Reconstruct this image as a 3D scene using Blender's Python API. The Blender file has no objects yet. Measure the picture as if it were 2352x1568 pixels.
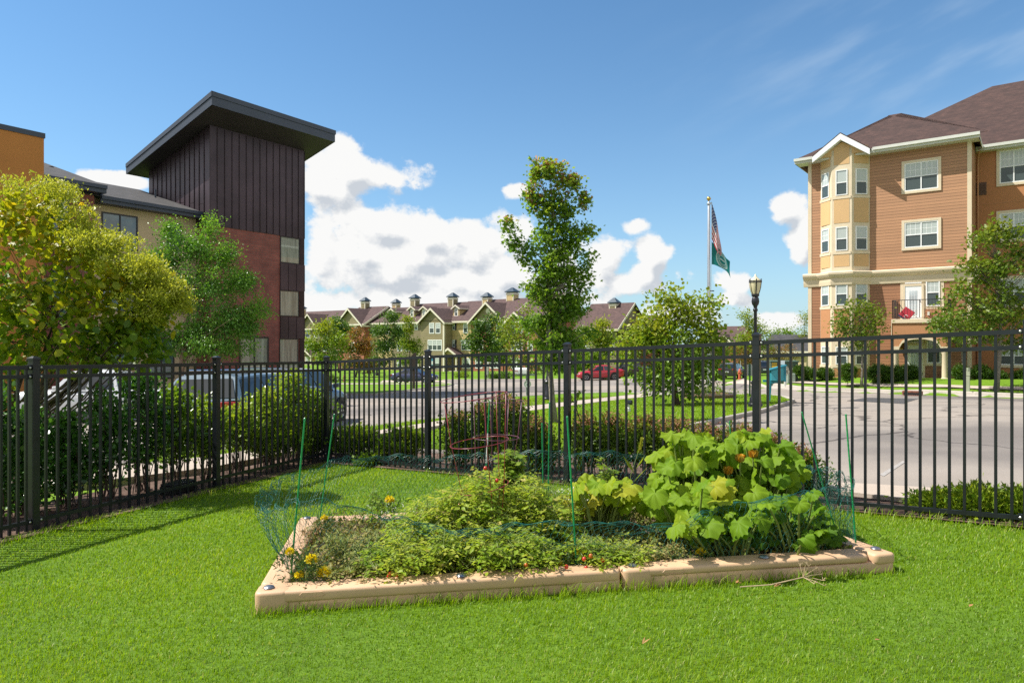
import bpy, bmesh, math, random
import numpy as np
from mathutils import Vector, Matrix

SC = bpy.context.scene
COL = SC.collection
R = math.radians
# ------------------------------------------------------------------ camera model (measured from the photograph)
FPX, CX, CY, EYE = 1600.0, 1176.0, 784.0, 1.559


# ------------------------------------------------------------------ terrain
def ground(X, Y):
    """height of the terrain"""
    X = np.asarray(X, float); Y = np.asarray(Y, float)
    z = 0.0232 * np.clip(X, -14, 14) - 0.0376 * np.clip(Y, -20, 22)
    z = z - 0.034 * (np.clip(Y, 22, 66) - 22) - 0.0156 * (np.clip(Y, 66, 120) - 66)
    yc = np.interp(X, [13.0, 14.5, 17.6, 19.4, 24, 45], [34, 32.3, 30.0, 26.5, 23.0, 10.0])
    w = np.clip((X - 13.2) / 2.2, 0, 1); w = w * w * (3 - 2 * w)
    f = 1 - np.clip((Y - 44) / 4, 0, 1)
    return z + w * f * 0.10 * np.clip(Y - yc - 1.6, 0, 6.5)


def gz(X, Y):
    return float(ground(X, Y))


def at(x, y, Y):
    """point at depth Y seen at photograph pixel x, y"""
    return Vector(((x - CX) / FPX * Y, Y, EYE - (y - CY) / FPX * Y))


def gnd(x, y, off=0.0):
    """terrain point seen at photograph pixel x, y"""
    kx = (x - CX) / FPX; ky = (y - CY) / FPX
    f = lambda Y: EYE - ky * Y - gz(kx * Y, Y) - off
    a, b = 1.0, 1.5
    while f(b) > 0 and b < 400:
        a = b; b *= 1.04
    for _ in range(40):
        m = (a + b) / 2
        if f(m) > 0: a = m
        else: b = m
    return Vector((kx * b, b, gz(kx * b, b) + off))


def G2(pts):
    return [tuple(gnd(*p)[:2]) for p in pts]


# ------------------------------------------------------------------ naming / tagging
def link(o, parent=None):
    COL.objects.link(o)
    if parent is not None:
        o.parent = parent
    return o


def tag(o, label=None, cat=None, group=None, kind=None):
    if label: o['label'] = label
    if cat: o['category'] = cat
    if group: o['group'] = group
    if kind: o['kind'] = kind
    return o


def empty(name, loc, rz=0.0, label=None, cat=None, group=None, tilt=(0, 0)):
    o = bpy.data.objects.new(name, None)
    o.location = loc
    o.rotation_euler = (tilt[0], tilt[1], rz)
    o.empty_display_size = 0.2
    COL.objects.link(o)
    return tag(o, label, cat, group)


def kids(o):
    return [c for c in bpy.data.objects if c.parent == o]


def copy_tree(o, loc=None, rz=None, label=None, parent=None, scale=None):
    c = o.copy()
    COL.objects.link(c)
    if parent is not None: c.parent = parent
    if loc is not None: c.location = loc
    if rz is not None: c.rotation_euler = (o.rotation_euler[0], o.rotation_euler[1], rz)
    if scale is not None: c.scale = scale
    if label: c['label'] = label
    for k in kids(o):
        copy_tree(k, parent=c)
    return c


# ------------------------------------------------------------------ mesh builder
class MB:
    def __init__(self):
        self.v = []; self.f = []; self.m = []; self.M = None; self.mi = 0

    def pt(self, p):
        p = Vector(p)
        if self.M is not None: p = self.M @ p
        self.v.append(tuple(p)); return len(self.v) - 1

    def face(self, pts, m=None):
        self.f.append([self.pt(p) for p in pts]); self.m.append(self.mi if m is None else m)

    def idx(self, ids, m=None):
        self.f.append(list(ids)); self.m.append(self.mi if m is None else m)

    def box(self, x0, x1, y0, y1, z0, z1, m=None):
        if x0 > x1: x0, x1 = x1, x0
        if y0 > y1: y0, y1 = y1, y0
        if z0 > z1: z0, z1 = z1, z0
        i = [self.pt(p) for p in ((x0, y0, z0), (x1, y0, z0), (x1, y1, z0), (x0, y1, z0), (x0, y0, z1), (x1, y0, z1), (x1, y1, z1), (x0, y1, z1))]
        for q in ((0, 3, 2, 1), (4, 5, 6, 7), (0, 1, 5, 4), (1, 2, 6, 5), (2, 3, 7, 6), (3, 0, 4, 7)):
            self.idx([i[k] for k in q], m)
        return self

    def prism(self, poly, d, m=None):
        """poly: 3-D points; extruded by vector d"""
        d = Vector(d); n = len(poly)
        a = [self.pt(p) for p in poly]; b = [self.pt(Vector(p) + d) for p in poly]
        self.idx(a[::-1], m); self.idx(b, m)
        for k in range(n):
            self.idx((a[k], a[(k + 1) % n], b[(k + 1) % n], b[k]), m)
        return self

    def tube(self, pts, rad, n=6, m=None, caps=True):
        pts = [Vector(p) for p in pts]
        if not hasattr(rad, '__len__'): rad = [rad] * len(pts)
        rings = []
        ref = None
        for k, p in enumerate(pts):
            t = (pts[min(k + 1, len(pts) - 1)] - pts[max(k - 1, 0)])
            if t.length < 1e-9: t = Vector((0, 0, 1))
            t.normalize()
            if ref is None:
                ref = t.orthogonal().normalized()
            else:
                ref = (ref - t * ref.dot(t))
                ref = ref.normalized() if ref.length > 1e-6 else t.orthogonal().normalized()
            b = t.cross(ref)
            rings.append([self.pt(p + (ref * math.cos(2 * math.pi * j / n) + b * math.sin(2 * math.pi * j / n)) * rad[k]) for j in range(n)])
        for k in range(len(rings) - 1):
            for j in range(n):
                self.idx((rings[k][j], rings[k][(j + 1) % n], rings[k + 1][(j + 1) % n], rings[k + 1][j]), m)
        if caps:
            self.idx(rings[0][::-1], m); self.idx(rings[-1], m)
        return self

    def lathe(self, prof, n=16, c=(0, 0, 0), m=None, sx=1, sy=1):
        """prof: (radius, z) from bottom to top"""
        rings = []
        for r, z in prof:
            rings.append([self.pt((c[0] + sx * r * math.cos(2 * math.pi * j / n), c[1] + sy * r * math.sin(2 * math.pi * j / n), c[2] + z)) for j in range(n)])
        for k in range(len(rings) - 1):
            for j in range(n):
                self.idx((rings[k][j], rings[k][(j + 1) % n], rings[k + 1][(j + 1) % n], rings[k + 1][j]), m)
        self.idx(rings[0][::-1], m); self.idx(rings[-1], m)
        return self

    def grid(self, P, m=None, close=False):
        """P: rows of points -> quads"""
        ids = [[self.pt(p) for p in row] for row in P]
        for a in range(len(ids) - 1):
            w = len(ids[a])
            for b in range(w if close else w - 1):
                self.idx((ids[a][b], ids[a][(b + 1) % w], ids[a + 1][(b + 1) % w], ids[a + 1][b]), m)
        return ids

    def mesh(self, name, mats):
        me = bpy.data.meshes.new(name)
        me.from_pydata(self.v, [], self.f)
        if not isinstance(mats, (list, tuple)): mats = [mats]
        for x in mats: me.materials.append(x)
        if len(mats) > 1:
            me.polygons.foreach_set('material_index', self.m)
        me.update()
        return me

    def build(self, name, mats, parent=None, smooth=False, bevel=0.0, seg=2, weld=False, recalc=True, loc=None):
        me = self.mesh(name, mats)
        if recalc or weld or bevel:
            bm = bmesh.new(); bm.from_mesh(me)
            if weld: bmesh.ops.remove_doubles(bm, verts=bm.verts, dist=1e-5)
            if recalc: bmesh.ops.recalc_face_normals(bm, faces=bm.faces)
            if bevel:
                ed = [e for e in bm.edges if len(e.link_faces) == 2 and e.calc_face_angle(0) > 0.4]
                bmesh.ops.bevel(bm, geom=ed, offset=bevel, segments=seg, affect='EDGES', profile=0.5, clamp_overlap=True)
            bm.to_mesh(me); bm.free()
        if smooth is True:
            me.polygons.foreach_set('use_smooth', [True] * len(me.polygons))
        elif smooth:
            me.polygons.foreach_set('use_smooth', [True] * len(me.polygons))
            me.set_sharp_from_angle(angle=smooth)
        o = bpy.data.objects.new(name, me)
        if loc is not None: o.location = loc
        return link(o, parent)


# ------------------------------------------------------------------ materials
MATS = {}


def nodemat(name):
    m = bpy.data.materials.new(name); m.use_nodes = True
    nt = m.node_tree
    b = nt.nodes['Principled BSDF']
    return m, nt, b


def N(nt, typ, **kw):
    n = nt.nodes.new(typ)
    for k, v in kw.items():
        if k.startswith('in_'):
            n.inputs[int(k[3:])].default_value = v
        else:
            setattr(n, k, v)
    return n


def c4(c):
    return (c[0], c[1], c[2], 1.0)


def ramp(nt, stops, interp='LINEAR'):
    r = nt.nodes.new('ShaderNodeValToRGB'); r.color_ramp.interpolation = interp
    el = r.color_ramp.elements
    while len(el) < len(stops): el.new(0.5)
    for e, (p, c) in zip(el, stops):
        e.position = p; e.color = c4(c) if len(c) == 3 else c
    return r


def mat(name, col, rough=0.6, metal=0.0, var=0.12, scale=3.0, bump=0.0, bscale=40.0, spec=0.5, coat=0.0, detail=6.0, dirt=None, coords='Object'):
    """solid material with procedural tone variation"""
    if name in MATS: return MATS[name]
    m, nt, b = nodemat(name)
    tc = N(nt, 'ShaderNodeTexCoord')
    no = N(nt, 'ShaderNodeTexNoise'); no.inputs['Scale'].default_value = scale; no.inputs['Detail'].default_value = detail
    nt.links.new(tc.outputs[coords], no.inputs['Vector'])
    lo = [max(0, x * (1 - var)) for x in col]; hi = [min(1, x * (1 + var)) for x in col]
    if dirt is not None:
        rp = ramp(nt, [(0.25, dirt), (0.45, lo), (0.75, hi)])
    else:
        rp = ramp(nt, [(0.3, lo), (0.7, hi)])
    nt.links.new(no.outputs['Fac'], rp.inputs['Fac'])
    nt.links.new(rp.outputs['Color'], b.inputs['Base Color'])
    b.inputs['Roughness'].default_value = rough; b.inputs['Metallic'].default_value = metal
    b.inputs['Specular IOR Level'].default_value = spec
    if coat: b.inputs['Coat Weight'].default_value = coat; b.inputs['Coat Roughness'].default_value = 0.05
    if bump:
        n2 = N(nt, 'ShaderNodeTexNoise'); n2.inputs['Scale'].default_value = bscale; n2.inputs['Detail'].default_value = 8
        nt.links.new(tc.outputs[coords], n2.inputs['Vector'])
        bp = N(nt, 'ShaderNodeBump'); bp.inputs['Strength'].default_value = bump; bp.inputs['Distance'].default_value = 0.02
        nt.links.new(n2.outputs['Fac'], bp.inputs['Height']); nt.links.new(bp.outputs['Normal'], b.inputs['Normal'])
    MATS[name] = m
    return m


def siding(name, col, pitch=0.15, var=0.08):
    """lap siding: saw-tooth boards along local z"""
    if name in MATS: return MATS[name]
    m, nt, b = nodemat(name)
    tc = N(nt, 'ShaderNodeTexCoord'); sp = N(nt, 'ShaderNodeSeparateXYZ')
    nt.links.new(tc.outputs['Object'], sp.inputs[0])
    mu = N(nt, 'ShaderNodeMath', operation='MULTIPLY', in_1=1.0 / pitch); nt.links.new(sp.outputs['Z'], mu.inputs[0])
    fr = N(nt, 'ShaderNodeMath', operation='FRACT'); nt.links.new(mu.outputs[0], fr.inputs[0])
    fl = N(nt, 'ShaderNodeMath', operation='FLOOR'); nt.links.new(mu.outputs[0], fl.inputs[0])
    # board tone
    wn = N(nt, 'ShaderNodeTexWhiteNoise', noise_dimensions='1D'); nt.links.new(fl.outputs[0], wn.inputs['W'])
    rp = ramp(nt, [(0, [c * (1 - var) for c in col]), (1, [c * (1 + var) for c in col])]); nt.links.new(wn.outputs['Value'], rp.inputs['Fac'])
    no = N(nt, 'ShaderNodeTexNoise'); no.inputs['Scale'].default_value = 0.6; nt.links.new(tc.outputs['Object'], no.inputs['Vector'])
    mx = N(nt, 'ShaderNodeMix', data_type='RGBA', blend_type='MULTIPLY'); mx.inputs['Factor'].default_value = 1
    r2 = ramp(nt, [(0.3, (0.9, 0.9, 0.9)), (0.7, (1, 1, 1))]); nt.links.new(no.outputs['Fac'], r2.inputs['Fac'])
    nt.links.new(rp.outputs['Color'], mx.inputs[6]); nt.links.new(r2.outputs['Color'], mx.inputs[7])
    # the gap under each board: a dark line along its lower edge
    gp = ramp(nt, [(0.0, (0.35, 0.35, 0.35)), (0.09, (0.4, 0.4, 0.4)), (0.11, (1, 1, 1))]); nt.links.new(fr.outputs[0], gp.inputs['Fac'])
    m2 = N(nt, 'ShaderNodeMix', data_type='RGBA', blend_type='MULTIPLY'); m2.inputs['Factor'].default_value = 1
    nt.links.new(mx.outputs[2], m2.inputs[6]); nt.links.new(gp.outputs['Color'], m2.inputs[7])
    nt.links.new(m2.outputs[2], b.inputs['Base Color'])
    iv = N(nt, 'ShaderNodeMath', operation='SUBTRACT', in_0=1.0); nt.links.new(fr.outputs[0], iv.inputs[1])
    bp = N(nt, 'ShaderNodeBump'); bp.inputs['Strength'].default_value = 0.6; bp.inputs['Distance'].default_value = 0.015
    nt.links.new(iv.outputs[0], bp.inputs['Height']); nt.links.new(bp.outputs['Normal'], b.inputs['Normal'])
    b.inputs['Roughness'].default_value = 0.6
    MATS[name] = m
    return m


def brickmat(name, c1, c2, mortar, sc=1.0, bw=0.4, bh=0.14):
    if name in MATS: return MATS[name]
    m, nt, b = nodemat(name)
    tc = N(nt, 'ShaderNodeTexCoord'); sp = N(nt, 'ShaderNodeSeparateXYZ'); cb = N(nt, 'ShaderNodeCombineXYZ')
    ad = N(nt, 'ShaderNodeMath', operation='ADD')
    nt.links.new(tc.outputs['Object'], sp.inputs[0])
    nt.links.new(sp.outputs['X'], ad.inputs[0]); nt.links.new(sp.outputs['Y'], ad.inputs[1])
    nt.links.new(ad.outputs[0], cb.inputs['X']); nt.links.new(sp.outputs['Z'], cb.inputs['Y'])
    br = N(nt, 'ShaderNodeTexBrick'); br.inputs['Scale'].default_value = sc
    br.inputs['Color1'].default_value = c4(c1); br.inputs['Color2'].default_value = c4(c2); br.inputs['Mortar'].default_value = c4(mortar)
    br.inputs['Brick Width'].default_value = bw; br.inputs['Row Height'].default_value = bh; br.inputs['Mortar Size'].default_value = 0.012
    nt.links.new(cb.outputs[0], br.inputs['Vector'])
    no = N(nt, 'ShaderNodeTexNoise'); no.inputs['Scale'].default_value = 1.3; nt.links.new(tc.outputs['Object'], no.inputs['Vector'])
    r2 = ramp(nt, [(0.3, (0.75, 0.75, 0.75)), (0.7, (1.15, 1.12, 1.1))]); nt.links.new(no.outputs['Fac'], r2.inputs['Fac'])
    mx = N(nt, 'ShaderNodeMix', data_type='RGBA', blend_type='MULTIPLY'); mx.inputs['Factor'].default_value = 1
    nt.links.new(br.outputs['Color'], mx.inputs[6]); nt.links.new(r2.outputs['Color'], mx.inputs[7])
    nt.links.new(mx.outputs[2], b.inputs['Base Color']); b.inputs['Roughness'].default_value = 0.8
    bp = N(nt, 'ShaderNodeBump'); bp.inputs['Strength'].default_value = 0.4; bp.inputs['Distance'].default_value = 0.01; bp.invert = True
    nt.links.new(br.outputs['Fac'], bp.inputs['Height']); nt.links.new(bp.outputs['Normal'], b.inputs['Normal'])
    MATS[name] = m
    return m


def shingle(name, c1, c2):
    if name in MATS: return MATS[name]
    m, nt, b = nodemat(name)
    tc = N(nt, 'ShaderNodeTexCoord'); sp = N(nt, 'ShaderNodeSeparateXYZ'); cb = N(nt, 'ShaderNodeCombineXYZ')
    ad = N(nt, 'ShaderNodeMath', operation='ADD')
    nt.links.new(tc.outputs['Object'], sp.inputs[0])
    nt.links.new(sp.outputs['X'], ad.inputs[0]); nt.links.new(sp.outputs['Y'], ad.inputs[1])
    nt.links.new(ad.outputs[0], cb.inputs['X']); nt.links.new(sp.outputs['Z'], cb.inputs['Y'])
    br = N(nt, 'ShaderNodeTexBrick'); br.inputs['Scale'].default_value = 1.0
    br.inputs['Color1'].default_value = c4(c1); br.inputs['Color2'].default_value = c4(c2); br.inputs['Mortar'].default_value = c4([x * 0.5 for x in c1])
    br.inputs['Brick Width'].default_value = 0.33; br.inputs['Row Height'].default_value = 0.085; br.inputs['Mortar Size'].default_value = 0.008
    br.offset = 0.37; br.squash_frequency = 3
    nt.links.new(cb.outputs[0], br.inputs['Vector'])
    no = N(nt, 'ShaderNodeTexNoise'); no.inputs['Scale'].default_value = 2.2; no.inputs['Detail'].default_value = 10; nt.links.new(tc.outputs['Object'], no.inputs['Vector'])
    r2 = ramp(nt, [(0.3, (0.78, 0.78, 0.78)), (0.7, (1.2, 1.17, 1.15))]); nt.links.new(no.outputs['Fac'], r2.inputs['Fac'])
    mx = N(nt, 'ShaderNodeMix', data_type='RGBA', blend_type='MULTIPLY'); mx.inputs['Factor'].default_value = 1
    nt.links.new(br.outputs['Color'], mx.inputs[6]); nt.links.new(r2.outputs['Color'], mx.inputs[7])
    nt.links.new(mx.outputs[2], b.inputs['Base Color']); b.inputs['Roughness'].default_value = 0.9
    MATS[name] = m
    return m


def glassmat(name, col, rough=0.04, stripes=0.0, col2=None, spec=0.8):
    """window glass seen by day: dark room, pale blind or painted reflection in a glossy pane"""
    if name in MATS: return MATS[name]
    m, nt, b = nodemat(name)
    tc = N(nt, 'ShaderNodeTexCoord')
    if stripes:
        sp = N(nt, 'ShaderNodeSeparateXYZ'); nt.links.new(tc.outputs['Object'], sp.inputs[0])
        mu = N(nt, 'ShaderNodeMath', operation='MULTIPLY', in_1=1.0 / stripes); nt.links.new(sp.outputs['Z'], mu.inputs[0])
        fr = N(nt, 'ShaderNodeMath', operation='FRACT'); nt.links.new(mu.outputs[0], fr.inputs[0])
        rp = ramp(nt, [(0.0, col2), (0.3, col2), (0.45, col), (0.85, col), (1.0, col2)]); nt.links.new(fr.outputs[0], rp.inputs['Fac'])
        nt.links.new(rp.outputs['Color'], b.inputs['Base Color'])
    else:
        no = N(nt, 'ShaderNodeTexNoise'); no.inputs['Scale'].default_value = 1.1; nt.links.new(tc.outputs['Object'], no.inputs['Vector'])
        rp = ramp(nt, [(0.35, [c * 0.7 for c in col]), (0.65, [c * 1.3 for c in col])]); nt.links.new(no.outputs['Fac'], rp.inputs['Fac'])
        nt.links.new(rp.outputs['Color'], b.inputs['Base Color'])
    b.inputs['Roughness'].default_value = rough; b.inputs['Specular IOR Level'].default_value = spec
    MATS[name] = m
    return m


def leafmat(name, cols, transl=0.35, rough=0.45, tboost=1.6, spec=0.35, vein=False):
    """leaf colours picked per leaf from the ramp by the face attribute 'tint'"""
    if name in MATS: return MATS[name]
    m, nt, b = nodemat(name)
    at_ = N(nt, 'ShaderNodeAttribute', attribute_name='tint')
    k = len(cols)
    rp = ramp(nt, [(i / max(1, k - 1), c) for i, c in enumerate(cols)])
    nt.links.new(at_.outputs['Fac'], rp.inputs['Fac'])
    col = rp.outputs['Color']
    if vein:
        av = N(nt, 'ShaderNodeAttribute', attribute_name='vein')
        mv = N(nt, 'ShaderNodeMix', data_type='RGBA'); 
        mm = N(nt, 'ShaderNodeMath', operation='POWER', in_1=3.0); nt.links.new(av.outputs['Fac'], mm.inputs[0])
        m3 = N(nt, 'ShaderNodeMath', operation='MULTIPLY', in_1=0.28); nt.links.new(mm.outputs[0], m3.inputs[0])
        nt.links.new(m3.outputs[0], mv.inputs['Factor']); nt.links.new(col, mv.inputs[6]); mv.inputs[7].default_value = (0.30, 0.42, 0.12, 1)
        col = mv.outputs[2]
    nt.links.new(col, b.inputs['Base Color'])
    b.inputs['Roughness'].default_value = rough; b.inputs['Specular IOR Level'].default_value = spec
    tr = N(nt, 'ShaderNodeBsdfTranslucent')
    br = N(nt, 'ShaderNodeMix', data_type='RGBA', blend_type='MULTIPLY'); br.inputs['Factor'].default_value = 1
    nt.links.new(col, br.inputs[6]); br.inputs[7].default_value = (tboost * 1.05, tboost, tboost * 0.55, 1)
    nt.links.new(br.outputs[2], tr.inputs['Color'])
    ms = N(nt, 'ShaderNodeMixShader'); ms.inputs[0].default_value = transl
    out = nt.nodes['Material Output']
    nt.links.new(b.outputs[0], ms.inputs[1]); nt.links.new(tr.outputs[0], ms.inputs[2]); nt.links.new(ms.outputs[0], out.inputs['Surface'])
    MATS[name] = m
    return m


# ------------------------------------------------------------------ numpy mesh for leaves / blades
def np_object(name, verts, loops, lstart, ltotal, mats, parent=None, attrs=None, smooth=False):
    me = bpy.data.meshes.new(name)
    nv = len(verts); nl = len(loops); nf = len(lstart)
    me.vertices.add(nv); me.loops.add(nl); me.polygons.add(nf)
    me.vertices.foreach_set('co', np.ascontiguousarray(verts, dtype=np.float32).ravel())
    me.loops.foreach_set('vertex_index', np.ascontiguousarray(loops, dtype=np.int32))
    me.polygons.foreach_set('loop_start', np.ascontiguousarray(lstart, dtype=np.int32))
    me.polygons.foreach_set('loop_total', np.ascontiguousarray(ltotal, dtype=np.int32))
    if not isinstance(mats, (list, tuple)): mats = [mats]
    for x in mats: me.materials.append(x)
    if smooth: me.polygons.foreach_set('use_smooth', np.ones(nf, bool))
    for an, (dom, arr) in (attrs or {}).items():
        a = me.attributes.new(an, 'FLOAT', dom)
        a.data.foreach_set('value', np.ascontiguousarray(arr, dtype=np.float32))
    me.update(calc_edges=True); me.validate()
    o = bpy.data.objects.new(name, me)
    return link(o, parent)


TPL = {
    'oval': ([(0, 0, 0), (-.27, .42, .07), (0, 1, -.06), (.27, .42, .07)], [(0, 3, 2), (0, 2, 1)]),
    'round': ([(0, 0, 0), (-.36, .3, .06), (-.3, .75, .03), (0, 1, -.06), (.3, .75, .03), (.36, .3, .06)], [(0, 5, 4, 3), (0, 3, 2, 1)]),
    'needle': ([(0, 0, 0), (-.10, .45, .03), (0, 1, .02), (.10, .45, .03)], [(0, 3, 2), (0, 2, 1)]),
    'maple': ([(0, 0, 0), (-.38, .12, .04), (-.22, .38, .0), (-.52, .62, -.05), (-.16, .62, .04), (0, 1.0, -.10), (.16, .62, .04), (.52, .62, -.05), (.22, .38, .0), (.38, .12, .04)],
              [(0, 9, 8), (0, 8, 7, 6), (0, 6, 5, 4), (0, 4, 3, 2), (0, 2, 1)]),
    'spray': ([(0, 0, 0), (-.10, .3, .02), (-.30, .55, 0), (-.08, .6, .03), (0, 1, .02), (.08, .6, .03), (.30, .55, 0), (.10, .3, .02)],
              [(0, 7, 5, 4), (0, 4, 3, 1), (7, 6, 5), (1, 3, 2)]),
}


def leaf_object(name, cen, axis, nrm, size, tint, tpl, m, parent=None, smooth=False):
    tv, tf = TPL[tpl]
    tv = np.array(tv); n = len(cen)
    axis = axis / (np.linalg.norm(axis, axis=1, keepdims=True) + 1e-9)
    side = np.cross(axis, nrm); side /= (np.linalg.norm(side, axis=1, keepdims=True) + 1e-9)
    up = np.cross(side, axis)
    size = np.asarray(size).reshape(-1, 1, 1)
    V = cen[:, None, :] + size * (tv[None, :, 0:1] * side[:, None, :] + tv[None, :, 1:2] * axis[:, None, :] + tv[None, :, 2:3] * up[:, None, :])
    V = V.reshape(-1, 3)
    k = len(tv)
    lt = np.array([len(f) for f in tf]); fl = np.concatenate([np.array(f) for f in tf])
    loops = (np.arange(n)[:, None] * k + fl[None, :]).ravel()
    ltot = np.tile(lt, n); ls = np.concatenate([[0], np.cumsum(ltot)[:-1]])
    ft = np.repeat(np.asarray(tint), len(tf))
    return np_object(name, V, loops, ls, ltot, m, parent, {'tint': ('FACE', ft)}, smooth)


def rvec(rng, n):
    v = rng.normal(size=(n, 3)); return v / np.linalg.norm(v, axis=1, keepdims=True)
# ================================================================== camera, sun, sky
cam = bpy.data.cameras.new('camera'); camo = bpy.data.objects.new('camera', cam); COL.objects.link(camo)
camo.location = (0, 0, EYE); camo.rotation_euler = (R(90), 0, 0)
cam.sensor_width = 36; cam.lens = 36 * FPX / 2352; cam.clip_start = 0.05; cam.clip_end = 3000
SC.camera = camo
SC.view_settings.view_transform = 'Standard'; SC.view_settings.look = 'None'
SC.view_settings.exposure = 0.82; SC.view_settings.gamma = 1.0
SC.cycles.max_bounces = 7; SC.cycles.diffuse_bounces = 4; SC.cycles.glossy_bounces = 3; SC.cycles.transmission_bounces = 4
SC.cycles.transparent_max_bounces = 8; SC.cycles.use_denoising = False
SC.cycles.sample_clamp_indirect = 4.0; SC.cycles.caustics_reflective = False; SC.cycles.caustics_refractive = False

SUN_AZ, SUN_EL = R(87), R(53)          # azimuth counted to the left of +Y
sdir = Vector((-math.sin(SUN_AZ) * math.cos(SUN_EL), math.cos(SUN_AZ) * math.cos(SUN_EL), math.sin(SUN_EL)))
sl = bpy.data.lights.new('sun', 'SUN'); sl.energy = 4.6; sl.angle = R(0.53); sl.color = (1.0, 0.95, 0.87)
so = bpy.data.objects.new('sun', sl); COL.objects.link(so); so.location = (-30, 5, 40)
so.rotation_euler = sdir.to_track_quat('Z', 'Y').to_euler()

W = bpy.data.worlds.new('World'); SC.world = W; W.use_nodes = True
wn = W.node_tree; wn.nodes.clear()


def wmath(op, a, b=None, c=None, clamp=False):
    n = wn_t.nodes.new('ShaderNodeMath'); n.operation = op; n.use_clamp = clamp
    for i, x in enumerate((a, b, c)):
        if x is None: continue
        if isinstance(x, (int, float)): n.inputs[i].default_value = x
        else: wn_t.links.new(x, n.inputs[i])
    return n.outputs[0]


# cloud density as a node group of a sky direction
grp = bpy.data.node_groups.new('cloud_density', 'ShaderNodeTree')
grp.interface.new_socket('Az', in_out='INPUT', socket_type='NodeSocketFloat')
grp.interface.new_socket('El', in_out='INPUT', socket_type='NodeSocketFloat')
grp.interface.new_socket('Density', in_out='OUTPUT', socket_type='NodeSocketFloat')
wn_t = grp
gi = grp.nodes.new('NodeGroupInput'); go = grp.nodes.new('NodeGroupOutput')


def azel(x, y):
    a = math.atan((x - CX) / FPX)
    return a, math.atan((CY - y) / FPX * math.cos(a))


# cumulus banks: (x, y, rx, ry, strength) in the photograph's sky
CL = [(800, 395, 75, 50, 1.05), (905, 410, 85, 36, 1.0), (775, 440, 80, 40, .9), (795, 352, 30, 30, .8),
      (880, 520, 120, 45, 1.05), (1010, 540, 130, 42, 1.05), (745, 560, 60, 75, .8), (1090, 590, 75, 55, 1.05), (1190, 545, 50, 50, .9),
      (930, 620, 190, 40, .95), (760, 640, 90, 40, .7), (1180, 640, 110, 45, .85), (1290, 610, 60, 60, .8),
      (1390, 615, 50, 52, 1.0), (1500, 585, 30, 44, 1.0), (1475, 625, 42, 26, .95), (1440, 650, 90, 24, .8),
      (1195, 440, 26, 18, .72), (1462, 520, 34, 15, .72),
      (1810, 478, 40, 34, 1.0), (1848, 560, 30, 60, .85), (1690, 650, 46, 22, .8), (1785, 738, 55, 22, .95), (1680, 690, 60, 20, .7),
      (270, 415, 60, 16, .9), (1000, 590, 200, 46, 1.0), (840, 585, 110, 50, 1.0), (1100, 640, 150, 50, .95), (760, 700, 110, 40, .9), (960, 695, 330, 40, .98), (1560, 720, 160, 26, .62)]
cin = grp.nodes.new('ShaderNodeCombineXYZ')
grp.links.new(gi.outputs['Az'], cin.inputs[0]); grp.links.new(gi.outputs['El'], cin.inputs[1])
dens = None
for (x, y, rx, ry, s) in CL:
    a, e = azel(x, y)
    sx = 1 / (rx / FPX * math.cos(a) ** 2 * 1.55); sy = 1 / (ry / FPX * math.cos(a) * 1.55)
    vm = grp.nodes.new('ShaderNodeVectorMath'); vm.operation = 'MULTIPLY_ADD'
    grp.links.new(cin.outputs[0], vm.inputs[0]); vm.inputs[1].default_value = (sx, sy, 0); vm.inputs[2].default_value = (-a * sx, -e * sy, 1.0 - s)
    ln_ = grp.nodes.new('ShaderNodeVectorMath'); ln_.operation = 'LENGTH'; grp.links.new(vm.outputs[0], ln_.inputs[0])
    v = ln_.outputs['Value']
    dens = v if dens is None else wmath('SMOOTH_MIN', dens, v, 0.45)
dens = wmath('SUBTRACT', 1.25, dens)
dens = wmath('MULTIPLY', wmath('MAXIMUM', dens, -1.0), 0.95)
side = wmath('MULTIPLY', wmath('GREATER_THAN', wmath('ABSOLUTE', gi.outputs['Az']), 0.85), wmath('LESS_THAN', gi.outputs['El'], 0.95))  # cloud cover added beside and behind the view, to fill shaded faces
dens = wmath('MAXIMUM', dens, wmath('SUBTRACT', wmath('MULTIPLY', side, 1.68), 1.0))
cb = grp.nodes.new('ShaderNodeCombineXYZ')
grp.links.new(gi.outputs['Az'], cb.inputs[0])
grp.links.new(wmath('MULTIPLY', gi.outputs['El'], 1.25), cb.inputs[1])
n1 = grp.nodes.new('ShaderNodeTexNoise'); n1.noise_dimensions = '2D'; n1.inputs['Scale'].default_value = 9.5; n1.inputs['Detail'].default_value = 8; n1.inputs['Roughness'].default_value = 0.63
n2 = grp.nodes.new('ShaderNodeTexVoronoi'); n2.feature = 'F1'; n2.voronoi_dimensions = '2D'; n2.inputs['Scale'].default_value = 26
grp.links.new(cb.outputs[0], n1.inputs['Vector'])
dist = grp.nodes.new('ShaderNodeVectorMath'); dist.operation = 'MULTIPLY_ADD'
grp.links.new(n1.outputs['Color'], dist.inputs[0]); dist.inputs[1].default_value = (.05, .05, 0); grp.links.new(cb.outputs[0], dist.inputs[2])
grp.links.new(dist.outputs[0], n2.inputs['Vector'])
puff = wmath('SUBTRACT', 0.55, n2.outputs['Distance'])
d2 = wmath('ADD', dens, wmath('ADD', wmath('MULTIPLY', wmath('SUBTRACT', n1.outputs['Fac'], 0.5), 1.5), wmath('MULTIPLY', puff, 0.30)))
grp.links.new(d2, go.inputs['Density'])

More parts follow.
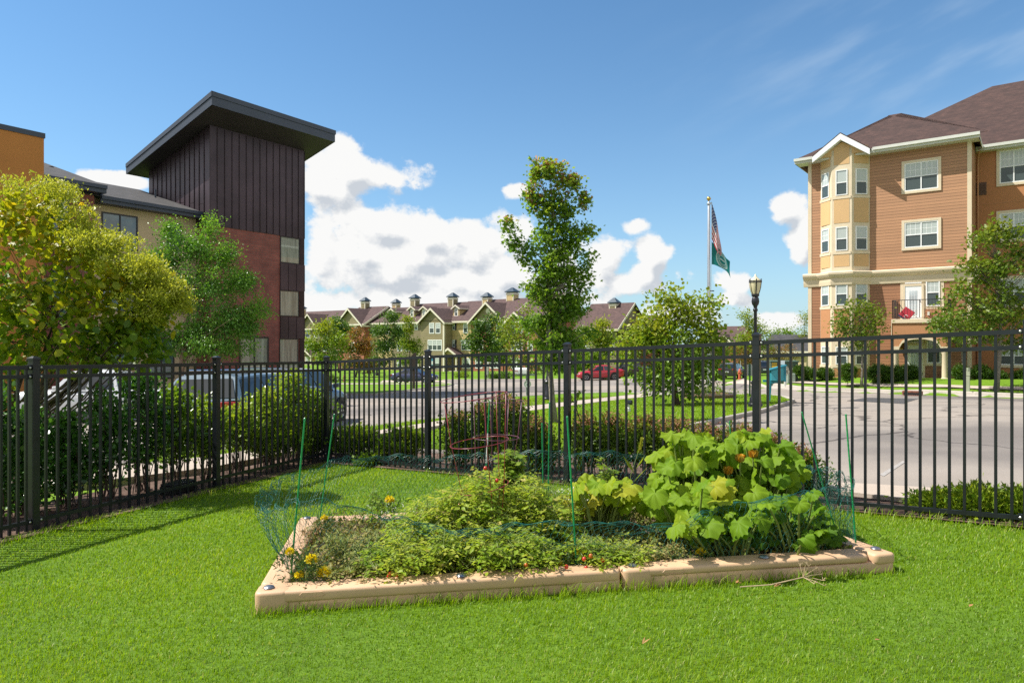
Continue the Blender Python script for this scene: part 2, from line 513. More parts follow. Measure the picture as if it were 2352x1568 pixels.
wn_t = wn
tc = wn.nodes.new('ShaderNodeTexCoord'); sp = wn.nodes.new('ShaderNodeSeparateXYZ')
wn.links.new(tc.outputs['Generated'], sp.inputs[0])
az = wmath('ARCTAN2', sp.outputs['X'], sp.outputs['Y']); el = wmath('ARCSINE', sp.outputs['Z'])
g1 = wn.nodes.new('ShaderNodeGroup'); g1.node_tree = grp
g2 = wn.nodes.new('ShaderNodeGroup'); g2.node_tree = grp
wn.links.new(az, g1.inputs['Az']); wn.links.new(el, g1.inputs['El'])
wn.links.new(wmath('SUBTRACT', az, 0.008), g2.inputs['Az']); wn.links.new(wmath('ADD', el, 0.022), g2.inputs['El'])


def smooth(x, lo, hi):
    n = wn.nodes.new('ShaderNodeMapRange'); n.interpolation_type = 'SMOOTHSTEP'
    n.inputs['From Min'].default_value = lo; n.inputs['From Max'].default_value = hi
    wn.links.new(x, n.inputs['Value']); return n.outputs[0]


alpha = smooth(g1.outputs[0], 0.45, 0.72)
# cloud body: sunlit where there is less cloud above it, grey where it lies deep under the bank
shade = wmath('ADD', 0.70, wmath('MULTIPLY', wmath('SUBTRACT', g1.outputs[0], g2.outputs[0]), 1.35), clamp=True)
deep = wmath('MULTIPLY', smooth(g2.outputs[0], 0.80, 1.45), -0.24)
shade = wmath('ADD', shade, deep, clamp=True)
# cirrus streaks high on the right
cz = wn.nodes.new('ShaderNodeCombineXYZ')
wn.links.new(wmath('MULTIPLY', wmath('ADD', az, wmath('MULTIPLY', el, 1.4)), 3.0), cz.inputs[0])
wn.links.new(wmath('MULTIPLY', wmath('SUBTRACT', el, wmath('MULTIPLY', az, 0.35)), 16.0), cz.inputs[1])
cn = wn.nodes.new('ShaderNodeTexNoise'); cn.noise_dimensions = '2D'; cn.inputs['Scale'].default_value = 1.4; cn.inputs['Detail'].default_value = 7
wn.links.new(cz.outputs[0], cn.inputs['Vector'])
a0, e0 = azel(2130, 120)
ca = wmath('DIVIDE', wmath('SUBTRACT', az, a0), 0.22); ce = wmath('DIVIDE', wmath('SUBTRACT', el, e0), 0.085)
cm = wmath('POWER', 2.718, wmath('MULTIPLY', wmath('ADD', wmath('MULTIPLY', ca, ca), wmath('MULTIPLY', ce, ce)), -1.0))
cirr = wmath('MULTIPLY', wmath('MULTIPLY', cm, smooth(cn.outputs['Fac'], 0.38, 0.85)), 0.34)

sky = wn.nodes.new('ShaderNodeTexSky'); sky.sky_type = 'NISHITA'; sky.sun_disc = False
sky.sun_elevation = SUN_EL; sky.sun_rotation = -SUN_AZ; sky.altitude = 300; sky.air_density = 1.0; sky.dust_density = 0.3; sky.ozone_density = 2.5
SKYK = 1.0
cr = wn.nodes.new('ShaderNodeValToRGB')
cr.color_ramp.elements[0].position = 0.15; cr.color_ramp.elements[0].color = (2.75, 2.95, 3.2, 1)
cr.color_ramp.elements[1].position = 0.72; cr.color_ramp.elements[1].color = (4.35, 4.35, 4.3, 1)
wn.links.new(shade, cr.inputs['Fac'])
hz = wn.nodes.new('ShaderNodeMix'); hz.data_type = 'RGBA'
wn.links.new(wmath('MULTIPLY', wmath('POWER', 2.718, wmath('MULTIPLY', wmath('ABSOLUTE', el), -7.0)), 0.85), hz.inputs['Factor'])
tint = wn.nodes.new('ShaderNodeMix'); tint.data_type = 'RGBA'; tint.blend_type = 'MULTIPLY'; tint.inputs['Factor'].default_value = 1
wn.links.new(sky.outputs[0], tint.inputs[6]); tint.inputs[7].default_value = (0.45, 0.66, 0.74, 1)
wn.links.new(tint.outputs[2], hz.inputs[6]); hz.inputs[7].default_value = (2.5, 3.2, 3.7, 1)
mx = wn.nodes.new('ShaderNodeMix'); mx.data_type = 'RGBA'
wn.links.new(alpha, mx.inputs['Factor']); wn.links.new(hz.outputs[2], mx.inputs[6]); wn.links.new(cr.outputs['Color'], mx.inputs[7])
mx2 = wn.nodes.new('ShaderNodeMix'); mx2.data_type = 'RGBA'
wn.links.new(cirr, mx2.inputs['Factor']); wn.links.new(mx.outputs[2], mx2.inputs[6]); mx2.inputs[7].default_value = (3.0, 3.6, 4.2, 1)
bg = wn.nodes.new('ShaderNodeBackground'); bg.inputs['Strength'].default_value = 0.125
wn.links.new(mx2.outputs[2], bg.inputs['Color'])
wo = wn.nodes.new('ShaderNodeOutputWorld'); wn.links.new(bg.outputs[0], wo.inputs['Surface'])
W.cycles.sampling_method = 'MANUAL'; W.cycles.sample_map_resolution = 512

# ================================================================== ground materials
def groundmat(name, cols, sc1, sc2, bump=0.3, bsc=60, rough=0.9, extra=None):
    m, nt, b = nodemat(name)
    tcn = N(nt, 'ShaderNodeTexCoord')
    a = N(nt, 'ShaderNodeTexNoise'); a.inputs['Scale'].default_value = sc1; a.inputs['Detail'].default_value = 4
    c = N(nt, 'ShaderNodeTexNoise'); c.inputs['Scale'].default_value = sc2; c.inputs['Detail'].default_value = 9
    nt.links.new(tcn.outputs['Object'], a.inputs['Vector']); nt.links.new(tcn.outputs['Object'], c.inputs['Vector'])
    ad = N(nt, 'ShaderNodeMath', operation='ADD'); nt.links.new(a.outputs['Fac'], ad.inputs[0]); nt.links.new(c.outputs['Fac'], ad.inputs[1])
    hf = N(nt, 'ShaderNodeMath', operation='MULTIPLY', in_1=0.5); nt.links.new(ad.outputs[0], hf.inputs[0])
    k = len(cols)
    rp = ramp(nt, [(0.32 + 0.36 * i / (k - 1), cc) for i, cc in enumerate(cols)]); nt.links.new(hf.outputs[0], rp.inputs['Fac'])
    col = rp.outputs['Color']
    if extra: col = extra(nt, tcn, col)
    nt.links.new(col, b.inputs['Base Color']); b.inputs['Roughness'].default_value = rough; b.inputs['Specular IOR Level'].default_value = 0.2
    n3 = N(nt, 'ShaderNodeTexNoise'); n3.inputs['Scale'].default_value = bsc; n3.inputs['Detail'].default_value = 6
    nt.links.new(tcn.outputs['Object'], n3.inputs['Vector'])
    bp = N(nt, 'ShaderNodeBump'); bp.inputs['Strength'].default_value = bump; bp.inputs['Distance'].default_value = 0.02
    nt.links.new(n3.outputs['Fac'], bp.inputs['Height']); nt.links.new(bp.outputs['Normal'], b.inputs['Normal'])
    return m


def cracks(nt, tcn, col):
    """sealed cracks and darker patched tone in the old asphalt"""
    w = N(nt, 'ShaderNodeTexNoise'); w.inputs['Scale'].default_value = 0.35; w.inputs['Detail'].default_value = 5
    nt.links.new(tcn.outputs['Object'], w.inputs['Vector'])
    ma = N(nt, 'ShaderNodeVectorMath', operation='MULTIPLY_ADD'); ma.inputs[1].default_value = (3.5, 3.5, 0)
    nt.links.new(w.outputs['Color'], ma.inputs[0]); nt.links.new(tcn.outputs['Object'], ma.inputs[2])
    v = N(nt, 'ShaderNodeTexVoronoi', feature='DISTANCE_TO_EDGE'); v.inputs['Scale'].default_value = 0.16
    nt.links.new(ma.outputs[0], v.inputs['Vector'])
    rp = ramp(nt, [(0.0, (0.35, 0.35, 0.36)), (0.004, (0.4, 0.4, 0.41)), (0.008, (1, 1, 1))]); nt.links.new(v.outputs['Distance'], rp.inputs['Fac'])
    mx = N(nt, 'ShaderNodeMix', data_type='RGBA', blend_type='MULTIPLY'); mx.inputs['Factor'].default_value = 0.9
    nt.links.new(col, mx.inputs[6]); nt.links.new(rp.outputs['Color'], mx.inputs[7])
    w2 = N(nt, 'ShaderNodeTexNoise'); w2.inputs['Scale'].default_value = 0.12; w2.inputs['Detail'].default_value = 6
    nt.links.new(tcn.outputs['Object'], w2.inputs['Vector'])
    r2 = ramp(nt, [(0.38, (0.62, 0.63, 0.66)), (0.50, (0.97, 0.97, 0.97)), (0.66, (1.10, 1.07, 1.03))]); nt.links.new(w2.outputs['Fac'], r2.inputs['Fac'])
    m2 = N(nt, 'ShaderNodeMix', data_type='RGBA', blend_type='MULTIPLY'); m2.inputs['Factor'].default_value = 1
    nt.links.new(mx.outputs[2], m2.inputs[6]); nt.links.new(r2.outputs['Color'], m2.inputs[7])
    return m2.outputs[2]


def slabs(nt, tcn, col):
    return col


GRASSB = groundmat('lawn_soil', [(.05, .09, .008), (.085, .16, .012), (.12, .20, .016)], 0.5, 14, 0.5, 80)
GRASSF = groundmat('far_lawn_turf', [(.085, .17, .010), (.12, .225, .012), (.16, .26, .018)], 0.35, 9, 0.8, 45)
ASPH = groundmat('old_asphalt', [(.225, .198, .172), (.27, .238, .208), (.315, .278, .242)], 0.8, 60, 0.25, 90, extra=cracks)
CONC = groundmat('pale_concrete', [(.36, .30, .245), (.41, .345, .285), (.455, .385, .32)], 0.7, 30, 0.12, 70)
CONC2 = groundmat('kerb_concrete', [(.30, .27, .235), (.37, .335, .29), (.42, .38, .335)], 1.2, 20, 0.2, 60)
MULCH = groundmat('wood_mulch', [(.045, .026, .018), (.10, .062, .045), (.19, .13, .10)], 3, 35, 1.0, 30)
SOIL = groundmat('garden_soil', [(.06, .040, .026), (.13, .092, .062), (.26, .19, .125)], 3, 30, 1.0, 28)
PATCH = groundmat('dark_asphalt', [(.06, .06, .062), (.075, .074, .075), (.09, .088, .088)], 1, 40, 0.3, 90)


def sheet(name, poly, off, m, cell=0.8, kind='structure', skirt=0.0, zfun=None, parent=None):
    """flat polygon laid on the terrain, cut to a grid so that it follows the slope"""
    bm = bmesh.new()
    f = bm.faces.new([bm.verts.new((x, y, 0)) for x, y in poly])
    bmesh.ops.triangulate(bm, faces=[f])
    xs = [p[0] for p in poly]; ys = [p[1] for p in poly]
    for ax, lo, hi in ((0, min(xs), max(xs)), (1, min(ys), max(ys))):
        k = math.ceil(lo / cell) * cell
        while k < hi:
            co = [0, 0, 0]; no = [0, 0, 0]; co[ax] = k; no[ax] = 1
            bmesh.ops.bisect_plane(bm, geom=bm.verts[:] + bm.edges[:] + bm.faces[:], plane_co=co, plane_no=no, dist=1e-6)
            k += cell
    for v in bm.verts:
        v.co.z = (zfun(v.co.x, v.co.y) if zfun else gz(v.co.x, v.co.y)) + off
    bmesh.ops.recalc_face_normals(bm, faces=bm.faces)
    for fc in bm.faces:
        if fc.normal.z < 0: fc.normal_flip()
    if skirt:
        be = [e for e in bm.edges if len(e.link_faces) == 1]
        r = bmesh.ops.extrude_edge_only(bm, edges=be)
        for g in r['geom']:
            if isinstance(g, bmesh.types.BMVert): g.co.z -= skirt
    me = bpy.data.meshes.new(name); bm.to_mesh(me); bm.free(); me.materials.append(m)
    o = bpy.data.objects.new(name, me); link(o, parent)
    if kind: o['kind'] = kind
    return o


def dense(pl, step=1.0):
    out = []
    for a, b in zip(pl[:-1], pl[1:]):
        L = math.hypot(b[0] - a[0], b[1] - a[1]); n = max(1, int(L / step))
        out += [(a[0] + (b[0] - a[0]) * k / n, a[1] + (b[1] - a[1]) * k / n) for k in range(n)]
    return out + [pl[-1]]


def kerb(pl, side=1, w=0.16, top=0.125, low=-0.05, gutter=0.0):
    """concrete kerb swept along a line; side=+1 puts its body to the left of the line"""
    pl = dense(pl, 0.8)
    b = MB(); rows = []
    for k, p in enumerate(pl):
        a = pl[max(0, k - 1)]; c = pl[min(len(pl) - 1, k + 1)]
        t = Vector((c[0] - a[0], c[1] - a[1])).normalized(); n = Vector((-t.y, t.x)) * side
        P = lambda d, z: (p[0] + n.x * d, p[1] + n.y * d, gz(p[0] + n.x * d, p[1] + n.y * d) + z)
        rows.append([P(-gutter, 0.022), P(0, 0.022), P(0.02, top - 0.02), P(0.05, top), P(w - .02, top), P(w, top - .02), P(w, low)])
    b.grid(rows)
    o = b.build('kerb', CONC2); o['kind'] = 'structure'
    return o


# ground: one sheet to the horizon
def build_ground():
    xs = np.unique(np.concatenate([np.arange(-40, 44, 1.0), [-600, -300, -150, -80, -55, 60, 80, 120, 200, 350, 600]]))
    ys = np.unique(np.concatenate([np.arange(-10, 70, 1.0), np.arange(70, 130, 4.0), [-60, -30, 150, 200, 300, 500, 900]]))
    XX, YY = np.meshgrid(xs, ys)
    Z = ground(XX, YY)
    nx = len(xs); ny = len(ys)
    V = np.stack([XX, YY, Z], -1).reshape(-1, 3)
    i = (np.arange(ny - 1)[:, None] * nx + np.arange(nx - 1)[None, :]).ravel()
    L = np.stack([i, i + 1, i + nx + 1, i + nx], -1).ravel()
    o = np_object('ground', V, L, np.arange(len(i)) * 4, np.full(len(i), 4), GRASSF, smooth=True)
    o['kind'] = 'structure'


build_ground()

# ------------------------------------------------------------------ fence corner posts (x pixel, depth)
LPOST = [(-390, 11712 / (1726 + 390)), (78, 7.107), (497, 9.53), (750, 12.0)]
RPOST = [(983, 21000 / 1983), (1303, 21000 / 2303), (1738, 21000 / 2738), (2362, 21000 / 3362), (3330, 21000 / 4330)]
PXY = lambda x, Y: ((x - CX) / FPX * Y, Y)
LP = [PXY(*p) for p in LPOST]; RP = [PXY(*p) for p in RPOST]
CORNER = LP[-1]

# near lawn, inside the fence
near_poly = [LP[0], LP[1], LP[2], LP[3], RP[0], RP[1], RP[2], RP[3], RP[4], (8.5, 0.5), (0, -3), (-7.5, 0.5)]
sheet('lawn', near_poly, 0.006, GRASSB, 0.5)
# planting beds behind the fence
ld = Vector((.325, .946)); ln = Vector((-.946, .325))
rd = Vector((.806, -.593)); rn = Vector((.593, .806))
def off2(p, n, d): return (p[0] + n.x * d, p[1] + n.y * d)
bedL = [off2(LP[0], ln, -.22), off2(LP[1], ln, -.22), off2(LP[2], ln, -.2), (CORNER[0] + .05, CORNER[1] - .25), (CORNER[0] + .3, CORNER[1] + 1.2), off2(CORNER, ln, 1.6), off2(LP[2], ln, 1.45), off2(LP[1], ln, 1.4), off2(LP[0], ln, 1.4)]
sheet('mulch_bed', bedL, 0.018, MULCH, 0.6)
bedR = [(CORNER[0] + .05, CORNER[1] - .25), off2(RP[0], rn, -.1), off2(RP[1], rn, -.06), off2(RP[2], rn, -.06), off2(RP[3], rn, -.06), off2(RP[4], rn, -.06), off2(RP[4], rn, .5), off2(RP[3], rn, .34), off2(RP[2], rn, .85), off2(RP[2], rn, 1.6), off2(RP[1], rn, 2.4), off2(RP[0], rn, 2.0), (CORNER[0] + .3, CORNER[1] + 1.3)]
sheet('mulch_bed', bedR, 0.030, MULCH, 0.6)

# road
road_px_a = [(792, 993), (864, 984), (1023, 965), (1148, 940), (1148, 918), (1300, 908), (1435, 904), (1480, 908), (1506, 911), (1757, 911), (1790, 915), (1815, 924), (1741, 948), (1589, 981), (1543, 994)]
tipw = [(2.5, 13.4), (2.1, 11.6)]
near_right = G2([(1955, 1122), (2159, 1135), (2352, 1143)])
far_right = G2([(2352, 912), (2240, 908), (2117, 902), (1990, 899), (1895, 897), (1830, 893), (1760, 886)])
branch = G2([(1716, 874), (1640, 872)])
far_mid = G2([(1500, 873), (1378, 872), (1200, 873), (1016, 874)])
leftlawn_edge = G2([(1020, 880), (1042, 885), (1030, 888), (990, 892), (864, 908), (731, 907)])
road_poly = G2(road_px_a) + tipw + near_right + [(11.5, 5.6), (26, -4), (42, 8)] + far_right + branch + far_mid + leftlawn_edge + [(-22, 28.5), (-32, 26), (-30, 10)] + [off2(LP[0], ln, 4.4), off2(LP[1], ln, 4.2)] + G2([(330, 1062), (480, 1046), (700, 1012)])
sheet('road', road_poly, 0.012, ASPH, 1.0)
# far concrete apron and side street behind the flagpole
sheet('driveway', G2([(1560, 873), (1716, 873), (1760, 886), (1790, 891), (1700, 890), (1600, 881)]), 0.022, CONC, 1.5)
sheet('parking_pad', G2([(872, 879), (1020, 881), (1042, 884), (1020, 873.5), (880, 873)]), 0.016, CONC, 1.5)
# sidewalks
sw_up = G2([(-60, 1112), (230, 1088), (480, 1062), (700, 1025), (858, 1000), (1022, 973), (1190, 942), (1378, 920), (1477, 908.5)])
sw_lo = G2([(1512, 911), (1477, 917), (1378, 928.5), (1190, 954), (1022, 985), (858, 1009), (700, 1043), (480, 1090), (230, 1122), (-60, 1150)])
sheet('sidewalk', sw_up + sw_lo, 0.115, CONC, 0.8, skirt=0.12)
# raised island lawn with flagpole, raised verge, verge by the street, left lawn
island = G2([(1512, 911.3), (1757, 911.3), (1790, 915), (1814, 924), (1741, 947.5), (1589, 980), (1543, 993)]) + [(2.35, 13.5), (1.4, 12.4), (-0.6, 12.9), (-2.2, 14.0)] + G2([(1022, 986), (1190, 955), (1378, 929.5), (1477, 918)])
sheet('island_lawn', island, 0.105, GRASSF, 0.8, skirt=0.15)
verge = G2([(1150, 918), (1300, 908.5), (1435, 904.5), (1476, 907.5), (1378, 919), (1190, 940.5), (1150, 929)])
sheet('verge_lawn', verge, 0.105, GRASSF, 0.8, skirt=0.15)
verge2 = G2([(480, 1046), (700, 1012), (792, 993.5), (864, 984.5), (1023, 965.5), (1146, 941), (1188, 941), (1022, 972), (858, 999), (700, 1024), (480, 1061), (330, 1076), (330, 1062)])
sheet('verge_lawn', verge2, 0.105, GRASSF, 0.8, skirt=0.15)
kerb(G2([(1508, 910.6), (1640, 910.6), (1757, 911), (1790, 914.5), (1808, 919), (1816, 924.5), (1808, 928), (1741, 948.5), (1589, 982), (1543, 995)]) + [(2.5, 13.4), (2.1, 11.6)], side=1, gutter=.45)
kerb(G2([(1476, 907.5), (1435, 903.8), (1300, 907.8), (1150, 917.2)]), side=1)
kerb(G2([(1146, 942), (1023, 966), (864, 985), (792, 994), (700, 1013), (480, 1047), (330, 1063)]), side=1)
kerb(G2([(720, 907), (864, 908), (990, 892), (1030, 888), (1044, 884.5), (1022, 880)]), side=1, gutter=.4)
leftlawn = G2([(560, 906), (731, 906.3), (864, 907.3), (989, 891.5), (1029, 887.6), (1041, 884.8), (1020, 881), (900, 880), (560, 880)])
sheet('left_lawn', leftlawn, 0.105, GRASSF, 1.2, skirt=0.15)
sheet('sidewalk', G2([(560, 884), (870, 884.5), (1025, 884.8), (1030, 883), (870, 882.5), (560, 882)]), 0.125, CONC, 1.5)
kerb(far_mid, side=-1)
kerb([(40, 6.8)] + far_right, side=-1, gutter=.4)
sw_far = []
for x, y0, y1 in ((2420, 899, 892), (2352, 897.5, 890.5), (2240, 894.5, 888), (2117, 891, 885), (1990, 887.5, 882), (1895, 885, 880), (1800, 881.5, 877)):
    sw_far.append((gnd(x, y0)[:2], gnd(x, y1)[:2]))
sheet('sidewalk', [tuple(a) for a, b in sw_far] + [tuple(b) for a, b in sw_far[::-1]], 0.05, CONC, 1.0)
# near slab of pavement behind the right-hand fence
slab = near_right + [off2(RP[4], rn, 1.8), off2(RP[4], rn, .6), off2(RP[3], rn, .42), off2(RP[2], rn, .95)]
sheet('sidewalk', [near_right[0]] + near_right[1:] + [off2(RP[4], rn, 1.9), off2(RP[4], rn, .62), off2(RP[3], rn, .42), off2(RP[2], rn, .98)], 0.075, CONC, 0.8, skirt=.07)
# darker four-sided area on the road and worn paint line
sheet('dark_road_patch', G2([(1944, 921), (1990, 914), (2110, 916.5), (2075, 928)]), 0.020, PATCH, 1.0)
WORN = groundmat('worn_paint', [(.26, .24, .22), (.31, .29, .27), (.40, .385, .37)], 6, 50, 0.1, 60)
sheet('road_marking', G2([(2020, 1092), (2030, 1096), (2078, 1064), (2074, 1060)]), 0.017, WORN, 0.8)
for (a, b) in (((792, 987), (860, 990)), ((1100, 934), (1140, 936))):
    pa = gnd(*a); pb = gnd(*b); t = (pb - pa).normalized() * .05; n = Vector((-t.y, t.x, 0))
    sheet('road_marking', [tuple((pa + n)[:2]), tuple((pb + n)[:2]), tuple((pb - n)[:2]), tuple((pa - n)[:2])], 0.017, WORN, 0.8)
# ================================================================== black metal fence
BLK = mat('black_powder_coat', (.010, .012, .0165), rough=0.34, var=0.3, scale=8, spec=0.5)
BOLT = mat('zinc_bolt', (.55, .54, .52), rough=0.3, metal=0.9, var=0.1)


def fence_line(posts, label, first_corner, group=None):
    """posts: list of (x, y, ztop_rail, zmid_rail, zbot_rail)"""
    root = empty('metal_fence', (posts[0][0], posts[0][1], gz(*posts[0][:2])), 0, label, 'fence')
    ox, oy, oz = root.location
    # shared meshes
    pm = MB(); pm.box(-.0127, .0127, -.0127, .0127, 0, 1); pick = pm.mesh('picket', BLK)
    bm = bmesh.new(); bm.from_mesh(pick); bmesh.ops.bevel(bm, geom=[e for e in bm.edges if abs(e.verts[0].co.z - e.verts[1].co.z) > .5], offset=.002, segments=1, affect='EDGES'); bm.to_mesh(pick); bm.free()
    cap_b = MB(); cap_b.box(-.043, .043, -.043, .043, 0, .022)
    cap_b.grid([[(-.043, -.043, .022), (.043, -.043, .022), (.043, .043, .022), (-.043, .043, .022)], [(-.012, -.012, .04), (.012, -.012, .04), (.012, .012, .04), (-.012, .012, .04)]], close=True)
    cap_b.face([(-.012, -.012, .04), (.012, -.012, .04), (.012, .012, .04), (-.012, .012, .04)])
    cap = cap_b.mesh('post_cap', BLK)
    d0 = Vector((posts[-1][0] - posts[0][0], posts[-1][1] - posts[0][1])).normalized(); rz = math.atan2(d0.y, d0.x)
    for k, (x, y, zt, zm, zb) in enumerate(posts):
        if k == 0 and not first_corner: 
            pass
        if not (k == 0 and not first_corner):
            b = MB(); zg = gz(x, y) - .15 - oz
            b.box(-.038, .038, -.038, .038, zg, zt + .075 - oz)
            p = b.build('post', BLK, root, bevel=.005); p.location = (x - ox, y - oy, 0); p.rotation_euler.z = rz
            c = bpy.data.objects.new('post_cap', cap); link(c, p); c.location = (0, 0, zt + .075 - oz)
            for zz in (zt, zm, zb):
                b = MB()
                for s in (-1, 1):
                    b.box(s * .0385, s * .075, -.024, .024, zz - oz - .024, zz - oz + .028, 0)
                    b.M = Matrix.Translation((s * .058, -.027, zz - oz)) @ Matrix.Rotation(R(90), 4, 'X')
                    b.lathe([(.012, -.004), (.012, .003), (.007, .007)], 8, m=1); b.M = None
                b.box(-.0405, .0405, -.0405, .0405, zz - oz - .024, zz - oz + .028, 0)
                link_o = b.build('bracket', [BLK, BOLT], p)
        if k == len(posts) - 1: break
        q = posts[k + 1]
        a = Vector((x, y, 0)); c = Vector((q[0], q[1], 0)); L = (c - a).length
        n = 20
        for j, (za, zc) in enumerate(((zt, q[2]), (zm, q[3]), (zb, q[4]))):
            A = Vector((x, y, za)); Cc = Vector((q[0], q[1], zc)); t = (Cc - A).normalized()
            A += t * .04; Cc -= t * .04
            side = Vector((t.y, -t.x, 0)).normalized(); up = side.cross(t); 
            if up.z < 0: up = -up
            b = MB(); h = .019 if j else .021
            O = Vector((ox, oy, oz))
            # a U-channel rail: flat top with a lip on either face
            prof = [(-.019, -h), (-.019, h), (.019, h), (.019, -h), (.015, -h), (.015, h * .2), (-.015, h * .2), (-.015, -h)]
            P0 = [A - O + side * s + up * w for s, w in prof]; b.prism(P0, Cc - A)
            b.build('rail', BLK, root)
        for i in range(1, n):
            f = i / n
            X = x + (q[0] - x) * f; Y = y + (q[1] - y) * f
            ztop = zt + (q[2] - zt) * f; zbot = zb + (q[4] - zb) * f
            o = bpy.data.objects.new('picket', pick); link(o, root)
            lo = max(zbot - .115, gz(X, Y) - .05)
            o.location = (X - ox, Y - oy, lo - oz); o.scale = (1, 1, ztop - .005 - lo); o.rotation_euler.z = rz
    return root


def zpx(y, Y): return EYE - (y - CY) / FPX * Y


def lrow(p):
    x, Y = p
    return (*PXY(x, Y), zpx(845 - .0173 * x, Y), zpx(870 - .0215 * x - 4, Y), zpx(1213 - .2307 * x, Y))


def rrow(p):
    x, Y = p
    return (*PXY(x, Y), zpx(829.5 - .0429 * (x - 757), Y), zpx(851 - .0335 * (x - 757), Y), zpx(1060 + .0835 * (x - 817), Y))


_q = (LP[0][0] - 2.5 * .325, LP[0][1] - 2.5 * .946)
fence_line([lrow((CX + FPX * _q[0] / _q[1], _q[1]))] + [lrow(p) for p in LPOST], 'run of black metal fence in front of the dark leafy hedge', True)
fence_line([lrow(LPOST[-1])] + [rrow(p) for p in RPOST], 'long run of black metal fence behind the vegetable bed and beside the parking lot', False)

# ================================================================== facade helper
class Fac:
    def __init__(s, ox, oy, dx, dy):
        L = math.hypot(dx, dy); s.o = (ox, oy); s.d = (dx / L, dy / L); s.n = (-dy / L, dx / L)
        s.rz = math.atan2(dy, dx)

    def uz(s, x, y, v=0.0):
        kx = (x - CX) / FPX; ky = (y - CY) / FPX
        ox = s.o[0] + s.n[0] * v; oy = s.o[1] + s.n[1] * v
        u = (kx * oy - ox) / (s.d[0] - kx * s.d[1])
        Y = oy + u * s.d[1]
        return u, EYE - ky * Y

    def u(s, x, v=0.0): return s.uz(x, CY, v)[0]
    def z(s, x, y, v=0.0): return s.uz(x, y, v)[1]

    def world(s, u, v): return s.o[0] + s.d[0] * u + s.n[0] * v, s.o[1] + s.d[1] * u + s.n[1] * v


def plane(u, v, t=(1, 0), out=None):
    """matrix from (along, outward, z) to building coordinates, at (u, v) with direction t"""
    t = Vector((t[0], t[1], 0)).normalized()
    o = Vector((t.y, -t.x, 0))
    return Matrix(((t.x, o.x, 0, u), (t.y, o.y, 0, v), (0, 0, 1, 0), (0, 0, 0, 1)))


VINYL = mat('white_vinyl', (.74, .75, .75), rough=0.35, var=0.05)
CREAM = mat('cream_trim', (.62, .52, .37), rough=0.55, var=0.06, scale=1.5)
PANE_UP = glassmat('pane_with_blind', (.50, .55, .52), 0.05, 0.05, (.27, .31, .30))
PANE_LO = glassmat('pane_with_screen', (.075, .10, .10), 0.12, 0.05, (.035, .05, .05), spec=.5)
PANE_DK = glassmat('dark_pane', (.03, .04, .05), 0.03)
PANE_SK = glassmat('sky_pane', (.10, .14, .17), 0.03, spec=1.0)


def win(root, M, u0, u1, z0, z1, cols=1, casing=0.12, cm=None, fr=0.055, kind='dh', grid=True, ups=None, los=None, frame_mat=None, name='window', sill=False):
    """window: casing + sash frame in one mesh, pane as its child"""
    if u0 > u1: u0, u1 = u1, u0
    if z0 > z1: z0, z1 = z1, z0
    fm = frame_mat or VINYL
    b = MB(); b.M = M
    if casing:
        c = casing; o = .05
        b.box(u0 - c, u1 + c, -.02, o, z1, z1 + c, 1); b.box(u0 - c, u1 + c, -.02, o, z0 - c, z0, 1)
        b.box(u0 - c, u0, -.02, o, z0, z1, 1); b.box(u1, u1 + c, -.02, o, z0, z1, 1)
        if sill: b.box(u0 - c - .03, u1 + c + .03, -.02, .085, z0 - c - .04, z0 - c + .0, 1)
    o = .035
    b.box(u0, u1, -.02, o, z1 - fr, z1, 0); b.box(u0, u1, -.02, o, z0, z0 + fr, 0)
    b.box(u0, u0 + fr, -.02, o, z0 + fr, z1 - fr, 0); b.box(u1 - fr, u1, -.02, o, z0 + fr, z1 - fr, 0)
    w = (u1 - u0 - fr) / cols
    zm = (z0 + z1) / 2
    g = MB(); g.M = M
    for k in range(cols):
        a = u0 + fr / 2 + w * k + (fr / 2); c = u0 + fr / 2 + w * (k + 1) - fr / 2 + (0)
        a = u0 + fr + w * k; c = a + w - fr
        if k: b.box(a - fr, a, -.02, o - .004, z0 + fr, z1 - fr, 0)
        if kind == 'dh':
            b.box(a, c, -.02, o - .006, zm - .025, zm + .025, 0)
            g.box(a, c, -.015, .006, zm + .02, z1 - fr, 0); g.box(a, c, -.015, .003, z0 + fr, zm - .02, 1)
            if grid:
                for q in range(1, 3):
                    x = a + (c - a) * q / 3; b.box(x - .009, x + .009, .006, .012, zm + .025, z1 - fr, 0)
                zz = (zm + z1 - fr) / 2; b.box(a, c, .006, .0115, zz - .009, zz + .009, 0)
        else:
            g.box(a, c, -.015, .005, z0 + fr, z1 - fr, 0)
    wo = b.build(name, [fm, cm or CREAM], root)
    g.build('pane', [ups or PANE_UP, los or PANE_LO], wo)
    return wo


def hip_roof(u0, u1, v0, v1, ze, pitch, ov, hipL, hipR, th=.22):
    """returns list of top faces (lists of points) and eave loop"""
    U0, U1, V0, V1 = u0 - ov, u1 + ov, v0 - ov, v1 + ov
    h = (V1 - V0) / 2; vm = (V0 + V1) / 2; zr = ze + pitch * h
    r0 = U0 + h if hipL else U0; r1 = U1 - h if hipR else U1
    A, B, C_, D_ = (U0, V0, ze), (U1, V0, ze), (U1, V1, ze), (U0, V1, ze)
    P, Q = (r0, vm, zr), (r1, vm, zr)
    faces = [[A, B, Q, P], [C_, D_, P, Q]]
    if hipL: faces.append([D_, A, P])
    if hipR: faces.append([B, C_, Q])
    return faces, (A, B, C_, D_), (P, Q)


def roof_part(root, name, faces, m, th=.03):
    b = MB()
    for f in faces:
        b.prism([Vector(p) for p in f], (0, 0, th))
    return b.build(name, m, root)


def ground_wall(root, poly, z0, z1, name, m):
    b = MB(); b.prism([(x, y, z0) for x, y in poly], (0, 0, z1 - z0)); return b.build(name, m, root)


